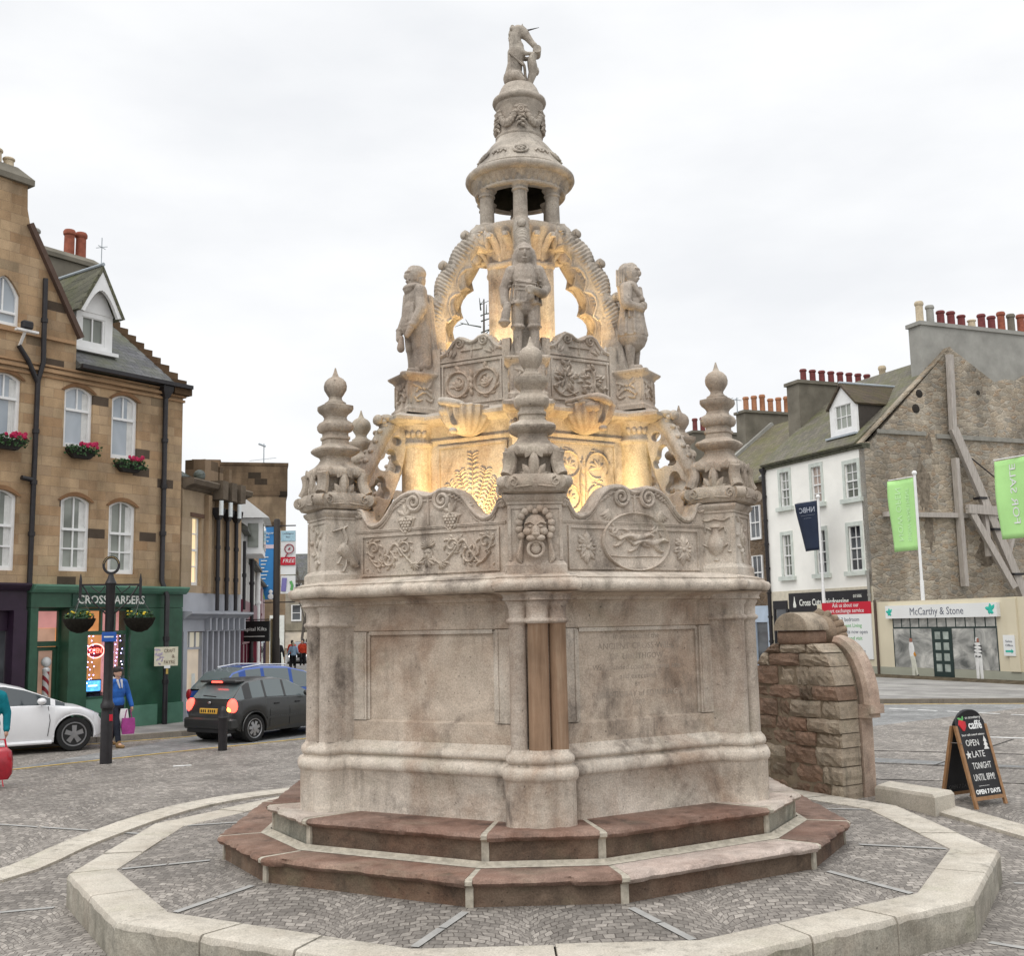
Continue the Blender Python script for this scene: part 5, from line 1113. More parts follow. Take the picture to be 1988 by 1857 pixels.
for i,(s,z,sc_,lab) in enumerate(((-3.08,6.80,1.0,'window box of pink flowers under the sill of the middle upper window'),(-1.72,6.60,1.0,'window box of pink flowers nearest the corner downpipe'),(-4.95,6.80,1.05,'window box of pink flowers left of the long drainpipe, cut by the frame'))):
    t=thing('window_box',lab,'flower box',M_(s,-.16,z),R(55.1),'flower boxes under the upper windows'); rnd=random.Random(i+30)
    mb=MB(); mb.rings([[(x*q,y*q,zz) for x,y in ((-.36,-.1),(.36,-.1),(.36,.13),(-.36,.13))] for q,zz in ((.6,-.22),(.95,-.08),(1,0))],True,True,0,False); mb.build('trough',plain('dark_basket',(.025,.022,.02),.8),t)
    mb=MB(); ml=MB()
    for k in range(240):
        a=rnd.uniform(0,6.28); x=rnd.uniform(-.43,.43); y=rnd.uniform(-.2,.12); z_=rnd.uniform(-.16,.10)*(1-abs(x)*.6)+.0
        n=Vector((rnd.gauss(0,1),rnd.gauss(0,1)-.6,rnd.gauss(0,1))).normalized(); u=n.orthogonal().normalized()*.045; v=n.cross(u); c=Vector((x,y,z_)); ml.add([c-u,c-v*.7,c+u,c+v*.7],[(0,1,2,3)])
    for k in range(17):
        x=rnd.uniform(-.05,.40) if i!=1 else rnd.uniform(-.1,.36); c=Vector((x,rnd.uniform(-.18,.06),.10+rnd.uniform(-.03,.07)))
        for q in range(5): mb.ball((c.x+.025*cos(q*1.257),c.y-.01,c.z+.025*sin(q*1.257)),(.028,.016,.028),6)
    ml.build('foliage',LEAFG,t); mb.build('flowers',PETAL,t)
# ---- pilastered house with three drainpipes ----
e2=Vector((sin(R(13.2)),cos(R(13.2)),0))
HB=thing('pilastered_house','pale sandstone house with three black drainpipes over a grey shopfront','building',S+Vector((.02,.06,0)),R(76.8))
mb=MB(); plate(mb,[[(0.02,3.42),(3.3,3.42),(3.3,6.2),(.02,6.2)],arch(.53,1.02,3.62,5.45)[::-1]],0,.35); mb.build('wall',ASH2,HB)
mb=MB(); mb.extx([(.5,6.15),(-.05,6.15),(-.12,6.22),(-.30,6.28),(-.34,6.40),(-.3,6.44),(.5,6.5)],.02,3.4)
for i in range(3): mb.box(1.42+.52*i,1.72+.52*i,-.42,.3,6.0,6.52)
mb.build('cornice',plain('dark_weathered_stone',(.12,.095,.07),.9,.2,0,.3,3),HB)
for i,x in enumerate((1.28,1.86,2.42,3.0)): bx(HB,'pilaster',ASH2,(x-.12,x+.06,-.14,.02,3.43,6.1),color=(.95,.9,.85))
bx(HB,'parapet_pier',ASH2,(1.15,1.9,.0,.6,6.45,7.1),(2.0,2.2,0,.6,6.45,7.0),(2.55,2.7,0,.6,6.4,7.0),color=(.62,.58,.56)); mb=MB(); mb.ball((.95,.05,6.62),.16,12); mb.extx([(.35,6.45),(.35,6.6),(2.5,7.9),(2.5,6.4)],.05,1.1); mb.build('roof',SLATE,HB,color=(1.3,1.45,1.4))
sash(HB,.53,1.02,3.62,5.45,0,.10,emit('lit_window_cream',(.95,.72,.38),.85,(.5,.4,.3),.15,2),mid=.52,cols=1,rows=(2,2),fw=.07); bx(HB,'lintel',plain('brown_lintel',(.12,.07,.05),.9),(.42,1.12,-.03,.12,5.46,5.56))
for i in range(3): pipe(HB,[(1.55+.53*i,-.22,2.95),(1.55+.53*i,-.22,5.55)],.055,hopper=True)
WPL=plain('white_plastic',(.7,.74,.74),.4)
for i in range(3): mb=MB(); mb.tube([(1.36+.53*i,-.40,5.95),(1.36+.53*i,-.40,5.55)],.06,10); mb.build('overflow_spout',WPL,HB)
bx(HB,'band_wall',GREYP,(.01,3.3,-.03,.3,2.93,3.419))
mb=MB(); mb.extx([(.3,2.72),(-.12,2.72),(-.22,2.80),(-.34,2.86),(-.34,2.92),(.3,2.928)],.0,3.5); mb.build('shop_cornice',GREYP,HB,color=(1.1,1.05,1.05)); bx(HB,'fascia',GREYP,(.02,3.4,-.08,.3,2.40,2.719),color=(.7,.7,.75))
for i in range(7): bx(HB,'shop_bracket',GREYP,(1.15+.33*i,1.22+.33*i,-.24,-.081,2.42,2.75),color=(.62,.55,.58))
bx(HB,'pilaster',GREYP,(.02,.22,-.1,.3,0,2.399),color=(.9,.9,.95))
bx(HB,'shop_window',emit('lit_cream_shop',(.62,.50,.36),.55,(.4,.35,.3),.35,1.4),(.22,1.1,.06,.1,.35,2.2)); bx(HB,'transom_pane',emit('lit_cream_transom',(.55,.52,.38),.5,(.4,.35,.3),.2,1.4),(.22,1.1,.04,.08,2.0,2.38))
bx(HB,'glazing_bar',GREYP,(.22,1.1,.0,.05,1.93,1.99),(.48,.51,.0,.05,1.99,2.38),(.80,.83,.0,.05,1.99,2.38),(1.08,1.13,-.05,.1,0,2.38),(.22,1.1,-.05,.1,0,.36),color=(.8,.75,.75))
for i in range(7): bx(HB,'column',GREYP,(1.2+.31*i,1.28+.31*i,-.12,.02,.1,2.4),color=(.72,.66,.68))
bx(HB,'shop_recess',plain('dim_pink_recess',(.22,.15,.15),.8,.2,0,.4,2),(1.13,3.4,.1,.2,0,2.4))
bx(HB,'window_poster',CREAMW,(.62,.8,-.01,-.004,.9,1.3)); bx(HB,'dark_figurine',DARKMETAL,(.70,.95,-.02,-.011,.82,.95))
# ---- grey house, maroon shop, white shop further along ----
O3=S+e2*3.1; a3=R(90+10.8); e3=Vector((sin(R(-10.8)),cos(R(-10.8)),0))
HC=thing('grey_house','narrow grey rendered house with white dormer above the maroon kilt shop','building',O3+Vector((.1,.1,0)),a3)
MAROON=plain('maroon_paint',(.12,.012,.03),.4,.35,0,.2,3); PALEB=plain('pale_painted_wall',(.50,.49,.47),.8,.2,0,.1,2)
bx(HC,'wall',PALEB,(0,5,0,6,2.9,5.3),(0,5,.2,6,0,2.89),color=(.75,.76,.8)); bx(HC,'wall',PALEB,(5.001,10.8,0,6,2.9,4.6),(5.001,10.8,.2,6,0,2.89),color=(.85,.83,.75))
mb=MB(); mb.extx([(-.2,5.3),(-.2,5.4),(3,7.6),(6,5.3)],0,5.2); mb.extx([(-.25,4.6),(-.25,4.7),(3,7.0),(6,4.6)],5.2,10.9); mb.build('roof',SLATE,HC)
pipe(HC,[(4.9,-.12,.2),(4.9,-.12,5.2)],.07); pipe(HC,[(.35,-.10,3.0),(.35,-.10,5.0)],.05)
mb=MB(); mb.box(2.2,4.6,-.55,1.6,4.75,5.85); mb.extx([(-.75,5.86),(.35,6.75),(1.45,5.86)],2.0,4.8); mb.build('dormer',WHITEP,HC)
bx(HC,'dormer_pane',GLASS_DIM,(2.4,3.3,-.58,-.54,4.95,5.7),(3.5,4.4,-.58,-.54,4.95,5.7),(2.17,2.21,-.42,-.1,4.95,5.7))
bx(HC,'shopfront',MAROON,(.2,10.6,-.08,.22,2.0,3.3),(.2,.9,-.10,.22,0,1.99),(2.2,2.6,-.10,.22,0,1.99),(5.2,5.8,-.10,.22,0,1.99),(9.9,10.6,-.10,.22,0,1.99)); bx(HC,'shop_door',MAROON,(.9,2.2,.05,.15,0,1.99),(2.6,5.2,.05,.15,0,1.99),color=(1.5,1.3,1.2)); bx(HC,'door_panel',plain('tan_door_panel',(.3,.2,.12),.6),(3.4,3.9,.03,.049,.2,1.4)); bx(HC,'shop_window',emit('lit_shop_c',(.7,.5,.35),.4,(.3,.2,.2),.5,1),(5.8,9.9,.05,.1,.5,1.99))
t=thing('hanging_sign','black projecting sign lettered Capital Kilts beside the maroon door','sign',O3+e3*1.2+Vector((.1,-.1,2.35)),R(-14)); bx(t,'board',plain('sign_black',(.015,.016,.015),.4),(0,.95,-.04,.04,-.28,.32)); mb=MB(); text(mb,'Capital Kilts',.16,.47,.08,-.045,wid=.82,depth=.005); mb.build('lettering',CREAMW,t); mb=MB(); text(mb,'Highland outfitters',.07,.47,-.12,-.045,wid=.75,depth=.005) if 0 else mb.box(.12,.82,-.046,-.041,-.14,-.12); mb.build('rule_line',CREAMW,t); mb=MB(); mb.bar((-.35,0,.36),(.95,0,.36),.03,.03); mb.build('bracket',DARKMETAL,t)
HD_=thing('white_shop_house','white shop house with pink striped upper boards and green leaf sign','building',O3+e3*10.9+Vector((.1,.1,0)),a3)
PINKW=plain('pale_pink_boards',(.58,.46,.47),.8); bx(HD_,'wall',WHITEP,(0,9,0,6,0,2.6)); bx(HD_,'wall',PINKW,(0,9,-.02,6,2.601,4.3),color=(1.2,1.2,1.2))
for i in range(9): bx(HD_,'stripe_board',PINKW,(.5+1.0*i,.72+1.0*i,-.06,-.021,2.61,4.2),color=(.62,.45,.5))
mb=MB(); mb.extx([(-.2,4.3),(-.2,4.4),(3,6.4),(6,4.3)],0,9); mb.build('roof',SLATE,HD_); bx(HD_,'shop_window',GLASS_DIM,(.4,3.6,-.02,.0,.6,1.7),(4.6,8.4,-.02,0,.6,1.7)); 
bx(HD_,'sign_panel',plain('pale_blue_white',(.62,.68,.72),.5),(1,8,-.1,-.01,1.85,2.55)); mb=MB(); mb.leaf(4.2,2.0,PI/2-.3,.5,1.6,.02,-.1); mb.build('leaf_emblem',plain('leaf_green',(.16,.45,.10),.5),HD_); pipe(HD_,[(-.1,-.1,0),(-.1,-.1,4.6)],.09,mat=WHITEP); pipe(HD_,[(.5,-.14,0),(.5,-.14,4.0)],.07,mat=MAROON)
# stone tower block
TW=thing('stone_tower','tall flat-topped brown sandstone block with corbel table rising behind the shops','building',(-16.36,48,0),R(13))
TWM=ashlar('brown_tower_stone',[(.25,.18,.115),(.32,.235,.15),(.28,.20,.13)],.7,.35,(.14,.1,.07),.006,(.09,.07,.05),.4,seed=6,stain=.4)
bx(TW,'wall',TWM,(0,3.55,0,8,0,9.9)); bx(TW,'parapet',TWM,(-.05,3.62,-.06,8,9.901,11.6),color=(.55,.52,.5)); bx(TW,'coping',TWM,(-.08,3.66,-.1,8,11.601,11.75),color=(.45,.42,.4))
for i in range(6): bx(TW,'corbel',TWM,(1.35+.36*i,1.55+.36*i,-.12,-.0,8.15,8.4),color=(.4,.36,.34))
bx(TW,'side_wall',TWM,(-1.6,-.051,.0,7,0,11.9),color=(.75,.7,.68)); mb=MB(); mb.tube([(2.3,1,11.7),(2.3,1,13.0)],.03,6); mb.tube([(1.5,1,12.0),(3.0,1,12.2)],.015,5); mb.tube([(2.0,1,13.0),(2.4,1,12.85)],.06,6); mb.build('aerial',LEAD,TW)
bx(TW,'shop_window',emit('lit_tower_shop',(.55,.42,.25),.4,(.2,.15,.1),.5,1),(.3,1.3,-.02,-.001,.5,2.2)); bx(TW,'door',PURPLE,(1.7,2.5,-.02,-.001,0,2.2)); bx(TW,'pilaster',CREAMW,(2.7,3.5,-.06,-.001,0,3.2),color=(.9,.75,.5))
# far end of the street
FW=ashlar('far_stone',[(.30,.27,.21),(.36,.32,.26)],1,.5,(.2,.18,.15),.01,None,.2,seed=8)
FH=thing('far_house','distant grey stone house with rows of white sash windows closing the street','building',(-24.5,96,0),R(0))
bx(FH,'wall',FW,(0,16,0,6,0,7.2)); mb=MB(); mb.extx([(-.3,7.2),(3,10),(6.3,7.2)],-.2,16.2); mb.build('roof',SLATE,FH)
for j in range(2):
    for i in range(9): sash(FH,.8+1.65*i,1.8+1.65*i,3.2+2.1*j,4.8+2.1*j,0,-.08,GLASS_DARK,mid=.5,cols=1,rows=(1,1),fw=.12)
bx(FH,'shopfront',FW,(0,16,-.1,-.001,2.3,2.95),color=(.85,.85,.8)); bx(FH,'shop_window',emit('lit_far_shop',(.8,.65,.45),.5,(.2,.2,.2),.6,.8),(.5,15.5,-.09,-.002,.6,2.1)); bx(FH,'shop_sign',plain('navy_sign',(.01,.04,.10),.5),(4.0,5.3,-.14,-.101,1.2,2.6)); mb=MB()
for a in range(6): mb.bar((4.65,-.15,1.9),(4.65+.45*cos(a*PI/3),-.15,1.9+.45*sin(a*PI/3)),.02,.14)
mb.build('star_emblem',plain('pale_cyan',(.3,.7,.75),.5),FH)
for x,y,w,h,l in ((-30.5,70,8,8.5,'distant brown stone house behind the street banners'),):
    t=thing('far_house',l,'building',(x,y,0),0); bx(t,'wall',TWM,(0,w,0,8,0,h)); mb=MB(); mb.extx([(-.2,h),(4,h+2.5),(8.2,h)],-.1,w+.1); mb.build('roof',SLATE,t)
def bare_tree(name,label,loc,h,seed,spread=.5,group=None,mat=None,lv=4,r0=.16):
    t=thing(name,label,'tree',loc,0,group); rnd=random.Random(seed); tr=MB(); cr=MB()
    def br(p,d,l,r_,n):
        q=p+d*l; (tr if n==lv else cr).tube([p,p.lerp(q,.5)+Vector((rnd.gauss(0,.03),rnd.gauss(0,.03),0))*l,q],[r_,r_*.8,r_*.6],5)
        if n==0: return
        for i in range(3 if n>1 else 4):
            a=rnd.uniform(0,6.28); s=spread*rnd.uniform(.5,1.2); dd=(d+Vector((cos(a)*s,sin(a)*s,rnd.uniform(0,.25)))).normalized(); br(p.lerp(q,rnd.uniform(.55,1)),dd,l*rnd.uniform(.6,.8),r_*.5,n-1)
    br(Vector((0,0,0)),Vector((0,0,1)),h*.33,r0,lv); tr.build('trunk',mat or BARK,t); cr.build('crown',mat or BARK,t); return t
BARK=plain('grey_bark',(.13,.115,.10),.9,.1,0,.25,8)
for i,(x,y,h) in enumerate(((-18.5,84,10),(-16.6,88,11),(-15.2,82,9.5))): bare_tree('bare_tree','bare grey winter tree far down the street beyond the white banner',(x,y,0),h,40+i,.55,'bare trees at the end of the street')
# ---- right: white house and stone gable ----
W=Vector((15.10,34.21,0))
HW=thing('white_house','white harled three-storey house with dormer, rubble gable and hairdresser shop','building',W,R(-67.8))
HARL=plain('cream_white_harling',(.86,.85,.80),.9,.15,0,.05,1.2,.25); SURR=plain('pale_green_stone_surround',(.56,.60,.555),.85,.2,0,.14,3)
RUB=rubble('rubble_gable_stone',[(.27,.235,.185),(.41,.34,.255),(.33,.295,.24),(.47,.41,.325),(.36,.27,.185),(.29,.265,.225),(.44,.395,.325)],(.42,.36,.285),2.7,2.1,.6,.04)
wins=[(-6.12,-5.42,7.75,9.42),(-3.70,-3.02,7.68,9.35),(-1.35,-.52,7.62,9.15),(-6.18,-5.52,4.44,6.40),(-3.62,-2.95,4.44,6.40),(-1.36,-.55,4.44,6.40)]
mb=MB(); plate(mb,[[(-7.4,3.75),(-.001,3.75),(-.001,9.85),(-7.4,9.85)]]+[arch(*w)[::-1] for w in wins],0,.35); mb.build('wall',HARL,HW)
for i,w in enumerate(wins):
    mb=MB(); plate(mb,[arch(w[0]-.16,w[1]+.16,w[2],w[3]+.18),arch(*w)[::-1]],-.035,.03); mb.box(w[0]-.28,w[1]+.28,-.16,.2,w[2]-.2,w[2]-.002); mb.build('window_surround',SURR,HW)
    sash(HW,*w,0,.05,pane('brick_reflection_glass',(.25,.11,.06),(.42,.36,.32)) if i==1 else (GLASS_DIM if i in(0,2,3) else GLASS_DARK),mid=.5,cols=2,rows=(2,2),fw=.05,curtain=2 if i in(0,3) else 0)
bx(HW,'back_room',GLASS_DARK,(-7.3,-.3,.8,.9,4,9.7))
mb=MB(); mb.box(-7.42,.03,-.10,.3,9.72,9.86); mb.box(-7.42,.05,-.2,.3,9.861,9.93); mb.build('eaves_course',plain('mossy_eaves',(.10,.10,.075),.9,.1,0,.4,5),HW)
mb=MB(); mb.extx([(.0,9.93),(-.24,9.93),(-.24,9.98),(5.2,14.35),(5.25,14.35),(10,10.2),(10,9.9),(5.2,14.1)],-7.4,-.36); mb.build('roof',SLATE_MOSS,HW)
bx(HW,'shop_wall',plain('cream_shop_wall',(.60,.55,.44),.85),(-7.4,-.002,-.02,.3,0,3.749))
bx(HW,'side_wall',RUB,(-7.4,-7.1,.36,9.5,0,9.9))
# gable wall of rubble, in plan along local y
mb=MB(); gp=[(.0,0),(.0,9.95),(.42,10.02),(5.25,14.55),(7.75,13.1),(8.4,13.3),(9.2,13.25),(9.8,13.6),(16,13.5),(16,0)]; mb.rings([[(x,y,z) for y,z in gp] for x in (-.35,.0)],True,True,0,False); mb.build('gable',RUB,HW)
mb=MB(); mb.bar((-.18,-.1,9.92),(-.18,5.25,14.58),.38,.07); mb.build('skew_stone',RUB,HW,color=(.9,.88,.85))
bx(HW,'ledge',plain('grey_string_stone',(.26,.25,.22),.9,.2,0,.2,3),(.001,.1,.75,3.4,10.38,10.56),(.001,.1,4.0,16,10.30,10.5))
for k in ((.9,1.4,12.2),(3.0,.35,9.0),(2.9,.5,6.0)): pass
SOOT=plain('sooty_hole',(.03,.026,.022),.95)
mb=MB()
for y,z,r_ in ((3.25,12.3,.2),(5.1,12.75,.13),(6.7,12.55,.12),(3.0,11.6,.22)): mb.lathe([(.01,0),(r_,.0),(r_*.9,.012),(.01,.014)],10,M=T(0.0,y,z)@Matrix.Rotation(PI/2,4,'Y'))
mb.build('putlog_hole',SOOT,HW)
SOOTS=plain('soot_streak',(.19,.158,.122),.95,.1,0,.5,6); rnd=random.Random(17)
for cy,cz,ry,rz in ((3.1,8.2,.42,1.15),(3.3,6.2,.30,.9),(3.6,10.0,.22,.5),(6.5,5.2,.7,.8),(1.6,7.9,.3,.5)):
    mb=MB(); mb.extx([(cy+ry*rnd.uniform(.55,1.2)*cos(2*PI*i/26),cz+rz*rnd.uniform(.6,1.2)*sin(2*PI*i/26)) for i in range(26)],.0005,.004); mb.build('soot_stain',SOOTS,HW)
bx(HW,'rendered_chimney',RENDER_G,(-1.15,-.37,3.94,17,10.5,15.62),color=(1.7,1.68,1.62)); ch=bx(HW,'chimney_cope',RENDER_G,(-1.23,-.29,3.84,17,15.621,15.8),color=(1.1,1.05,.9))
pots(ch,[(-.76,4.3+.62*i,15.8,.19,(1.05,.92,.72,.74,.62,.45,.78,.74,1.0,.95,.98,.92,.9)[i]) for i in range(13)],[POT_BUFF,RENDER_G,POT_DARKRED,POT_DARKRED,POT_DARKRED,POT_BUFF,POT_DARKRED,POT_DARKRED,POT_RED,RENDER_D,POT_RED,POT_ORANGE,POT_RED])
ch=bx(HW,'chimney',RENDER_D,(-8.2,-7.2,2.2,8.6,9.5,14.25),(-8.3,-7.1,2.1,8.7,14.251,14.42)); pots(ch,[(-7.7,2.9+.58*i,14.4,.17,.72) for i in range(8)],[POT_DARKRED]); pots(ch,[(-7.7,8.0,14.4,.19,1.25),(-7.7,8.6,14.4,.17,.95)],[POT_BUFF,POT_DARKRED])
d=thing('dormer','x','x'); d.parent=HW
for k_ in ('label','category'): del d[k_]
s0,s1,y0=-2.85,-1.0,.55; c_=(s0+s1)/2
mb=MB(); plate(mb,[[(s0,10.6),(s1,10.6),(s1,12.0),(c_,12.95),(s0,12.0)],[(s0+.35,10.85),(s0+.35,12.0),(s1-.35,12.0),(s1-.35,10.85)]],y0,y0+.1); mb.build('dormer_front',WHITEP,d); bx(d,'cheek',plain('dark_slate_cheek',(.06,.052,.045),.9),(s0,s0+.05,y0+.101,3,10,12.0),(s1-.05,s1-.001,y0+.101,3,10,12.0))
sash(d,s0+.35,s1-.35,10.85,12.0,0,y0+.03,GLASS_DIM,mid=0,cols=3,rows=(2,),fw=.07); bx(d,'lead_apron',LEAD,(s0-.1,s1+.1,y0-.25,y0+.05,10.50,10.59))
mb=MB(); mb.rings([[(s0-.12,y,11.93),(c_,y,13.02),(s1+.12,y,11.93),(s1+.08,y,11.86),(c_,y,12.88),(s0-.08,y,11.86)] for y in (y0-.12,3.6)],True,True,0,False); mb.build('dormer_roof',SLATE_MOSS,d,color=(.6,.5,.45)); mb=MB(); mb.tube([(c_,y0-.12,13.03),(c_,3.6,13.03)],.06,8); mb.build('ridge_roll',LEAD,d)
pipe(HW,[(-7.35,-.1,.2),(-7.35,-.1,9.6)],.09,hopper=True); pipe(HW,[(-.12,-.12,.3),(-.12,-.12,4.4)],.06,mat=RENDER_G)
SB=plain('black_fascia',(.018,.018,.022),.4,.4,0,.2,3); bx(HW,'fascia',SB,(-5.75,-.15,-.14,-.02,2.75,3.62)); 
mb=MB(); text(mb,'Cross Cuts Hairdressing',.42,-3.2,3.15,-.145,wid=3.5,depth=.01,bold=.008); mb.build('lettering',CREAMW,HW); mb=MB(); text(mb,'01506',.2,-.85,3.35,-.145,wid=.55,depth=.01); mb.build('lettering',CREAMW,HW); bx(HW,'rule_line',CREAMW,(-1.1,-.6,-.146,-.141,3.0,3.1))
mb=MB(); mb.lathe([(.10,0),(.12,.12),(.05,.3),(.03,.48),(.05,.5)],10,M=T(-5.3,-.15,2.95)@Matrix.Scale(.2,4,(0,1,0))); mb.build('candle_emblem',CREAMW,HW)
bx(HW,'shop_window',GLASS_DARK,(-6.9,-6.1,-.05,-.021,.5,2.9)); bx(HW,'shop_doorway',SB,(-7.1,-6.0,-.09,-.03,2.901,3.3),(-7.1,-6.95,-.09,-.03,0,2.9),(-6.08,-5.9,-.09,-.03,0,2.9))
# brown house and roofs to its left
HX=thing('brown_stone_house','dark brown stone house with pale blue shopfront squeezed behind the well','building',W+Vector((.378,-.926,0))*-7.45,R(-67.8))
BRN=rubble('brown_rubble',[(.14,.10,.068),(.20,.145,.10),(.17,.12,.08)],(.2,.16,.12),2.4,1.8,.5)
bx(HX,'wall',BRN,(-9.5,0,.15,.5,0,9.2)); mb=MB(); mb.extx([(-.1,9.2),(-.1,9.3),(5.3,13.4),(10,9.2)],-6.5,-.02); mb.build('roof',SLATE_MOSS,HX,color=(1.05,1,.9)); mb=MB(); mb.extx([(.3,8.6),(.3,8.7),(5.3,12.6),(10,8.6)],-14,-6.51); mb.build('roof',SLATE_MOSS,HX,color=(.8,.78,.75))
bx(HX,'skew_stone',RENDER_G,(-6.6,-6.4,.2,.3,9,9.1)); mb=MB(); mb.bar((-.1,-.1,9.35),(-.1,5.3,13.5),.3,.2); mb.build('skew_stone',RENDER_G,HX); mb=MB(); mb.bar((-6.5,-.1,9.3),(-6.5,5.3,13.5),.3,.2); mb.build('skew_stone',RENDER_G,HX)
for z in (3.9,6.4): sash(HX,-1.5,-.6,z,z+1.7,0,.08,GLASS_DARK,mid=.5,cols=2,rows=(1,1),fw=.09)
BLUEP=plain('pale_blue_paint',(.42,.50,.60),.6,.3,0,.1,2); bx(HX,'shopfront',BLUEP,(-3,-.05,-.02,.149,2.3,3.1),(-3,-1.3,-.0,.149,0,2.29),(-.3,-.05,.0,.149,0,2.29)); bx(HX,'shop_door',GLASS_DARK,(-1.29,-.31,.08,.148,0,2.29),color=(.5,.6,.8))
for (s,y0,y1,z0,z1,pm,n,name) in ((-6.6,3.6,7.2,9,14.1,POT_ORANGE,6,'x'),(-12.8,4.0,7.8,8,14.0,POT_DARKRED,5,'y')):
    ch=bx(HX,'chimney',RENDER_D,(s-.9,s,y0,y1,z0,z1),(s-1.0,s+.1,y0-.1,y1+.1,z1+.001,z1+.15),color=(1.2,1.2,1.1)); pots(ch,[(s-.45,y0+.4+.56*i,z1+.15,.17,.85+.1*((i*7)%3)) for i in range(n)],[pm])
mb=MB(); mb.tube([(-6.9,3.3,14.1),(-6.9,3.3,15.0)],.03,5); mb.tube([(-6.9,1.6,14.9),(-6.9,3.6,14.85)],.025,5); 
for i in range(5): mb.tube([(-7.2,1.8+.35*i,14.9),(-6.6,1.8+.35*i,14.9)],.015,4)
mb.build('aerial',LEAD,HX)
# ================= roads, pavements, markings =================
kl=[(-24,1.5),(-14,8.5),(-9.49,11.98),(-7.94,13.07),(-7.05,14.5),(-6.95,18),(-9.3,34),(-11.9,50),(-18,90)]
slab('pavement',kl+[(-30,90),(-22,50),(-16,30),(-16,16),(-26,9)],.02,.115,PAVE)
mb=MB(); ribbon(mb,kl,.16,.0,.125,.01); tag(mb.build('kerb',KERB,color=(.55,.55,.55)),kind='structure')
yl=bez([(-20,-4.5),(-14,2.0),(-9.23,7.32),(-6.96,9.81),(-4.85,11.95),(-3.2,14),(-2.2,20),(-4.5,40),(-9,80)],4)
sheet('road',kl[:]+yl[::-1],.004,SETT_ROAD)
YEL=plain('yellow_road_paint',(.52,.36,.10),.7,.2,0,.3,5); WHT=plain('white_road_paint',(.62,.62,.60),.7,.2,0,.25,5)
mb=MB(); ribbon(mb,yl,.07,.004,.010); ribbon(mb,[(x+.22,y-.2) for x,y in kl[1:6]],.06,.004,.010)
rk=[(3,21.2),(9.9,18.75),(13.78,17.94),(22,16.3),(60,9)]
ribbon(mb,[(x-.05,y-.32) for x,y in rk],.07,.004,.012); tag(mb.build('road_marking',YEL),kind='structure')
slab('pavement',rk+[(80,30),(60,90),(3,90)],.02,.12,PAVE); mb=MB(); ribbon(mb,rk,.18,0,.13,.01); tag(mb.build('kerb',KERB,color=(.4,.38,.36)),kind='structure')
sheet('road',rk+[(60,-20),(14,1.2),(8.5,4.6),(5.4,6.2),(2.5,9)],.004,SETT_ROAD)
mb=MB()
a,b=Vector((8.7,18.2)),Vector((14.5,11.2)); n=11
for i in range(n):
    p=a.lerp(b,i/n); q=a.lerp(b,(i+.64)/n); ribbon(mb,[tuple(p),tuple(q)],.10,.004,.010)
ribbon(mb,[(8.75,9.75),(9.6,9.2),(12,7.6)],.10,.004,.010); ribbon(mb,[(-6.35,7.35),(-6.05,7.45)],.10,.002,.008); tag(mb.build('road_marking',WHT),kind='structure')
mb=MB(); 
for p in ([(4.9,6.3),(7.4,5.0),(12,2.4)],[(4.9,8.2),(8.0,6.9),(12,5)],[(6.6,5.4),(9.5,9)],[(5.2,4.0),(7.6,3.1),(11,1.5)]): ribbon(mb,p,.035,.002,.008)
tag(mb.build('paving_joint',plain('dark_joint',(.045,.04,.035),.9)),kind='structure')
# ================= rubble wellhead =================
WH=thing('rubble_wellhead','small curved-topped rubble stone wellhead with carved scroll beside the well','wellhead',(4.22,2.30,0),math.atan2(.83,-.55))
RST=[carved_stone('red_rubble_block',(.20,.13,.09),(.30,.205,.15),(.26,.135,.085),(.06,.05,.04),.6,.55,.9),carved_stone('buff_rubble_block',(.30,.245,.18),(.40,.335,.26),(.28,.17,.11),(.08,.07,.055),.4,.5,.8),carved_stone('brown_rubble_block',(.15,.105,.075),(.22,.155,.11),(.22,.11,.07),(.05,.05,.035),.5,.6,.9)]
def whx(z):
    "x extent of the wall at height z"
    if z<1.25: return -.0,1.62
    t=min(1,(z-1.25)/.82); k=1-math.sqrt(max(0,1-t*t)); return .36*k+.06*t,1.62-(.50*k+.08*t)
rnd=random.Random(21); mb=MB(); z=-.25
def rough(x0,x1,y0,y1,z0,z1,m,xa=None,xb=None):
    "quarry-faced block; xa/xb give slanted ends (bottom,top)"
    xa=xa or (x0,x0); xb=xb or (x1,x1); n=6; k=4; rows=[]
    fr=lambda i,j:(lambda u,v:(xa[0]*(1-u)*(1-v)+xb[0]*u*(1-v)+xa[1]*(1-u)*v+xb[1]*u*v,z0+(z1-z0)*v))(i/n,j/k)
    vs=[];fs=[]
    for j in range(k+1):
        for i in range(n+1):
            x,zz=fr(i,j); e=(i in(0,n)) or (j in(0,k)); c=(i in(0,n)) and (j in(0,k))
            vs.append((x+rnd.uniform(-.008,.008),y1-(.018 if e else 0)-(.012 if c else 0)+rnd.uniform(-.012,.012),zz+rnd.uniform(-.008,.008)))
    for j in range(k):
        for i in range(n): a=j*(n+1)+i; fs.append((a,a+1,a+n+2,a+n+1))
    per=[i for i in range(n+1)]+[(n+1)*j+n for j in range(1,k+1)]+[(n+1)*k+i for i in range(n-1,-1,-1)]+[(n+1)*j for j in range(k-1,0,-1)]
    b=len(vs); vs+=[(vs[i][0],y0,vs[i][2]) for i in per]
    for q in range(len(per)): fs.append((per[q],per[(q+1)%len(per)],b+(q+1)%len(per),b+q))
    fs.append(tuple(range(b,b+len(per)))); mb.add(vs,fs,m,False)
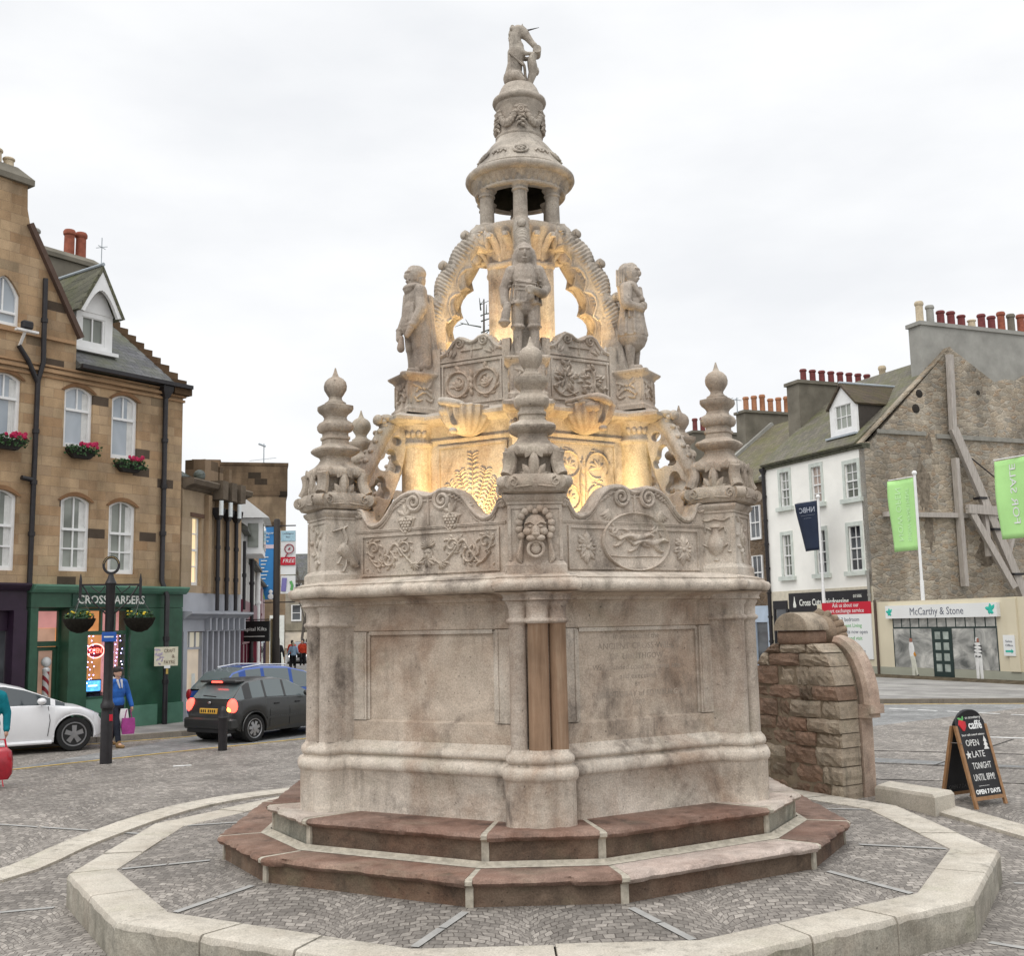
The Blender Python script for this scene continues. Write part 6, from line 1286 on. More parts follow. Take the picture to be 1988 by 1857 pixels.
while z<2.0:
    h=rnd.uniform(.17,.29); z1=min(z+h,2.06); a0,b0=whx(z+.01); a1,b1=whx(z1-.01); x=a0; first=True
    while x<b0-.02:
        w=rnd.uniform(.22,.6); x1=min(x+w,b0); x1=b0 if b0-x1<.2 else x1
        e=rnd.uniform(-.02,.03); m=1 if (first and rnd.random()<.85) else rnd.choice((0,0,2,0,1))
        g=.007; rough(0,0,-.40,e,z+g,z1-g,m,(x+(0 if first else g),(a1 if first else x+g)),(x1-(0 if x1==b0 else g),(b1 if x1==b0 else x1-g))); x=x1; first=False
    z=z1
prof=[(whx(zz)[0]+.03,zz) for zz in np.linspace(-.3,2.03,14)]+[(whx(zz)[1]-.03,zz) for zz in np.linspace(2.03,-.3,14)]
mb.extr(prof,-.38,-.022,3); mb.build('rubble_wall',RST+[plain('crumbly_mortar',(.20,.16,.115),.95,.1,0,.3,9,.3)],WH,ang=40)
mb=MB()
for k,(x0,x1,z0,z1,y0,y1) in enumerate(((.46,1.04,2.05,2.24,-.40,.03),)): mb.cbox(x0,x1,y0,y1,z0,z1,.03)
P=[]
for y,q in ((.055,.90),(.04,1.),(-.38,1.),(-.42,.95)): P.append([(.75+.32*q*cos(a),y,2.25+.25*q*sin(a)) for a in [PI*i/14 for i in range(15)]]+[(.75-.32*q,y,2.245),(.75+.32*q,y,2.245)])
mb.rings(P,True,True,1); mb.build('cap_stone',RST[:2],WH,ang=50)
mb=MB(); mb.extr([(x,z) for x,z in prof],-.60,-.385); mb.build('front_slab',RST[1],WH,color=(.8,.78,.75))
mb=MB(); P=[]     # curved hood mould over the far face
for i in range(17):
    t=i/16; zz=1.22+.86*sin(t*PI/2); x=-.10+.50*(1-cos(t*PI/2)); 
    nx,nz=-cos(t*PI/2*.9),sin(t*PI/2*.9)
    P.append([(x+nx*.0,-.41,zz),(x+nx*.07,-.44,zz+nz*.07),(x+nx*.09,-.58,zz+nz*.09),(x+nx*.06,-.67,zz+nz*.06),(x-nx*.06,-.66,zz-nz*.06),(x-nx*.12,-.46,zz-nz*.12)])
mb.rings(P,True,True); mb.box(-.20,.12,-.70,-.42,1.10,1.22); mb.box(-.16,.1,-.66,-.42,1.04,1.10)
mb.box(-.02,.28,-.66,-.43,-.3,1.04); mb.build('hood_mould',[carved_stone('pink_hood_stone',(.40,.30,.235),(.50,.39,.31),(.36,.22,.16),(.12,.10,.08),.4,.4,.5)],WH,ang=40)
mb=MB()          # ribbed scroll shell at the crest
for i in range(7):
    a=-.5+i*.36; mb.tube([(.72,-.44,2.10),(.72-.10*cos(a),-.44-.30*cos(a*.7),2.16+.34*sin(a*.75)),(.70-.16*cos(a),-.44-.46*cos(a*.75),2.20+.36*sin(a*.7))],[.10,.085,.05],8)
mb.ball((.70,-.55,2.22),(.22,.22,.24),14); mb.build('scroll_shell',RST[1],WH,ang=50,color=(.85,.82,.78))
# ================= hoarding, flags, shoring =================
HO=thing('hoarding','long cream site hoarding printed with a shop window scene along the pavement','hoarding',(14.15,32.88,0),R(-67.8))
CREAM=plain('cream_hoarding_paint',(.62,.56,.42),.6,.25,0,.04,1); BASEG=plain('grey_green_base_band',(.33,.335,.27),.6,.25,0,.06,1)
bx(HO,'panel',CREAM,(-2.9,16,0,.06,.46,3.03)); bx(HO,'panel',CREAM,(7.62,8.06,-.07,-.001,.46,3.0),color=(.72,.75,.74)); bx(HO,'base_band',BASEG,(-2.9,16,-.02,.06,.02,.459)); bx(HO,'post',plain('brown_post',(.09,.065,.05),.7),(.84,.93,-.09,-.021,0,3.1))
mb=MB(); mb.rings([[(-3,y,z) for y,z in ((-1.2,.12),(-.8,.2),(0,.16),(.1,.1))],[(16,y,z) for y,z in ((-1.2,.12),(-.7,.19),(0,.17),(.1,.1))]],True,True,0,False); mb.build('earth_verge',plain('weedy_earth',(.075,.06,.04),.95,.1,0,.5,4),HO)
SILV=plain('white_sign_face',(.72,.73,.72),.5,.3,0,.03,1); RED=plain('red_sign_face',(.50,.015,.035),.5,.3,0,.05,1); INK=plain('grey_sign_ink',(.13,.14,.17),.6); TEAL=plain('teal_sign_ink',(.03,.42,.33),.5); GRNK=plain('green_sign_ink',(.12,.38,.12),.6)
bx(HO,'advert_board',SILV,(-2.51,.60,-.05,-.001,.73,2.58)); bx(HO,'advert_header',RED,(-2.51,.60,-.055,-.001,2.581,3.08))
def lines(par,L,y,mat,name='lettering',**kw):
    for s,x,z,h,w in L:
        mb=MB(); text(mb,s,h,x,z,y,depth=.006,wid=w,**kw); mb.build(name,mat,par)
lines(HO,[('Ask us about our',-.95,2.95,.25,1.7),('part exchange service',-.95,2.72,.25,2.3)],-.058,SILV)
lines(HO,[('1 & 2 bedroom',-.9,2.35,.24,1.5),('apartments now open',-.75,1.84,.22,2.2),('McCarthy & Stone',-.7,1.06,.24,1.7)],-.053,INK); lines(HO,[('Retirement Living',-.9,2.10,.22,1.8),('come in and visit',-.85,1.58,.22,1.7)],-.053,GRNK)
def butterfly(par,x,z,s,y):
    mb=MB()
    for a,l in ((.4,1),(1.2,.8),(2.5,.75),(-.9,.7),(-2.0,.5)): mb.leaf(x,z,a,s*l,s*.5,.01,y)
    mb.build('butterfly_emblem',TEAL,par)
butterfly(HO,-.85,1.33,.2,-.052)
sg=bx(HO,'sign_board',SILV,(1.60,7.30,-.16,-.001,2.36,2.86)); lines(HO,[('McCarthy & Stone',4.35,2.60,.40,2.75)],-.163,INK); butterfly(HO,1.80,2.58,.24,-.162); butterfly(HO,6.98,2.60,.30,-.162)
m=NT('printed_room_photo'); o_=m.obj(); c1=m.ramp(m.noise(m.map(o_,(.8,1,1.2)),1.3,5,.6,dist=1.2),[(.3,(.10,.105,.10)),(.5,(.33,.33,.31)),(.68,(.58,.57,.53))]); PRINT=m.done(c1,.35,None,.4)
bx(HO,'printed_window',PRINT,(1.82,7.10,-.012,-.001,.47,2.40))
DKG=plain('printed_dark_green',(.022,.038,.035),.4)
mb=MB()
for i in range(12): x=1.84+5.22*i/11; mb.box(x-.025,x+.025,-.018,-.013,2.02,2.38)
mb.box(1.82,7.1,-.0185,-.013,1.96,2.02); mb.box(1.82,7.1,-.0185,-.013,2.375,2.41)
for x in (2.78,6.05): mb.box(x-.03,x+.03,-.018,-.013,.5,1.96)
mb.box(1.80,1.84,-.0187,-.013,.47,1.95); mb.box(7.06,7.1,-.0187,-.013,.47,1.95); mb.build('printed_glazing_bar',DKG,HO)
mb=MB(); plate(mb,[[(3.92,.12),(4.95,.12),(4.95,1.955),(3.92,1.955)]]+[[(4.07+.42*i,.36+.40*j),(4.07+.42*i,.64+.40*j),(4.36+.42*i,.64+.40*j),(4.36+.42*i,.36+.40*j)] for i in range(2) for j in range(4)],-.03,-.02); mb.build('printed_door',DKG,HO); bx(HO,'printed_door_pane',plain('printed_pane_grey',(.30,.34,.31),.4,.3,0,.4,2.5),(4.0,4.9,-.024,-.0185,.3,1.9))
bx(HO,'notice',SILV,(7.42,7.92,-.10,-.071,1.0,1.72)); lines(HO,[('Sales',7.67,1.50,.11,.3),('Office',7.67,1.36,.11,.32)],-.103,INK); mb=MB(); mb.bar((7.5,-.105,1.16),(7.78,-.105,1.16),.004,.07); mb.extr([(7.76,1.08),(7.86,1.16),(7.76,1.24)],-.107,-.103); mb.build('arrow_mark',TEAL,HO)
def printed(x,z0,h,parts):
    for nm,m,L in parts:
        mb=MB()
        for pts,w in L: mb.ridge([(x+a*h,z0+b*h) for a,b in pts],[v*h for v in w] if isinstance(w,(list,tuple)) else w*h,.006,-.024)
        mb.build(nm,m,HO)
PR_SK=plain('printed_skin',(.30,.13,.09),.6); PR_W=plain('printed_white',(.68,.68,.66),.6); PR_K=plain('printed_cream_trousers',(.55,.55,.47),.6); PR_D=plain('printed_dark',(.03,.03,.035),.6); PR_O=plain('printed_orange_bag',(.55,.25,.04),.6)
printed(2.80,.10,1.52,[('printed_head',PR_SK,[([(-.02,.89),(-.02,.98)],.10)]),('printed_shirt',PR_W,[([(-.02,.88),(-.01,.75),(0,.52)],[.12,.2,.17])]),('printed_bag',PR_O,[([(.06,.56),(.12,.60)],.11)]),('printed_trousers',PR_K,[([(.0,.54),(.02,.3),(.0,.02)],[.17,.12,.08]),([(.05,.5),(.09,.3),(.15,.06)],[.1,.09,.05])]),('printed_shoe',PR_D,[([(.12,.03),(.2,.06)],.05)])])
printed(6.15,.08,1.55,[('printed_head',PR_SK,[([(.0,.89),(.0,.98)],.10)]),('printed_hair',PR_W,[([(-.03,.90),(-.01,1.0)],.07)]),('printed_top',PR_W,[([(0,.88),(.0,.55)],[.16,.24])]),('printed_stripe',PR_D,[([(-.12,.82),(.12,.80)],.035),([(-.12,.74),(.12,.72)],.035),([(-.12,.66),(.12,.64)],.035),([(-.08,.57),(.08,.56)],.07)]),('printed_trousers',PR_W,[([(-.04,.54),(-.05,.02)],[.12,.08]),([(.06,.54),(.08,.02)],[.12,.08])])])
def flag(name,label,s,zt,zb,w,cm,tx,taper=0,seed=0,group='flags along the site hoarding'):
    e=Vector((.378,-.926,0)); loc=Vector((14.15,32.88,0))+e*(s-.12)+Vector((.926,.378,0))*.12
    t=thing(name,label,'flag',loc,R(-67.8),group)
    mb=MB(); mb.tube([(0,0,0),(0,0,3.8)],.075,10); mb.tube([(0,0,3.8),(0,0,zt+.1)],.055,10); mb.ball((0,0,zt+.16),.10,10); mb.tube([(0,0,zt+.03),(-w-.02,0,zt+.05)],.02,6); mb.build('pole',WHITEP,t)
    n=14; P=[]; wave=lambda x,z:(.06*sin(x*2.2+z*.9+seed)+.03*sin(z*2.1+seed))*min(1,abs(x)*1.4)
    sh=lambda x,z:(x*(1-taper*((zt-z)/(zt-zb))**1.5)+0,wave(x,z),z-.0)
    vs=[];fs=[]
    for j in range(n+1):
        for i in range(n+1): vs.append(sh(-.06-w*i/n,zt-(zt-zb)*j/n))
    for j in range(n):
        for i in range(n): a=j*(n+1)+i; fs.append((a,a+1,a+n+2,a+n+1))
    mb=MB(); mb.add(vs,fs,0,True); o=mb.build('cloth',cm,t); sd=o.modifiers.new('t','SOLIDIFY'); sd.thickness=.012
    for s_,x,z,h,wd,rot,mt in tx:
        mb=MB(); text(mb,s_,h,0,0,0,depth=.002,wid=wd,mirror=True,rot=rot); mb.v=[(lambda q:(q[0],q[1]-.014+v[1],q[2]))(sh(v[0]+x,v[2]+z)) for v in mb.v]; mb.build('lettering',mt,t)
LIME=plain('lime_green_flag',(.42,.72,.28),.7,.2,0,.06,1.2); PALEG=plain('pale_green_print',(.55,.80,.45),.7); NAVY=plain('navy_flag',(.018,.026,.05),.7,.2,0,.15,1.5); GREYI=plain('flag_grey_print',(.45,.48,.55),.7)
flag('feather_flag','dark navy flag on a white pole in front of the white house',-2.45,7.58,5.4,1.5,NAVY,[('NHBC',-.78,7.22,.34,1.0,0,GREYI),('______',-.78,7.03,.1,1.0,0,GREYI),('___',-.8,6.9,.1,.5,0,GREYI)],.30,1)
flag('feather_flag','lime green flag reading now open on a white pole by the stone gable',3.55,7.82,4.98,1.45,LIME,[('NOW OPEN',-.98,6.45,.40,2.1,-PI/2,PALEG),('SHOW APARTMENT',-.50,6.40,.28,2.1,-PI/2,PALEG)],.08,2)
flag('feather_flag','lime green for sale flag cut by the right edge',9.05,7.85,5.05,1.5,LIME,[('FOR SALE',-.78,6.6,.42,2.1,-PI/2,SILV)],.12,3.4)
TIM=NT('grey_weathered_timber'); pz=TIM.obj(); cc=TIM.ramp(TIM.noise(TIM.map(pz,(6,6,.7)),3,5,.6),[(.3,(.32,.29,.26)),(.7,(.48,.44,.40))]); TIM=TIM.done(cc,.9,TIM.bump(TIM.noise(TIM.map(pz,(8,8,.8)),4,4),.4,.02),.15)
SHO=thing('raking_shore','heavy grey timber raking shores propping the rubble gable','timber shoring',W,R(-67.8))
for a,b,w,h in (((.22,4.95,14.15),(.24,4.82,10.7),.32,.3),((.25,4.82,10.75),(.9,7.95,2.4),.45,.32),((.22,4.83,9.4),(.22,4.86,3.7),.36,.26),((.52,5.1,7.2),(1.0,6.9,3.6),.34,.26),((.15,.75,6.82),(.15,9.5,6.86),.26,.32),((.56,5.0,7.1),(.7,6.9,7.0),.5,.3),((.4,6.1,7.5),(.6,6.0,5.0),.3,.25),((.62,7.1,5.0),(.5,8.6,8.6),.2,.22)):
    mb=MB(); mb.bar(a,b,h*.8,w*.8); mb.build('beam',TIM,SHO)
mb=MB(); mb.tube([(.4,5.3,9.6),(.5,8.3,7.6)],.03,6); mb.build('brace_rod',DARKMETAL,SHO)
mb=MB()
for a in ((.45,5.95,7.6),(.6,6.5,6.2),(.78,7.3,4.2)): mb.box(a[0]-.2,a[0]+.2,a[1]-.28,a[1]+.28,a[2]-.05,a[2]+.05)
mb.build('iron_strap',DARKMETAL,SHO)
# ================= pavement A-board =================
AB=thing('a_board','black chalkboard A-board with wooden frame advertising a caffe open late','pavement sign',(5.76,1.74,G(5.76,1.74)),R(28.9))
WOOD=plain('brown_wood_frame',(.28,.155,.075),.6,.3,0,.25,9); BLK=plain('chalkboard_black',(.018,.018,.02),.6,.3,0,.4,4); CHK=plain('chalk_white',(.66,.66,.64),.9,.1,0,.15,30); WSH=Matrix(((1,0,0,0),(0,1,.24,0),(0,0,1,0),(0,0,0,1)))
def leafboard(M,front):
    w=.62; arc=[(w/2+ (w/2-.035)*cos(PI*i/14),1.03+.20*sin(PI*i/14)) for i in range(15)]
    f=MB()
    for x0,x1 in ((0,.045),(w-.045,w)): f.box(x0,x1,-.018,.02,0,1.04,0,M)
    f.box(.046,w-.046,-.0175,.02,.10,.145,0,M); f.build('frame',WOOD,AB)
    p=MB(); plate(p,[[(.035,.146),(w-.035,.146)]+arc],-.010,.012,0,0,M); p.build('board',BLK,AB)
    rim=MB(); rim.tube([(x,0,z) for x,z in arc],.014,6,0,M); rim.build('rim',BLK,AB)
    if not front: 
        q=MB(); text(q,'OPEN 7 DAYS',.075,w/2,.21,-.013,wid=.42,depth=.003,M=M); q.build('lettering',plain('faint_grey_lettering',(.10,.10,.10),.8),AB); return
    for s,h,x,z,wd,mt in (('so strawberry',.05,.38,1.135,.30,CHK),('caffé',.15,.39,1.035,.26,SILV),('best café award winner',.04,.31,.915,.44,CHK),('OPEN',.115,.25,.81,.25,CHK),('LATE',.115,.31,.665,.24,CHK),('TONIGHT',.115,.32,.52,.36,CHK),('UNTIL 8PM!',.12,.31,.375,.40,CHK),('~~~~~',.04,.26,.275,.2,CHK),('OPEN 7 DAYS',.075,.31,.20,.47,SILV)):
        q=MB(); text(q,s,h,x,z,-.013,wid=wd,depth=.003,M=M,bold=.003 if mt is SILV else .0); q.build('lettering',mt,AB)
    q=MB(); q.ridge([(.165,1.10),(.15,1.04),(.15,.97)],[.13,.16,.03],.012,-.012,0,M); q.build('strawberry_emblem',plain('strawberry_red',(.50,.02,.03),.5),AB); q=MB(); q.leaf(.165,1.10,PI/2+.9,.09,.04,.01,-.013,0,M); q.leaf(.165,1.10,PI/2-.6,.08,.03,.01,-.013,0,M); q.build('strawberry_leaf',GRNK,AB)
    q=MB(); q.extr([(.12+(.055 if i%2==0 else .023)*cos(PI/2+i*PI/5),.665+(.055 if i%2==0 else .023)*sin(PI/2+i*PI/5)) for i in range(10)],-.016,-.011,0,M)
    for k in range(3): q.extr([(.50-.05+.01*k,.72+.05*k),(.50+.05-.01*k,.72+.05*k),(.50,.79+.05*k)],-.014-.001*k,-.011,0,M)
    q.build('chalk_drawing',CHK,AB)
leafboard(WSH,True)
leafboard(T(.0,.55,0)@Matrix(((1,0,0,0),(0,1,-.24,0),(0,0,1,0),(0,0,0,1))),False)
mb=MB(); mb.tube([(.02,.16,.82),(.02,.36,.82)],.006,5); mb.build('stay_chain',plain('steel_chain',(.5,.5,.5),.3,.5,.8),AB)
# ================= street furniture =================
HP=thing('basket_post','black lamp post with a ring finial and twin hanging basket brackets','post',(-7.8,8.0,0),R(18))
mb=MB(); mb.lathe([(.11,0),(.11,.9),(.10,.95),(.105,1.0),(.125,1.02),(.125,1.08),(.10,1.12),(.085,1.2),(.085,3.3),(.105,3.34),(.06,3.44),(.045,3.5)],18); mb.build('pole',DARKMETAL,HP)
mb=MB(); P=[]
ring=lambda r_,y:[(r_*cos(2*PI*i/36),y,3.68+r_*1.12*sin(2*PI*i/36)) for i in range(36)]
mb.rings([ring(.115,-.03),ring(.16,-.03),ring(.16,.03),ring(.115,.03),ring(.115,-.03)],False,False,0,False); mb.build('ring_finial',DARKMETAL,HP)
mb=MB()
for i in range(14): a=PI*.08+PI*.84*i/13; mb.ball((.138*cos(a),-.034,3.68+.155*sin(a)),(.010,.006,.010),6)
mb.build('gilt_lettering',plain('dull_gold',(.38,.28,.12),.5,.4,.4),HP)
mb=MB()
for s in (-1,1):
    mb.bar((0,0,3.31),(s*.56,0,3.31),.03,.035); mb.bar((s*.535,0,3.05),(s*.535,0,3.38),.05,.05); mb.tube([(s*.535,0,3.38),(s*.535,0,3.52)],[.03,.006],6); mb.tube([(s*.06,0,2.75),(s*.3,0,2.98),(s*.5,0,3.3)],.016,6); mb.tube([(s*.1,0,3.28),(s*.2,0,3.15),(s*.35,0,3.28)],.012,5)
mb.build('bracket',DARKMETAL,HP); mb=MB(); mb.cbox(-.13,.13,-.125,-.105,2.24,2.42,.008); mb.build('blue_plate',plain('blue_enamel',(.02,.09,.36),.35),HP); bx(HP,'plate_line',CREAMW,(-.09,.08,-.128,-.1255,2.32,2.345)); mb=MB(); mb.box(.04,.10,-.10,-.06,.78,.90); mb.build('red_tape',RED,HP)
def basket(s,lab,seed):
    c=Matrix.Rotation(R(18),3,'Z')@Vector((s*.535,0,0)); t=thing('hanging_basket',lab,'hanging basket',(-7.8+c.x,8.0+c.y,2.66),0,'hanging baskets on the post'); rnd=random.Random(seed)
    mb=MB(); mb.lathe([(.04,-.25),(.15,-.21),(.24,-.11),(.285,-.01),(.29,.02),(.26,.02),(.22,-.03)],22,mod=lambda a,z:1+.02*cos(11*a)); mb.build('bowl',plain('coir_liner',(.018,.016,.013),.95,.1,0,.4,20),t)
    mb=MB()
    for i in range(3): a=i*2.1+.5; mb.tube([(.28*cos(a),.28*sin(a),0),(0,0,.42)],.006,5)
    mb.build('chain',plain('chain_grey',(.12,.12,.12),.5,.4,.5),t); ml=MB(); mf=MB()
    for k in range(150):
        a=rnd.uniform(0,6.28); r_=.27*math.sqrt(rnd.random()); p=Vector((r_*cos(a),r_*sin(a),rnd.uniform(0,.10)+.10*(1-r_/.27))); n=Vector((rnd.gauss(0,1),rnd.gauss(0,1),rnd.gauss(0,1))).normalized(); u=n.orthogonal().normalized()*.035; v=n.cross(u); ml.add([p-u,p-v*.6,p+u,p+v*.6],[(0,1,2,3)])
    for k in range(16): a=rnd.uniform(0,6.28); r_=.26*math.sqrt(rnd.random()); mf.ball((r_*cos(a),r_*sin(a),rnd.uniform(.07,.15)),(.024,.024,.017),6)
    ml.build('foliage',LEAFG,t); mf.build('flowers',plain('yellow_violas',(.60,.45,.04),.6,.2,0,.3,20),t)
basket(-1,'hanging basket of yellow flowers on the left of the ringed post',1); basket(1,'hanging basket of yellow flowers on the right of the ringed post',2)
BO=thing('bollard','short black bollard standing behind the dark hatchback','bollard',(-6.12,9.86,0)); mb=MB(); mb.lathe([(.09,0),(.09,.62),(.095,.64),(.095,.68),(.085,.70),(.085,.76),(.07,.82),(.035,.87),(.01,.875)],18); mb.build('shaft',DARKMETAL,BO); mb=MB(); mb.lathe([(.092,.655),(.0965,.66),(.0965,.672),(.092,.675)],18); mb.build('collar_band',plain('dull_steel_band',(.12,.12,.12),.4,.4,.5),BO)
CF=thing('craft_sign','cream Craft Fayre board fixed to the corner drainpipe of the barber shop','sign',tuple(M_(-.70,-.43,0)),R(30)); bx(CF,'board',plain('cream_card',(.62,.58,.45),.7),(-.29,.29,-.02,.0,1.56,2.03)); 
lines(CF,[('CRAFT',.08,1.93,.13,.27),('FAYRE',.08,1.65,.13,.27),('&',.17,1.79,.12,.07)],-.023,plain('brown_ink',(.16,.12,.09),.7)); mb=MB()
rnd=random.Random(3)
for i in range(16): mb.leaf(-.17+rnd.uniform(-.06,.06),1.80+rnd.uniform(-.17,.17),rnd.uniform(0,6.3),.09,.05,.004,-.021)
mb.build('flower_print',plain('lilac_print',(.38,.33,.42),.7,.2,0,.3,20),CF); bx(CF,'white_tag',SILV,(-.05,.1,-.03,-.021,1.50,1.57)); bx(CF,'yellow_tape',YEL,(.0,.05,-.04,-.005,1.36,1.49))
BP=thing('banner_pole','tall dark street pole with crossarms carrying event banners','pole',(-10.79,36.6,0),R(0)); mb=MB(); mb.lathe([(.17,0),(.17,2.0),(.15,2.1),(.145,7.3),(.10,7.36)],14); mb.build('pole',plain('dark_brown_pole',(.030,.024,.020),.6,.3),BP); mb=MB(); 
for z in (7.05,3.62): mb.bar((-.80,0,z),(.85,0,z),.05,.05)
mb.build('crossarm',DARKMETAL,BP); mb=MB(); mb.tube([(-.2,.05,0),(-.22,.05,2.9)],.06,8); mb.build('side_pipe',plain('olive_pipe',(.22,.17,.09),.6),BP)
def banner(s,w,zb,zt,lab,mat):
    t=thing('street_banner',lab,'banner',(-10.79+s,36.56,zb),0,'event banners on the street pole'); mb=MB(); n=8; mb.rings([[(x,.02*sin(z*2.2),z) for x in (-w/2,w/2)] + [(x,.02*sin(z*2.2)+.012,z) for x in (w/2,-w/2)] for z in [(zt-zb)*i/n for i in range(n+1)]],True,True,0,False); mb.build('cloth',mat,t); return t
BLU=plain('sky_blue_banner',(.045,.21,.48),.6,.2,0,.15,1.2); t=banner(-.44,.70,3.75,7.0,'blue banner of event listings on the left of the dark street pole',BLU)
lines(t,[('Linlithgow',0,2.98,.17,.6),('Advent',-.08,2.80,.17,.42),('Fayre',-.1,2.62,.17,.36)],-.03,CREAMW)
for i in range(10): bx(t,'list_line',CREAMW,(-.26,-.26+.16+.06*((i*7)%4),-.03,-.022,2.03-.16*i,2.075-.16*i))
bx(t,'pale_band',plain('pale_pink_band',(.62,.5,.54),.6),(-.34,.34,-.028,-.021,2.28,2.45)); mb=MB(); mb.extr([(-.34,.02),(-.05,.02),(-.2,.62)],-.028,-.021); mb.build('tree_print',plain('lime_print',(.35,.50,.12),.6),t); mb=MB(); mb.ball((.2,-.03,.13),(.13,.01,.13),12); mb.ball((.2,-.03,.34),(.09,.01,.09),12); mb.build('snowman_print',SILV,t)
t=banner(.52,.68,4.85,6.82,'white banner with red FREE band on the right of the pole',SILV); bx(t,'blue_heading',plain('pale_blue_heading',(.35,.52,.60),.6),(-.33,.33,-.028,-.021,1.50,1.96)); lines(t,[('Linlithgow',0,1.84,.11,.5),('Fair',0,1.68,.11,.2)],-.032,INK); bx(t,'red_band',RED,(-.33,.33,-.028,-.021,.42,.78)); lines(t,[('FREE',.02,.60,.24,.55)],-.032,SILV,shear=.2); mb=MB(); mb.tube([(.05+.20*cos(a),-.03,1.15+.20*sin(a)) for a in [2*PI*i/24 for i in range(25)]],.022,6,caps=False); mb.bar((-.02,-.03,.95),(-.12,-.03,.78),.02,.05); mb.leaf(.0,1.1,.6,.16,.08,.01,-.03); mb.build('lens_print',plain('dark_red_print',(.28,.04,.06),.6),t)
t=banner(.52,.66,4.0,4.8,'small lower banner with purple print under the white one',SILV); mb=MB(); mb.ridge([(-.2,.1),(-.15,.7)],.22,.006,-.022); mb.build('purple_print',plain('purple_print',(.20,.18,.42),.6),t); mb=MB(); mb.ridge([(.15,.15),(.2,.35),(.12,.55)],.12,.006,-.022); mb.build('green_print',GRNK,t)
LP=thing('street_lamp','grey street lamp with two arms far along the street','street lamp',(-11.6,52,0)); mb=MB(); mb.tube([(0,0,0),(0,0,8.8)],.09,8); mb.build('pole',RENDER_G,LP); mb=MB(); mb.tube([(0,0,8.7),(.9,0,8.8)],.04,6); mb.tube([(0,0,6.0),(.7,0,6.05)],.04,6); mb.build('arm',RENDER_G,LP); mb=MB(); mb.ball((1.1,0,8.8),(.38,.15,.08),10); mb.ball((.85,0,6.05),(.3,.12,.07),10); mb.build('lantern',DARKMETAL,LP)
# ---- spruce seen through the crown ----
SP=thing('spruce_tree','sparse spruce standing behind the well, its top seen through the stone crown','tree',(-.66,6.5,0)); rnd=random.Random(8); tr=MB(); cr=MB(); tr.tube([(0,0,0),(0,0,4),(.06,0,8.3)],[.10,.06,.012],8)
for i in range(60):
    z=1.2+7.0*(i/60)**.9; a=rnd.uniform(0,6.28); L=(1.5*(1-(z/8.8)))+.2; p=Vector((0,0,z)); d=Vector((cos(a),sin(a),rnd.uniform(.15,.6))); q=p+d*L; cr.tube([p,q],[.014,.005],4)
    for j in range(int(L*9)):
        t=rnd.uniform(.25,1); b=p.lerp(q,t); dd=(d*.6+Vector((rnd.gauss(0,.6),rnd.gauss(0,.6),rnd.gauss(.25,.35)))).normalized(); cr.tube([b,b+dd*rnd.uniform(.12,.28)],[.009,.004],4)
tr.build('trunk',BARK,SP); cr.build('crown',leafy('spruce_green',(.035,.05,.035),(.07,.085,.06)),SP)
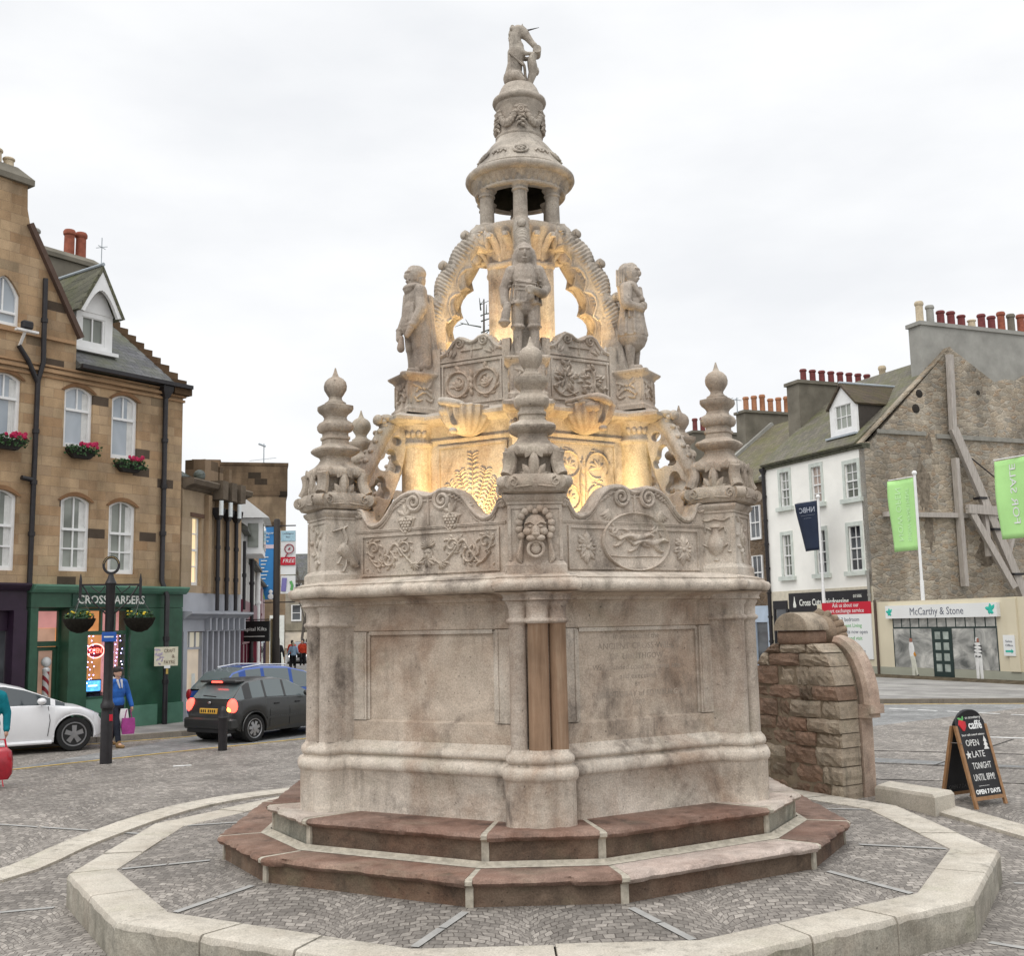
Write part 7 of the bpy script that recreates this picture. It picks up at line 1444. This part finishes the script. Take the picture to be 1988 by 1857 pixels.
# ================= cars =================
TYRE=plain('tyre_rubber',(.022,.022,.022),.85,.2); ALLOY=plain('alloy_rim',(.32,.32,.33),.35,.5,.7,.1,9); DARKRIM=plain('dark_alloy',(.06,.06,.065),.4,.5,.6); CARGL=NT('car_glass'); CARGL=CARGL.done((.045,.055,.06),.04,None,.8)
CARGL_L=NT('light_car_glass'); CARGL_L=CARGL_L.done((.13,.155,.16),.05,None,.7)
BLKP=plain('black_trim',(.015,.015,.016),.55,.3)
def paint(name,c,rough=.22,metal=0):
    m=NT(name); m.b.inputs['Coat Weight'].default_value=.35; m.b.inputs['Coat Roughness'].default_value=.08; n=m.noise(m.pos(),2.2,4); col=m.ramp(n,[(.3,tuple(x*.93 for x in c)),(.7,c)]); return m.done(col,rough+.1,None,.5,metal)
def car(label,loc,head,L,Wd,H,prof,body,rimmat,wb,xr,wr=.32,glass=None,group=None,lights=None,pillars=(),name='parked_car',spokes=5,belt_y=.94,rear=True,taper=.12):
    """prof: dict of polylines belt (x,z), roof (x,z), x from rear 0 to front L"""
    t=thing(name,label,'car',loc,R(90-head),group); w=Wd/2
    ip=lambda P,x:float(np.interp(x,[p[0] for p in P],[p[1] for p in P]))
    wx=(xr,xr+wb); r_=wr+.05; xs=sorted(set([round(v,3) for v in np.linspace(0,L,110)]+[round(c+r_*cos(a),3) for c in wx for a in np.linspace(0,PI,19)]))
    def zb(x):
        z=.20+.22*max(0,1-x/.45)**2+.14*max(0,1-(L-x)/.5)**2
        for c in wx:
            if abs(x-c)<r_: z=max(z,wr+math.sqrt(max(0,r_*r_-(x-c)**2)))
        return z
    def hw(x): e=min(x,L-x); k=1-taper*max(0,1-e/.9)**2.2; k-=.10*max(0,1-e/.12)**2; return w*k
    B=MB(); rows=[]
    for x in xs:
        a=zb(x); b=ip(prof['belt'],x); h=hw(x); b=max(b,a+.02); d=b-a
        half=[(0,a),(.78*h,a),(.96*h,a+.01*d),(.995*h,a+.22*d),(1.0*h,a+.5*d),(.985*h,a+.8*d),(.95*h,a+.95*d),(.84*h,b),(.4*h,b+.018),(0,b+.022)]
        rows.append([(x,-y,z) for y,z in half]+[(x,y,z) for y,z in half[-2:0:-1]])
    B.rings(rows,True,True,0,True)
    Gm=MB(); RP=prof['roof']; x0,x1=RP[0][0],RP[-1][0]; cs=np.linspace(x0,x1,70); rows=[]
    for x in cs:
        b=ip(prof['belt'],x)-.015; z=max(ip(RP,x),b+.012); f=min(1,(z-b)/(H-b)); h=hw(x); yt=h*(.90-.20*f); yh=h*(.90-.20*f*.88)
        rows.append([(x,-.90*h,b),(x,-yh,b+(z-b)*.90),(x,-yt*.97,b+(z-b)*.965),(x,-yt*.8,z),(x,0,z+.018*f),(x,yt*.8,z),(x,yt*.97,b+(z-b)*.965),(x,yh,b+(z-b)*.90),(x,.90*h,b)])
    xf=[p[0] for p in RP if p[1]>H-.12]; xa,xb=min(xf),max(xf)
    for i in range(len(rows)-1):
        xm=(cs[i]+cs[i+1])/2
        for j in range(8):
            q=[rows[i][j],rows[i+1][j],rows[i+1][j+1],rows[i][j+1]]
            side=j in(0,7); hdr=j in(1,6)
            roof=(j in(2,3,4,5)) and xa<=xm<=xb
            pil=side and any(abs(xm-p)<pw for p,pw in pillars)
            (B if (hdr or roof or pil) else Gm).add(q,[(0,1,2,3)],0,True)
    bo=B.build('body',body,t,ang=35); Gm.build('window_glass',glass or CARGL,t,ang=35)
    for px in wx:
        for s in (-1,1):
            M=T(px,s*(w-.10),wr)@Matrix.Rotation(PI/2*s,4,'X')@Matrix.Scale(-1,4,(0,0,1)) if 0 else T(px,s*(w-.015),wr)@Matrix.Rotation(-PI/2*s,4,'X')
            wh=bpy.data.objects.new('wheel',None); link(wh,t)
            mb=MB(); mb.lathe([(wr*.66,-.18),(wr*.96,-.18),(wr,-.15),(wr,-.04),(wr*.97,-.01),(wr*.86,.0),(wr*.68,-.02)],32,M=M); mb.build('tyre',TYRE,wh)
            mb=MB(); mb.lathe([(wr*.61,-.10),(.01,-.10)],32,M=M); mb.build('shaded_rim_dish',BLKP,wh)  # black dish paints in the depth shade behind the spokes
            mb=MB(); mb.lathe([(wr*.72,-.015),(wr*.70,-.004),(wr*.66,-.006),(wr*.62,-.03),(wr*.60,-.10)],32,M=M,cap0=False,cap1=False); mb.lathe([(.01,.0),(wr*.16,-.0),(wr*.18,-.04)],16,M=M)
            for k in range(spokes):
                a=2*PI*k/spokes+.3; p=Vector((cos(a),sin(a),0)); n_=Vector((-sin(a),cos(a),0)); r0,r1=wr*.12,wr*.63; w0,w1=wr*.11,wr*(.15 if spokes<=5 else .12)
                mb.add([p*r0+n_*w0+Vector((0,0,-.012)),p*r0-n_*w0+Vector((0,0,-.012)),p*r1-n_*w1+Vector((0,0,-.022)),p*r1+n_*w1+Vector((0,0,-.022)),p*r0+n_*w0+Vector((0,0,-.06)),p*r0-n_*w0+Vector((0,0,-.06)),p*r1-n_*w1+Vector((0,0,-.06)),p*r1+n_*w1+Vector((0,0,-.06))],[(0,1,2,3),(0,4,5,1),(1,5,6,2),(2,6,7,3),(3,7,4,0)],0,False,M)
            mb.build('rim',rimmat,wh)
            mb=MB(); mb.tube([(px-wr*0,s*(w-.20),wr),(px,s*(w-.5),wr)],wr*.95,20); mb.build('wheel_well',BLKP,t)
            mb=MB(); mb.tube([(px+(r_+.012)*cos(a),s*(hw(px)*.995),wr+(r_+.012)*sin(a)) for a in np.linspace(-.1,PI+.1,20)],.016,6); mb.build('wheel_arch_lip',body,t)
    return t,bo,hw
WHITECAR=paint('white_car_paint',(.74,.74,.75)); DARKCAR=paint('charcoal_car_paint',(.020,.021,.021),.25,.0); BLUECAR=paint('blue_car_paint',(.018,.07,.30),.2,.2); SILVER=paint('silver_car_paint',(.40,.41,.42),.25,.4)
def cbox_part(par,name,mat,b,c=.015):
    mb=MB(); mb.cbox(*b,c); return mb.build(name,mat,par)
TAIL=emit('tail_light_lit',(1,.06,.04),5); TAIL_O=emit('indicator_lit',(1,.35,.05),7); HEADL=emit('headlight_lit',(1,.95,.9),6); LENS=NT('headlight_lens').done((.35,.36,.38),.08,None,.8)
# white car, front half in view at the left
hd=58; Lw=4.55
nose=Vector((-8.35,10.15)); d_=Vector((sin(R(hd)),cos(R(hd)))); base=Vector((-9.31,10.30))-d_*3.94-Vector((d_.y,-d_.x))*.90
wc,bo,hwf=car('white saloon car with dark five-spoke wheels cut by the left edge',(base.x,base.y,0),hd,Lw,1.88,1.42,dict(belt=[(0,.80),(.12,.98),(.9,1.02),(2.4,1.0),(3.4,.98),(4.1,.88),(4.42,.74),(4.55,.55)],roof=[(.55,1.03),(1.35,1.34),(2.0,1.42),(2.6,1.40),(3.0,1.30),(3.75,.99)]),WHITECAR,ALLOY,2.9,1.04,.345,None,None,None,((1.05,.10),(2.02,.05),(3.5,.05)),spokes=5,taper=.2)
for s in (-1,1):
    mb=MB(); mb.ball((4.30,s*.66,.70),(.18,.15,.07),12); mb.build('headlight',LENS,wc)
    mb=MB(); mb.ball((3.28,s*1.0,1.05),(.09,.11,.07),12); mb.tube([(3.3,s*.85,1.0),(3.3,s*.95,1.02)],.03,6); mb.build('mirror',WHITECAR,wc)
    mb=MB(); mb.bar((2.06,s*.945,.80),(2.26,s*.945,.80),.025,.03); mb.build('door_handle',WHITECAR,wc)
    mb=MB(); mb.tube([(2.10,s*.944,.30),(2.08,s*.944,.7),(2.0,s*.90,.96)],.006,5); mb.tube([(3.42,s*.944,.34),(3.46,s*.944,.65),(3.42,s*.90,.94)],.006,5); mb.build('door_seam',BLKP,wc)
    mb=MB(); mb.tube([(1.45,s*.925,.22),(3.5,s*.925,.22)],.04,8); mb.build('side_skirt',WHITECAR,wc)
mb=MB(); mb.box(4.45,4.56,-.42,.42,.36,.58); mb.build('grille',BLKP,wc)
# dark hatchback waiting with its brake lights on
hd=33; d_=Vector((sin(R(hd)),cos(R(hd)))); rt=Vector((d_.y,-d_.x)); base=Vector((-6.17,10.92))-rt*.78
dc,bo,hwf=car('charcoal hatchback seen from behind with red brake lights glowing',(base.x,base.y,0),hd,3.8,1.64,1.35,dict(belt=[(0,.60),(.04,.80),(.10,.92),(.9,.965),(2.0,.93),(2.6,.88),(3.4,.74),(3.8,.5)],roof=[(.09,.94),(.34,1.21),(.5,1.30),(.9,1.345),(1.4,1.35),(1.75,1.29),(2.5,.92)]),DARKCAR,ALLOY,2.4,.60,.295,CARGL_L,None,None,((.48,.11),(.98,.035),(1.56,.04),(2.4,.05)),name='hatchback_car',spokes=7,taper=.14)
for s in (-1,1):
    mb=MB(); mb.ball((.09,s*.64,.79),(.10,.13,.16),12); mb.build('tail_light',TAIL,dc)
    if s<0: mb=MB(); mb.ball((.04,s*.62,.73),(.06,.07,.06),10); mb.build('indicator_light',TAIL_O,dc)
    mb=MB(); mb.ball((2.12,s*.87,.97),(.07,.09,.065),12); mb.build('mirror',DARKCAR,dc)
    for x in (1.30,1.95): mb=MB(); mb.bar((x-.14,s*.822,.79),(x,s*.822,.79),.02,.028); mb.build('door_handle',BLKP,dc)
    for x in (1.02,1.62,2.36): mb=MB(); mb.tube([(x,s*.822,.30),(x+.02,s*.822,.62),(x-.02,s*.78,.90)],.005,5); mb.build('door_seam',BLKP,dc)
    mb=MB(); mb.bar((.95,s*.823,.50),(2.6,s*.823,.50),.018,.045); mb.build('rubbing_strip',DARKCAR,dc)
cbox_part(dc,'bumper',DARKCAR,(-.06,.22,-.74,.74,.30,.54),.04); cbox_part(dc,'rear_valance',BLKP,(-.03,.2,-.66,.66,.22,.31),.02); cbox_part(dc,'spoiler',DARKCAR,(.24,.52,-.56,.56,1.275,1.325),.015); cbox_part(dc,'brake_light',TAIL,(.215,.26,-.16,.16,1.275,1.31),.006)
cbox_part(dc,'number_plate',plain('yellow_plate',(.62,.36,.06),.5),(-.012,.03,-.27,.27,.63,.74),.004); mb=MB(); [mb.box(-.016,-.0125,-.22+.064*i+(.03 if i>3 else 0),-.185+.064*i+(.03 if i>3 else 0),.655,.715) for i in range(7)]; mb.build('plate_character',BLKP,dc); mb=MB(); mb.bar((.12,-.10,.98),(.14,.32,1.0),.012,.02); mb.build('rear_wiper',BLKP,dc); mb=MB(); mb.ball((.02,0,.86),(.015,.05,.03),8); mb.build('badge',ALLOY,dc)
# blue car beyond it
d2=Vector((sin(R(34)),cos(R(34)))); base=Vector((-7.75,14.1))
bc,bo,hwf=car('blue hatchback with silver roof rails passing behind the charcoal car',(base.x,base.y,0),44,4.3,1.74,1.52,dict(belt=[(0,.66),(.06,.95),(1.2,1.0),(2.7,.98),(3.4,.92),(4.1,.76),(4.3,.55)],roof=[(.08,1.0),(.45,1.40),(.8,1.50),(1.3,1.53),(2.0,1.50),(2.5,1.38),(3.35,.95)]),BLUECAR,ALLOY,2.55,.75,.31,CARGL_L,None,None,((.7,.10),(1.25,.04),(2.05,.045),(3.1,.05)),name='hatchback_car',spokes=7)
for s in (-1,1):
    mb=MB(); mb.tube([(.75,s*.56,1.50),(1.3,s*.57,1.565),(2.0,s*.57,1.54)],.018,6); mb.build('roof_rail',plain('silver_rail',(.6,.6,.6),.3,.5,.6),bc)
    mb=MB(); mb.ball((.05,s*.68,.86),(.06,.1,.14),10); mb.build('tail_light',plain('unlit_red_lens',(.25,.01,.015),.3),bc); mb=MB(); mb.ball((2.85,s*.92,1.0),(.08,.1,.07),10); mb.build('mirror',BLUECAR,bc)
# queue of far cars with lamps lit
for i,(x,y,hd_,lab,pm) in enumerate(((-15.2,66,172,'silver car with lit headlamps leading the far queue',SILVER),(-16.6,74,172,'dark car with lit headlamps second in the far queue',DARKCAR),(-13.6,71,172,'pale car with lit headlamps at the right of the far queue',WHITECAR))):
    c_,bo,hwf=car(lab,(x,y,0),hd_,4.3,1.75,1.48,dict(belt=[(0,.66),(.06,.95),(1.2,1.0),(2.7,.98),(3.4,.92),(4.1,.76),(4.3,.55)],roof=[(.08,1.0),(.45,1.36),(.8,1.45),(1.3,1.48),(2.0,1.46),(2.5,1.34),(3.35,.95)]),pm,ALLOY,2.55,.75,.31,None,'queue of far cars with lamps lit',None,(),name='distant_car')
    for s in (-1,1): mb=MB(); mb.ball((4.22,s*.62,.70),(.10,.17,.13),10); mb.build('headlight',HEADL,c_)
# ================= people =================
SKIN=plain('skin',(.48,.29,.21),.55,.3,0,.06,20); HAIRD=plain('dark_hair',(.025,.018,.015),.6,.3,0,.4,40); JEAN=plain('dark_jeans',(.022,.025,.035),.85,.1,0,.3,15)
def person(label,loc,rz,h,jac,trou,hair,shoe,stride=.12,arms=((.0,0),(.0,0)),hat=None,vox=.016,hood=None,group=None,longhair=False,bodyonly=False):
    t=thing('person',label,'person',loc,R(rz),group); k=h/1.7
    S_=lambda *p:Vector(p)*k
    hip=.88; sh=1.40; legs=[]
    for s,dy in ((-1,stride),(1,-stride)):
        a=S_(s*.085,0,hip); b=S_(s*.09,-dy*.55-.03,.48); c=S_(s*.09,-dy+(.10 if dy<0 else 0),.09+(.03 if dy<0 else 0)); legs.append((a,b,c))
    ar=[]
    for s,(sw,out) in zip((-1,1),arms):
        a=S_(s*.185,.0,sh-.02); b=S_(s*(.235+out),-sw*.5+.03,1.12); c=S_(s*(.235+out*1.2),-sw-.03,.88); ar.append((a,b,c))
    cp=[(S_(0,0,1.42),.055*k,S_(0,-.01,1.52),.052*k),(S_(0,-.015,1.60),(.078*k,.092*k,.115*k)),(S_(0,-.10,1.585),(.014*k,.022*k,.024*k)),(S_(0,-.075,1.535),(.04*k,.03*k,.025*k)),(S_(0,.0,1.2),(.165*k,.10*k,.22*k)),(S_(0,0,.95),(.15*k,.10*k,.13*k))]
    for s in (-1,1): cp+=[(S_(s*.08,0,1.585),(.012*k,.02*k,.03*k)),(S_(s*.03,-.088,1.615),(.016*k,.008*k,.008*k))]
    for a,b,c in legs: cp+=[(a,.075*k,b,.052*k),(b,.05*k,c,.035*k),(c,.04*k,c+S_(0,-.13,-.045),.03*k)]
    for (a,b,c),s in zip(ar,(-1,1)):
        cp+=[(a,.05*k,b,.04*k),(b,.038*k,c,.028*k),(c,.03*k,c+S_(0,-.01,-.07),.032*k)]
        for q in range(4): cp.append((c+S_(0,-.035+.022*q,-.07),.010*k,c+S_(-s*.012,-.035+.02*q,-.155+.012*abs(q-1.5)),.008*k))
        cp.append((c+S_(-s*.01,-.04,-.04),.011*k,c+S_(-s*.02,-.07,-.10),.009*k))
    blob('body',cp,vox*.8*k,2,SKIN,t)
    jc=[(S_(0,.0,1.2),(.195*k,.13*k,.25*k)),(S_(0,.0,.97),(.185*k,.135*k,.16*k)),(S_(-.15,0,1.40),.075*k,S_(.15,0,1.40),.075*k),(S_(0,.01,1.42),(.09*k,.085*k,.06*k))]
    for a,b,c in ar: jc+=[(a,.078*k,b,.064*k),(b,.062*k,c,.05*k)]
    blob('jacket',jc,vox*k,3,jac,t)
    tc=[(S_(0,0,.90),(.16*k,.12*k,.12*k))]
    for a,b,c in legs: tc+=[(a,.098*k,b,.075*k),(b,.072*k,c+S_(0,0,.03),.056*k)]
    blob('trousers',tc,vox*k,2,trou,t)
    for a,b,c in legs: blob('shoe',[(c+S_(0,0,.05),.055*k,c+S_(0,0,-.03),.055*k),(c+S_(0,.02,-.045),.045*k,c+S_(0,-.16,-.05),.038*k)],vox*.8*k,1,shoe,t)
    hc=[(S_(0,.02,1.64),(.092*k,.098*k,.095*k)),(S_(0,.05,1.57),(.085*k,.07*k,.1*k))]
    if longhair: hc+=[(S_(0,.07,1.55),.07*k,S_(0,.08,1.40),.05*k)]
    blob('hair',hc,vox*.7*k,1,hair,t)
    if hood: blob('hood',[(S_(-.08,.03,1.44),.05*k,S_(.08,.03,1.44),.05*k),(S_(0,.07,1.46),(.11*k,.07*k,.08*k)),(S_(-.05,-.07,1.43),.03*k,S_(-.03,-.13,1.27),.014*k),(S_(.05,-.07,1.43),.03*k,S_(.03,-.13,1.27),.014*k)],vox*.7*k,1,hood,t)
    if hat: blob('hat',[(S_(0,.005,1.66),(.105*k,.11*k,.085*k)),(S_(0,.0,1.63),(.108*k,.113*k,.03*k))],vox*.7*k,1,hat,t)
    return t
BLUEJ=plain('royal_blue_jacket',(.025,.11,.38),.75,.2,0,.2,9); GREYH=plain('pale_grey_hood',(.50,.50,.52),.9,.1,0,.1,20); TAN=plain('tan_boots',(.26,.16,.07),.8); BLACKC=plain('black_coat',(.016,.016,.018),.8,.1,0,.3,9); PALEBL=plain('pale_blue_coat',(.28,.40,.55),.8,.1,0,.15,9); REDC=plain('bright_orange_red_coat',(.50,.06,.03),.8,.1,0,.2,5); TEALJ=plain('teal_fleece',(.01,.16,.20),.85,.1,0,.25,9); BROWNC=plain('maroon_coat',(.10,.02,.03),.8,.1,0,.2,5); BLOND=plain('grey_blond_hair',(.45,.38,.28),.7,.2,0,.2,30)
person('woman in a blue jacket and dark beanie walking behind the ringed post',(-8.66,10.9,.0),58,1.66,BLUEJ,JEAN,HAIRD,TAN,.20,((.04,.04),(.10,.05)),HAIRD,.015,GREYH)
t=thing('shopping_bag','small magenta shopping bag carried by the woman in blue','bag',(-8.38,10.83,.28),R(30)); mb=MB(); mb.rings([[(x*q,y*q,z) for x,y in ((-.13,-.05),(.13,-.05),(.13,.05),(-.13,.05))] for q,z in ((.9,0),(1.05,.15),(.95,.33))],True,True,0,False); mb.build('sack',plain('magenta_bag',(.32,.05,.22),.5,.3,0,.2,8),t); mb=MB(); mb.tube([(-.07,0,.33),(-.04,0,.5),(.04,0,.5),(.07,0,.33)],.012,6); mb.build('handle',plain('magenta_strap',(.25,.04,.16),.5),t)
t=thing('shopping_bag','white carrier bag hanging beside the magenta bag','bag',(-8.50,10.90,.42),R(30)); mb=MB(); mb.rings([[(x*q,y*q,z) for x,y in ((-.1,-.03),(.1,-.03),(.1,.03),(-.1,.03))] for q,z in ((.8,0),(1.1,.12),(.7,.38))],True,True,0,False); mb.build('sack',WHITEP,t)
person('person in a teal fleece at the left edge holding a red bag',(-8.62,5.0,G(-8.6,5)-.03),20,1.80,TEALJ,JEAN,HAIRD,BLKP,.14,((.05,.02),(.02,.03)),None,.016)
t=thing('red_bag','glossy red bag carried by the person at the left edge','bag',(-8.34,4.9,.14),R(15)); mb=MB(); mb.rings([[(x*q,y*q,z) for x,y in ((-.17,-.06),(-.1,-.09),(.1,-.09),(.17,-.06),(.17,.06),(.1,.09),(-.1,.09),(-.17,.06))] for q,z in ((.72,0),(1.0,.08),(1.04,.28),(.9,.43),(.5,.50))],True,True,0,True); o=mb.build('sack',plain('glossy_red_bag',(.34,.012,.025),.25,.6,0,.25,8),t,ang=60); mb=MB(); mb.tube([(-.08,0,.48),(-.05,0,.62),(.05,0,.62),(.08,0,.48)],.016,6); mb.build('handle',RED,t); mb=MB(); mb.tube([(.05,-.09,0),(.07,-.1,-.10)],.008,5); mb.tube([(.0,-.09,0),(-.02,-.1,-.11)],.008,5); mb.build('tassel',RED,t)
person('person in a black coat standing beside the dark street pole',(-12.55,45.3,.1),170,1.75,BLACKC,BLACKC,HAIRD,BLKP,.05,((.02,.05),(.02,.05)),None,.03)
person('person in a pale blue coat walking away down the street',(-13.4,53.6,.0),178,1.64,PALEBL,BLACKC,BLOND,BROWNC,.12,((.05,.03),(-.05,.05)),None,.03)
t=thing('handbag','black handbag at the side of the walker in pale blue','bag',(-13.02,53.55,.72)); mb=MB(); mb.cbox(-.14,.14,-.06,.06,0,.26,.03); mb.build('sack',BLKP,t); mb=MB(); mb.tube([(-.08,0,.26),(0,0,.42),(.08,0,.26)],.014,5); mb.build('strap',BLKP,t)
for i,(x,y,rz,h,j,l) in enumerate(((-13.1,60.5,175,1.75,BLACKC,'person in black walking just beyond the pale blue coat'),(-14.25,57.5,175,1.72,REDC,'person in an orange red coat at the left of the far crowd'),(-13.75,58.2,5,1.70,REDC,'person in a red coat in the middle of the far crowd'),(-14.3,61.5,175,1.74,BROWNC,'person in a maroon coat beside the red coats'),(-12.5,63,175,1.78,BLACKC,'tall person in black at the right of the far crowd'),(-14.9,66,175,1.70,PALEBL,'person in pale blue behind the red coats'),(-14.0,68,5,1.72,BROWNC,'person in maroon furthest down the street'),(-13.9,64,175,1.60,GREYH,'short person in grey in the middle of the far crowd'))):
    person(l,(x,y,0),rz,h,j,BLACKC,HAIRD,BLKP,.1,((.03,.03),(.03,.03)),None,.035)
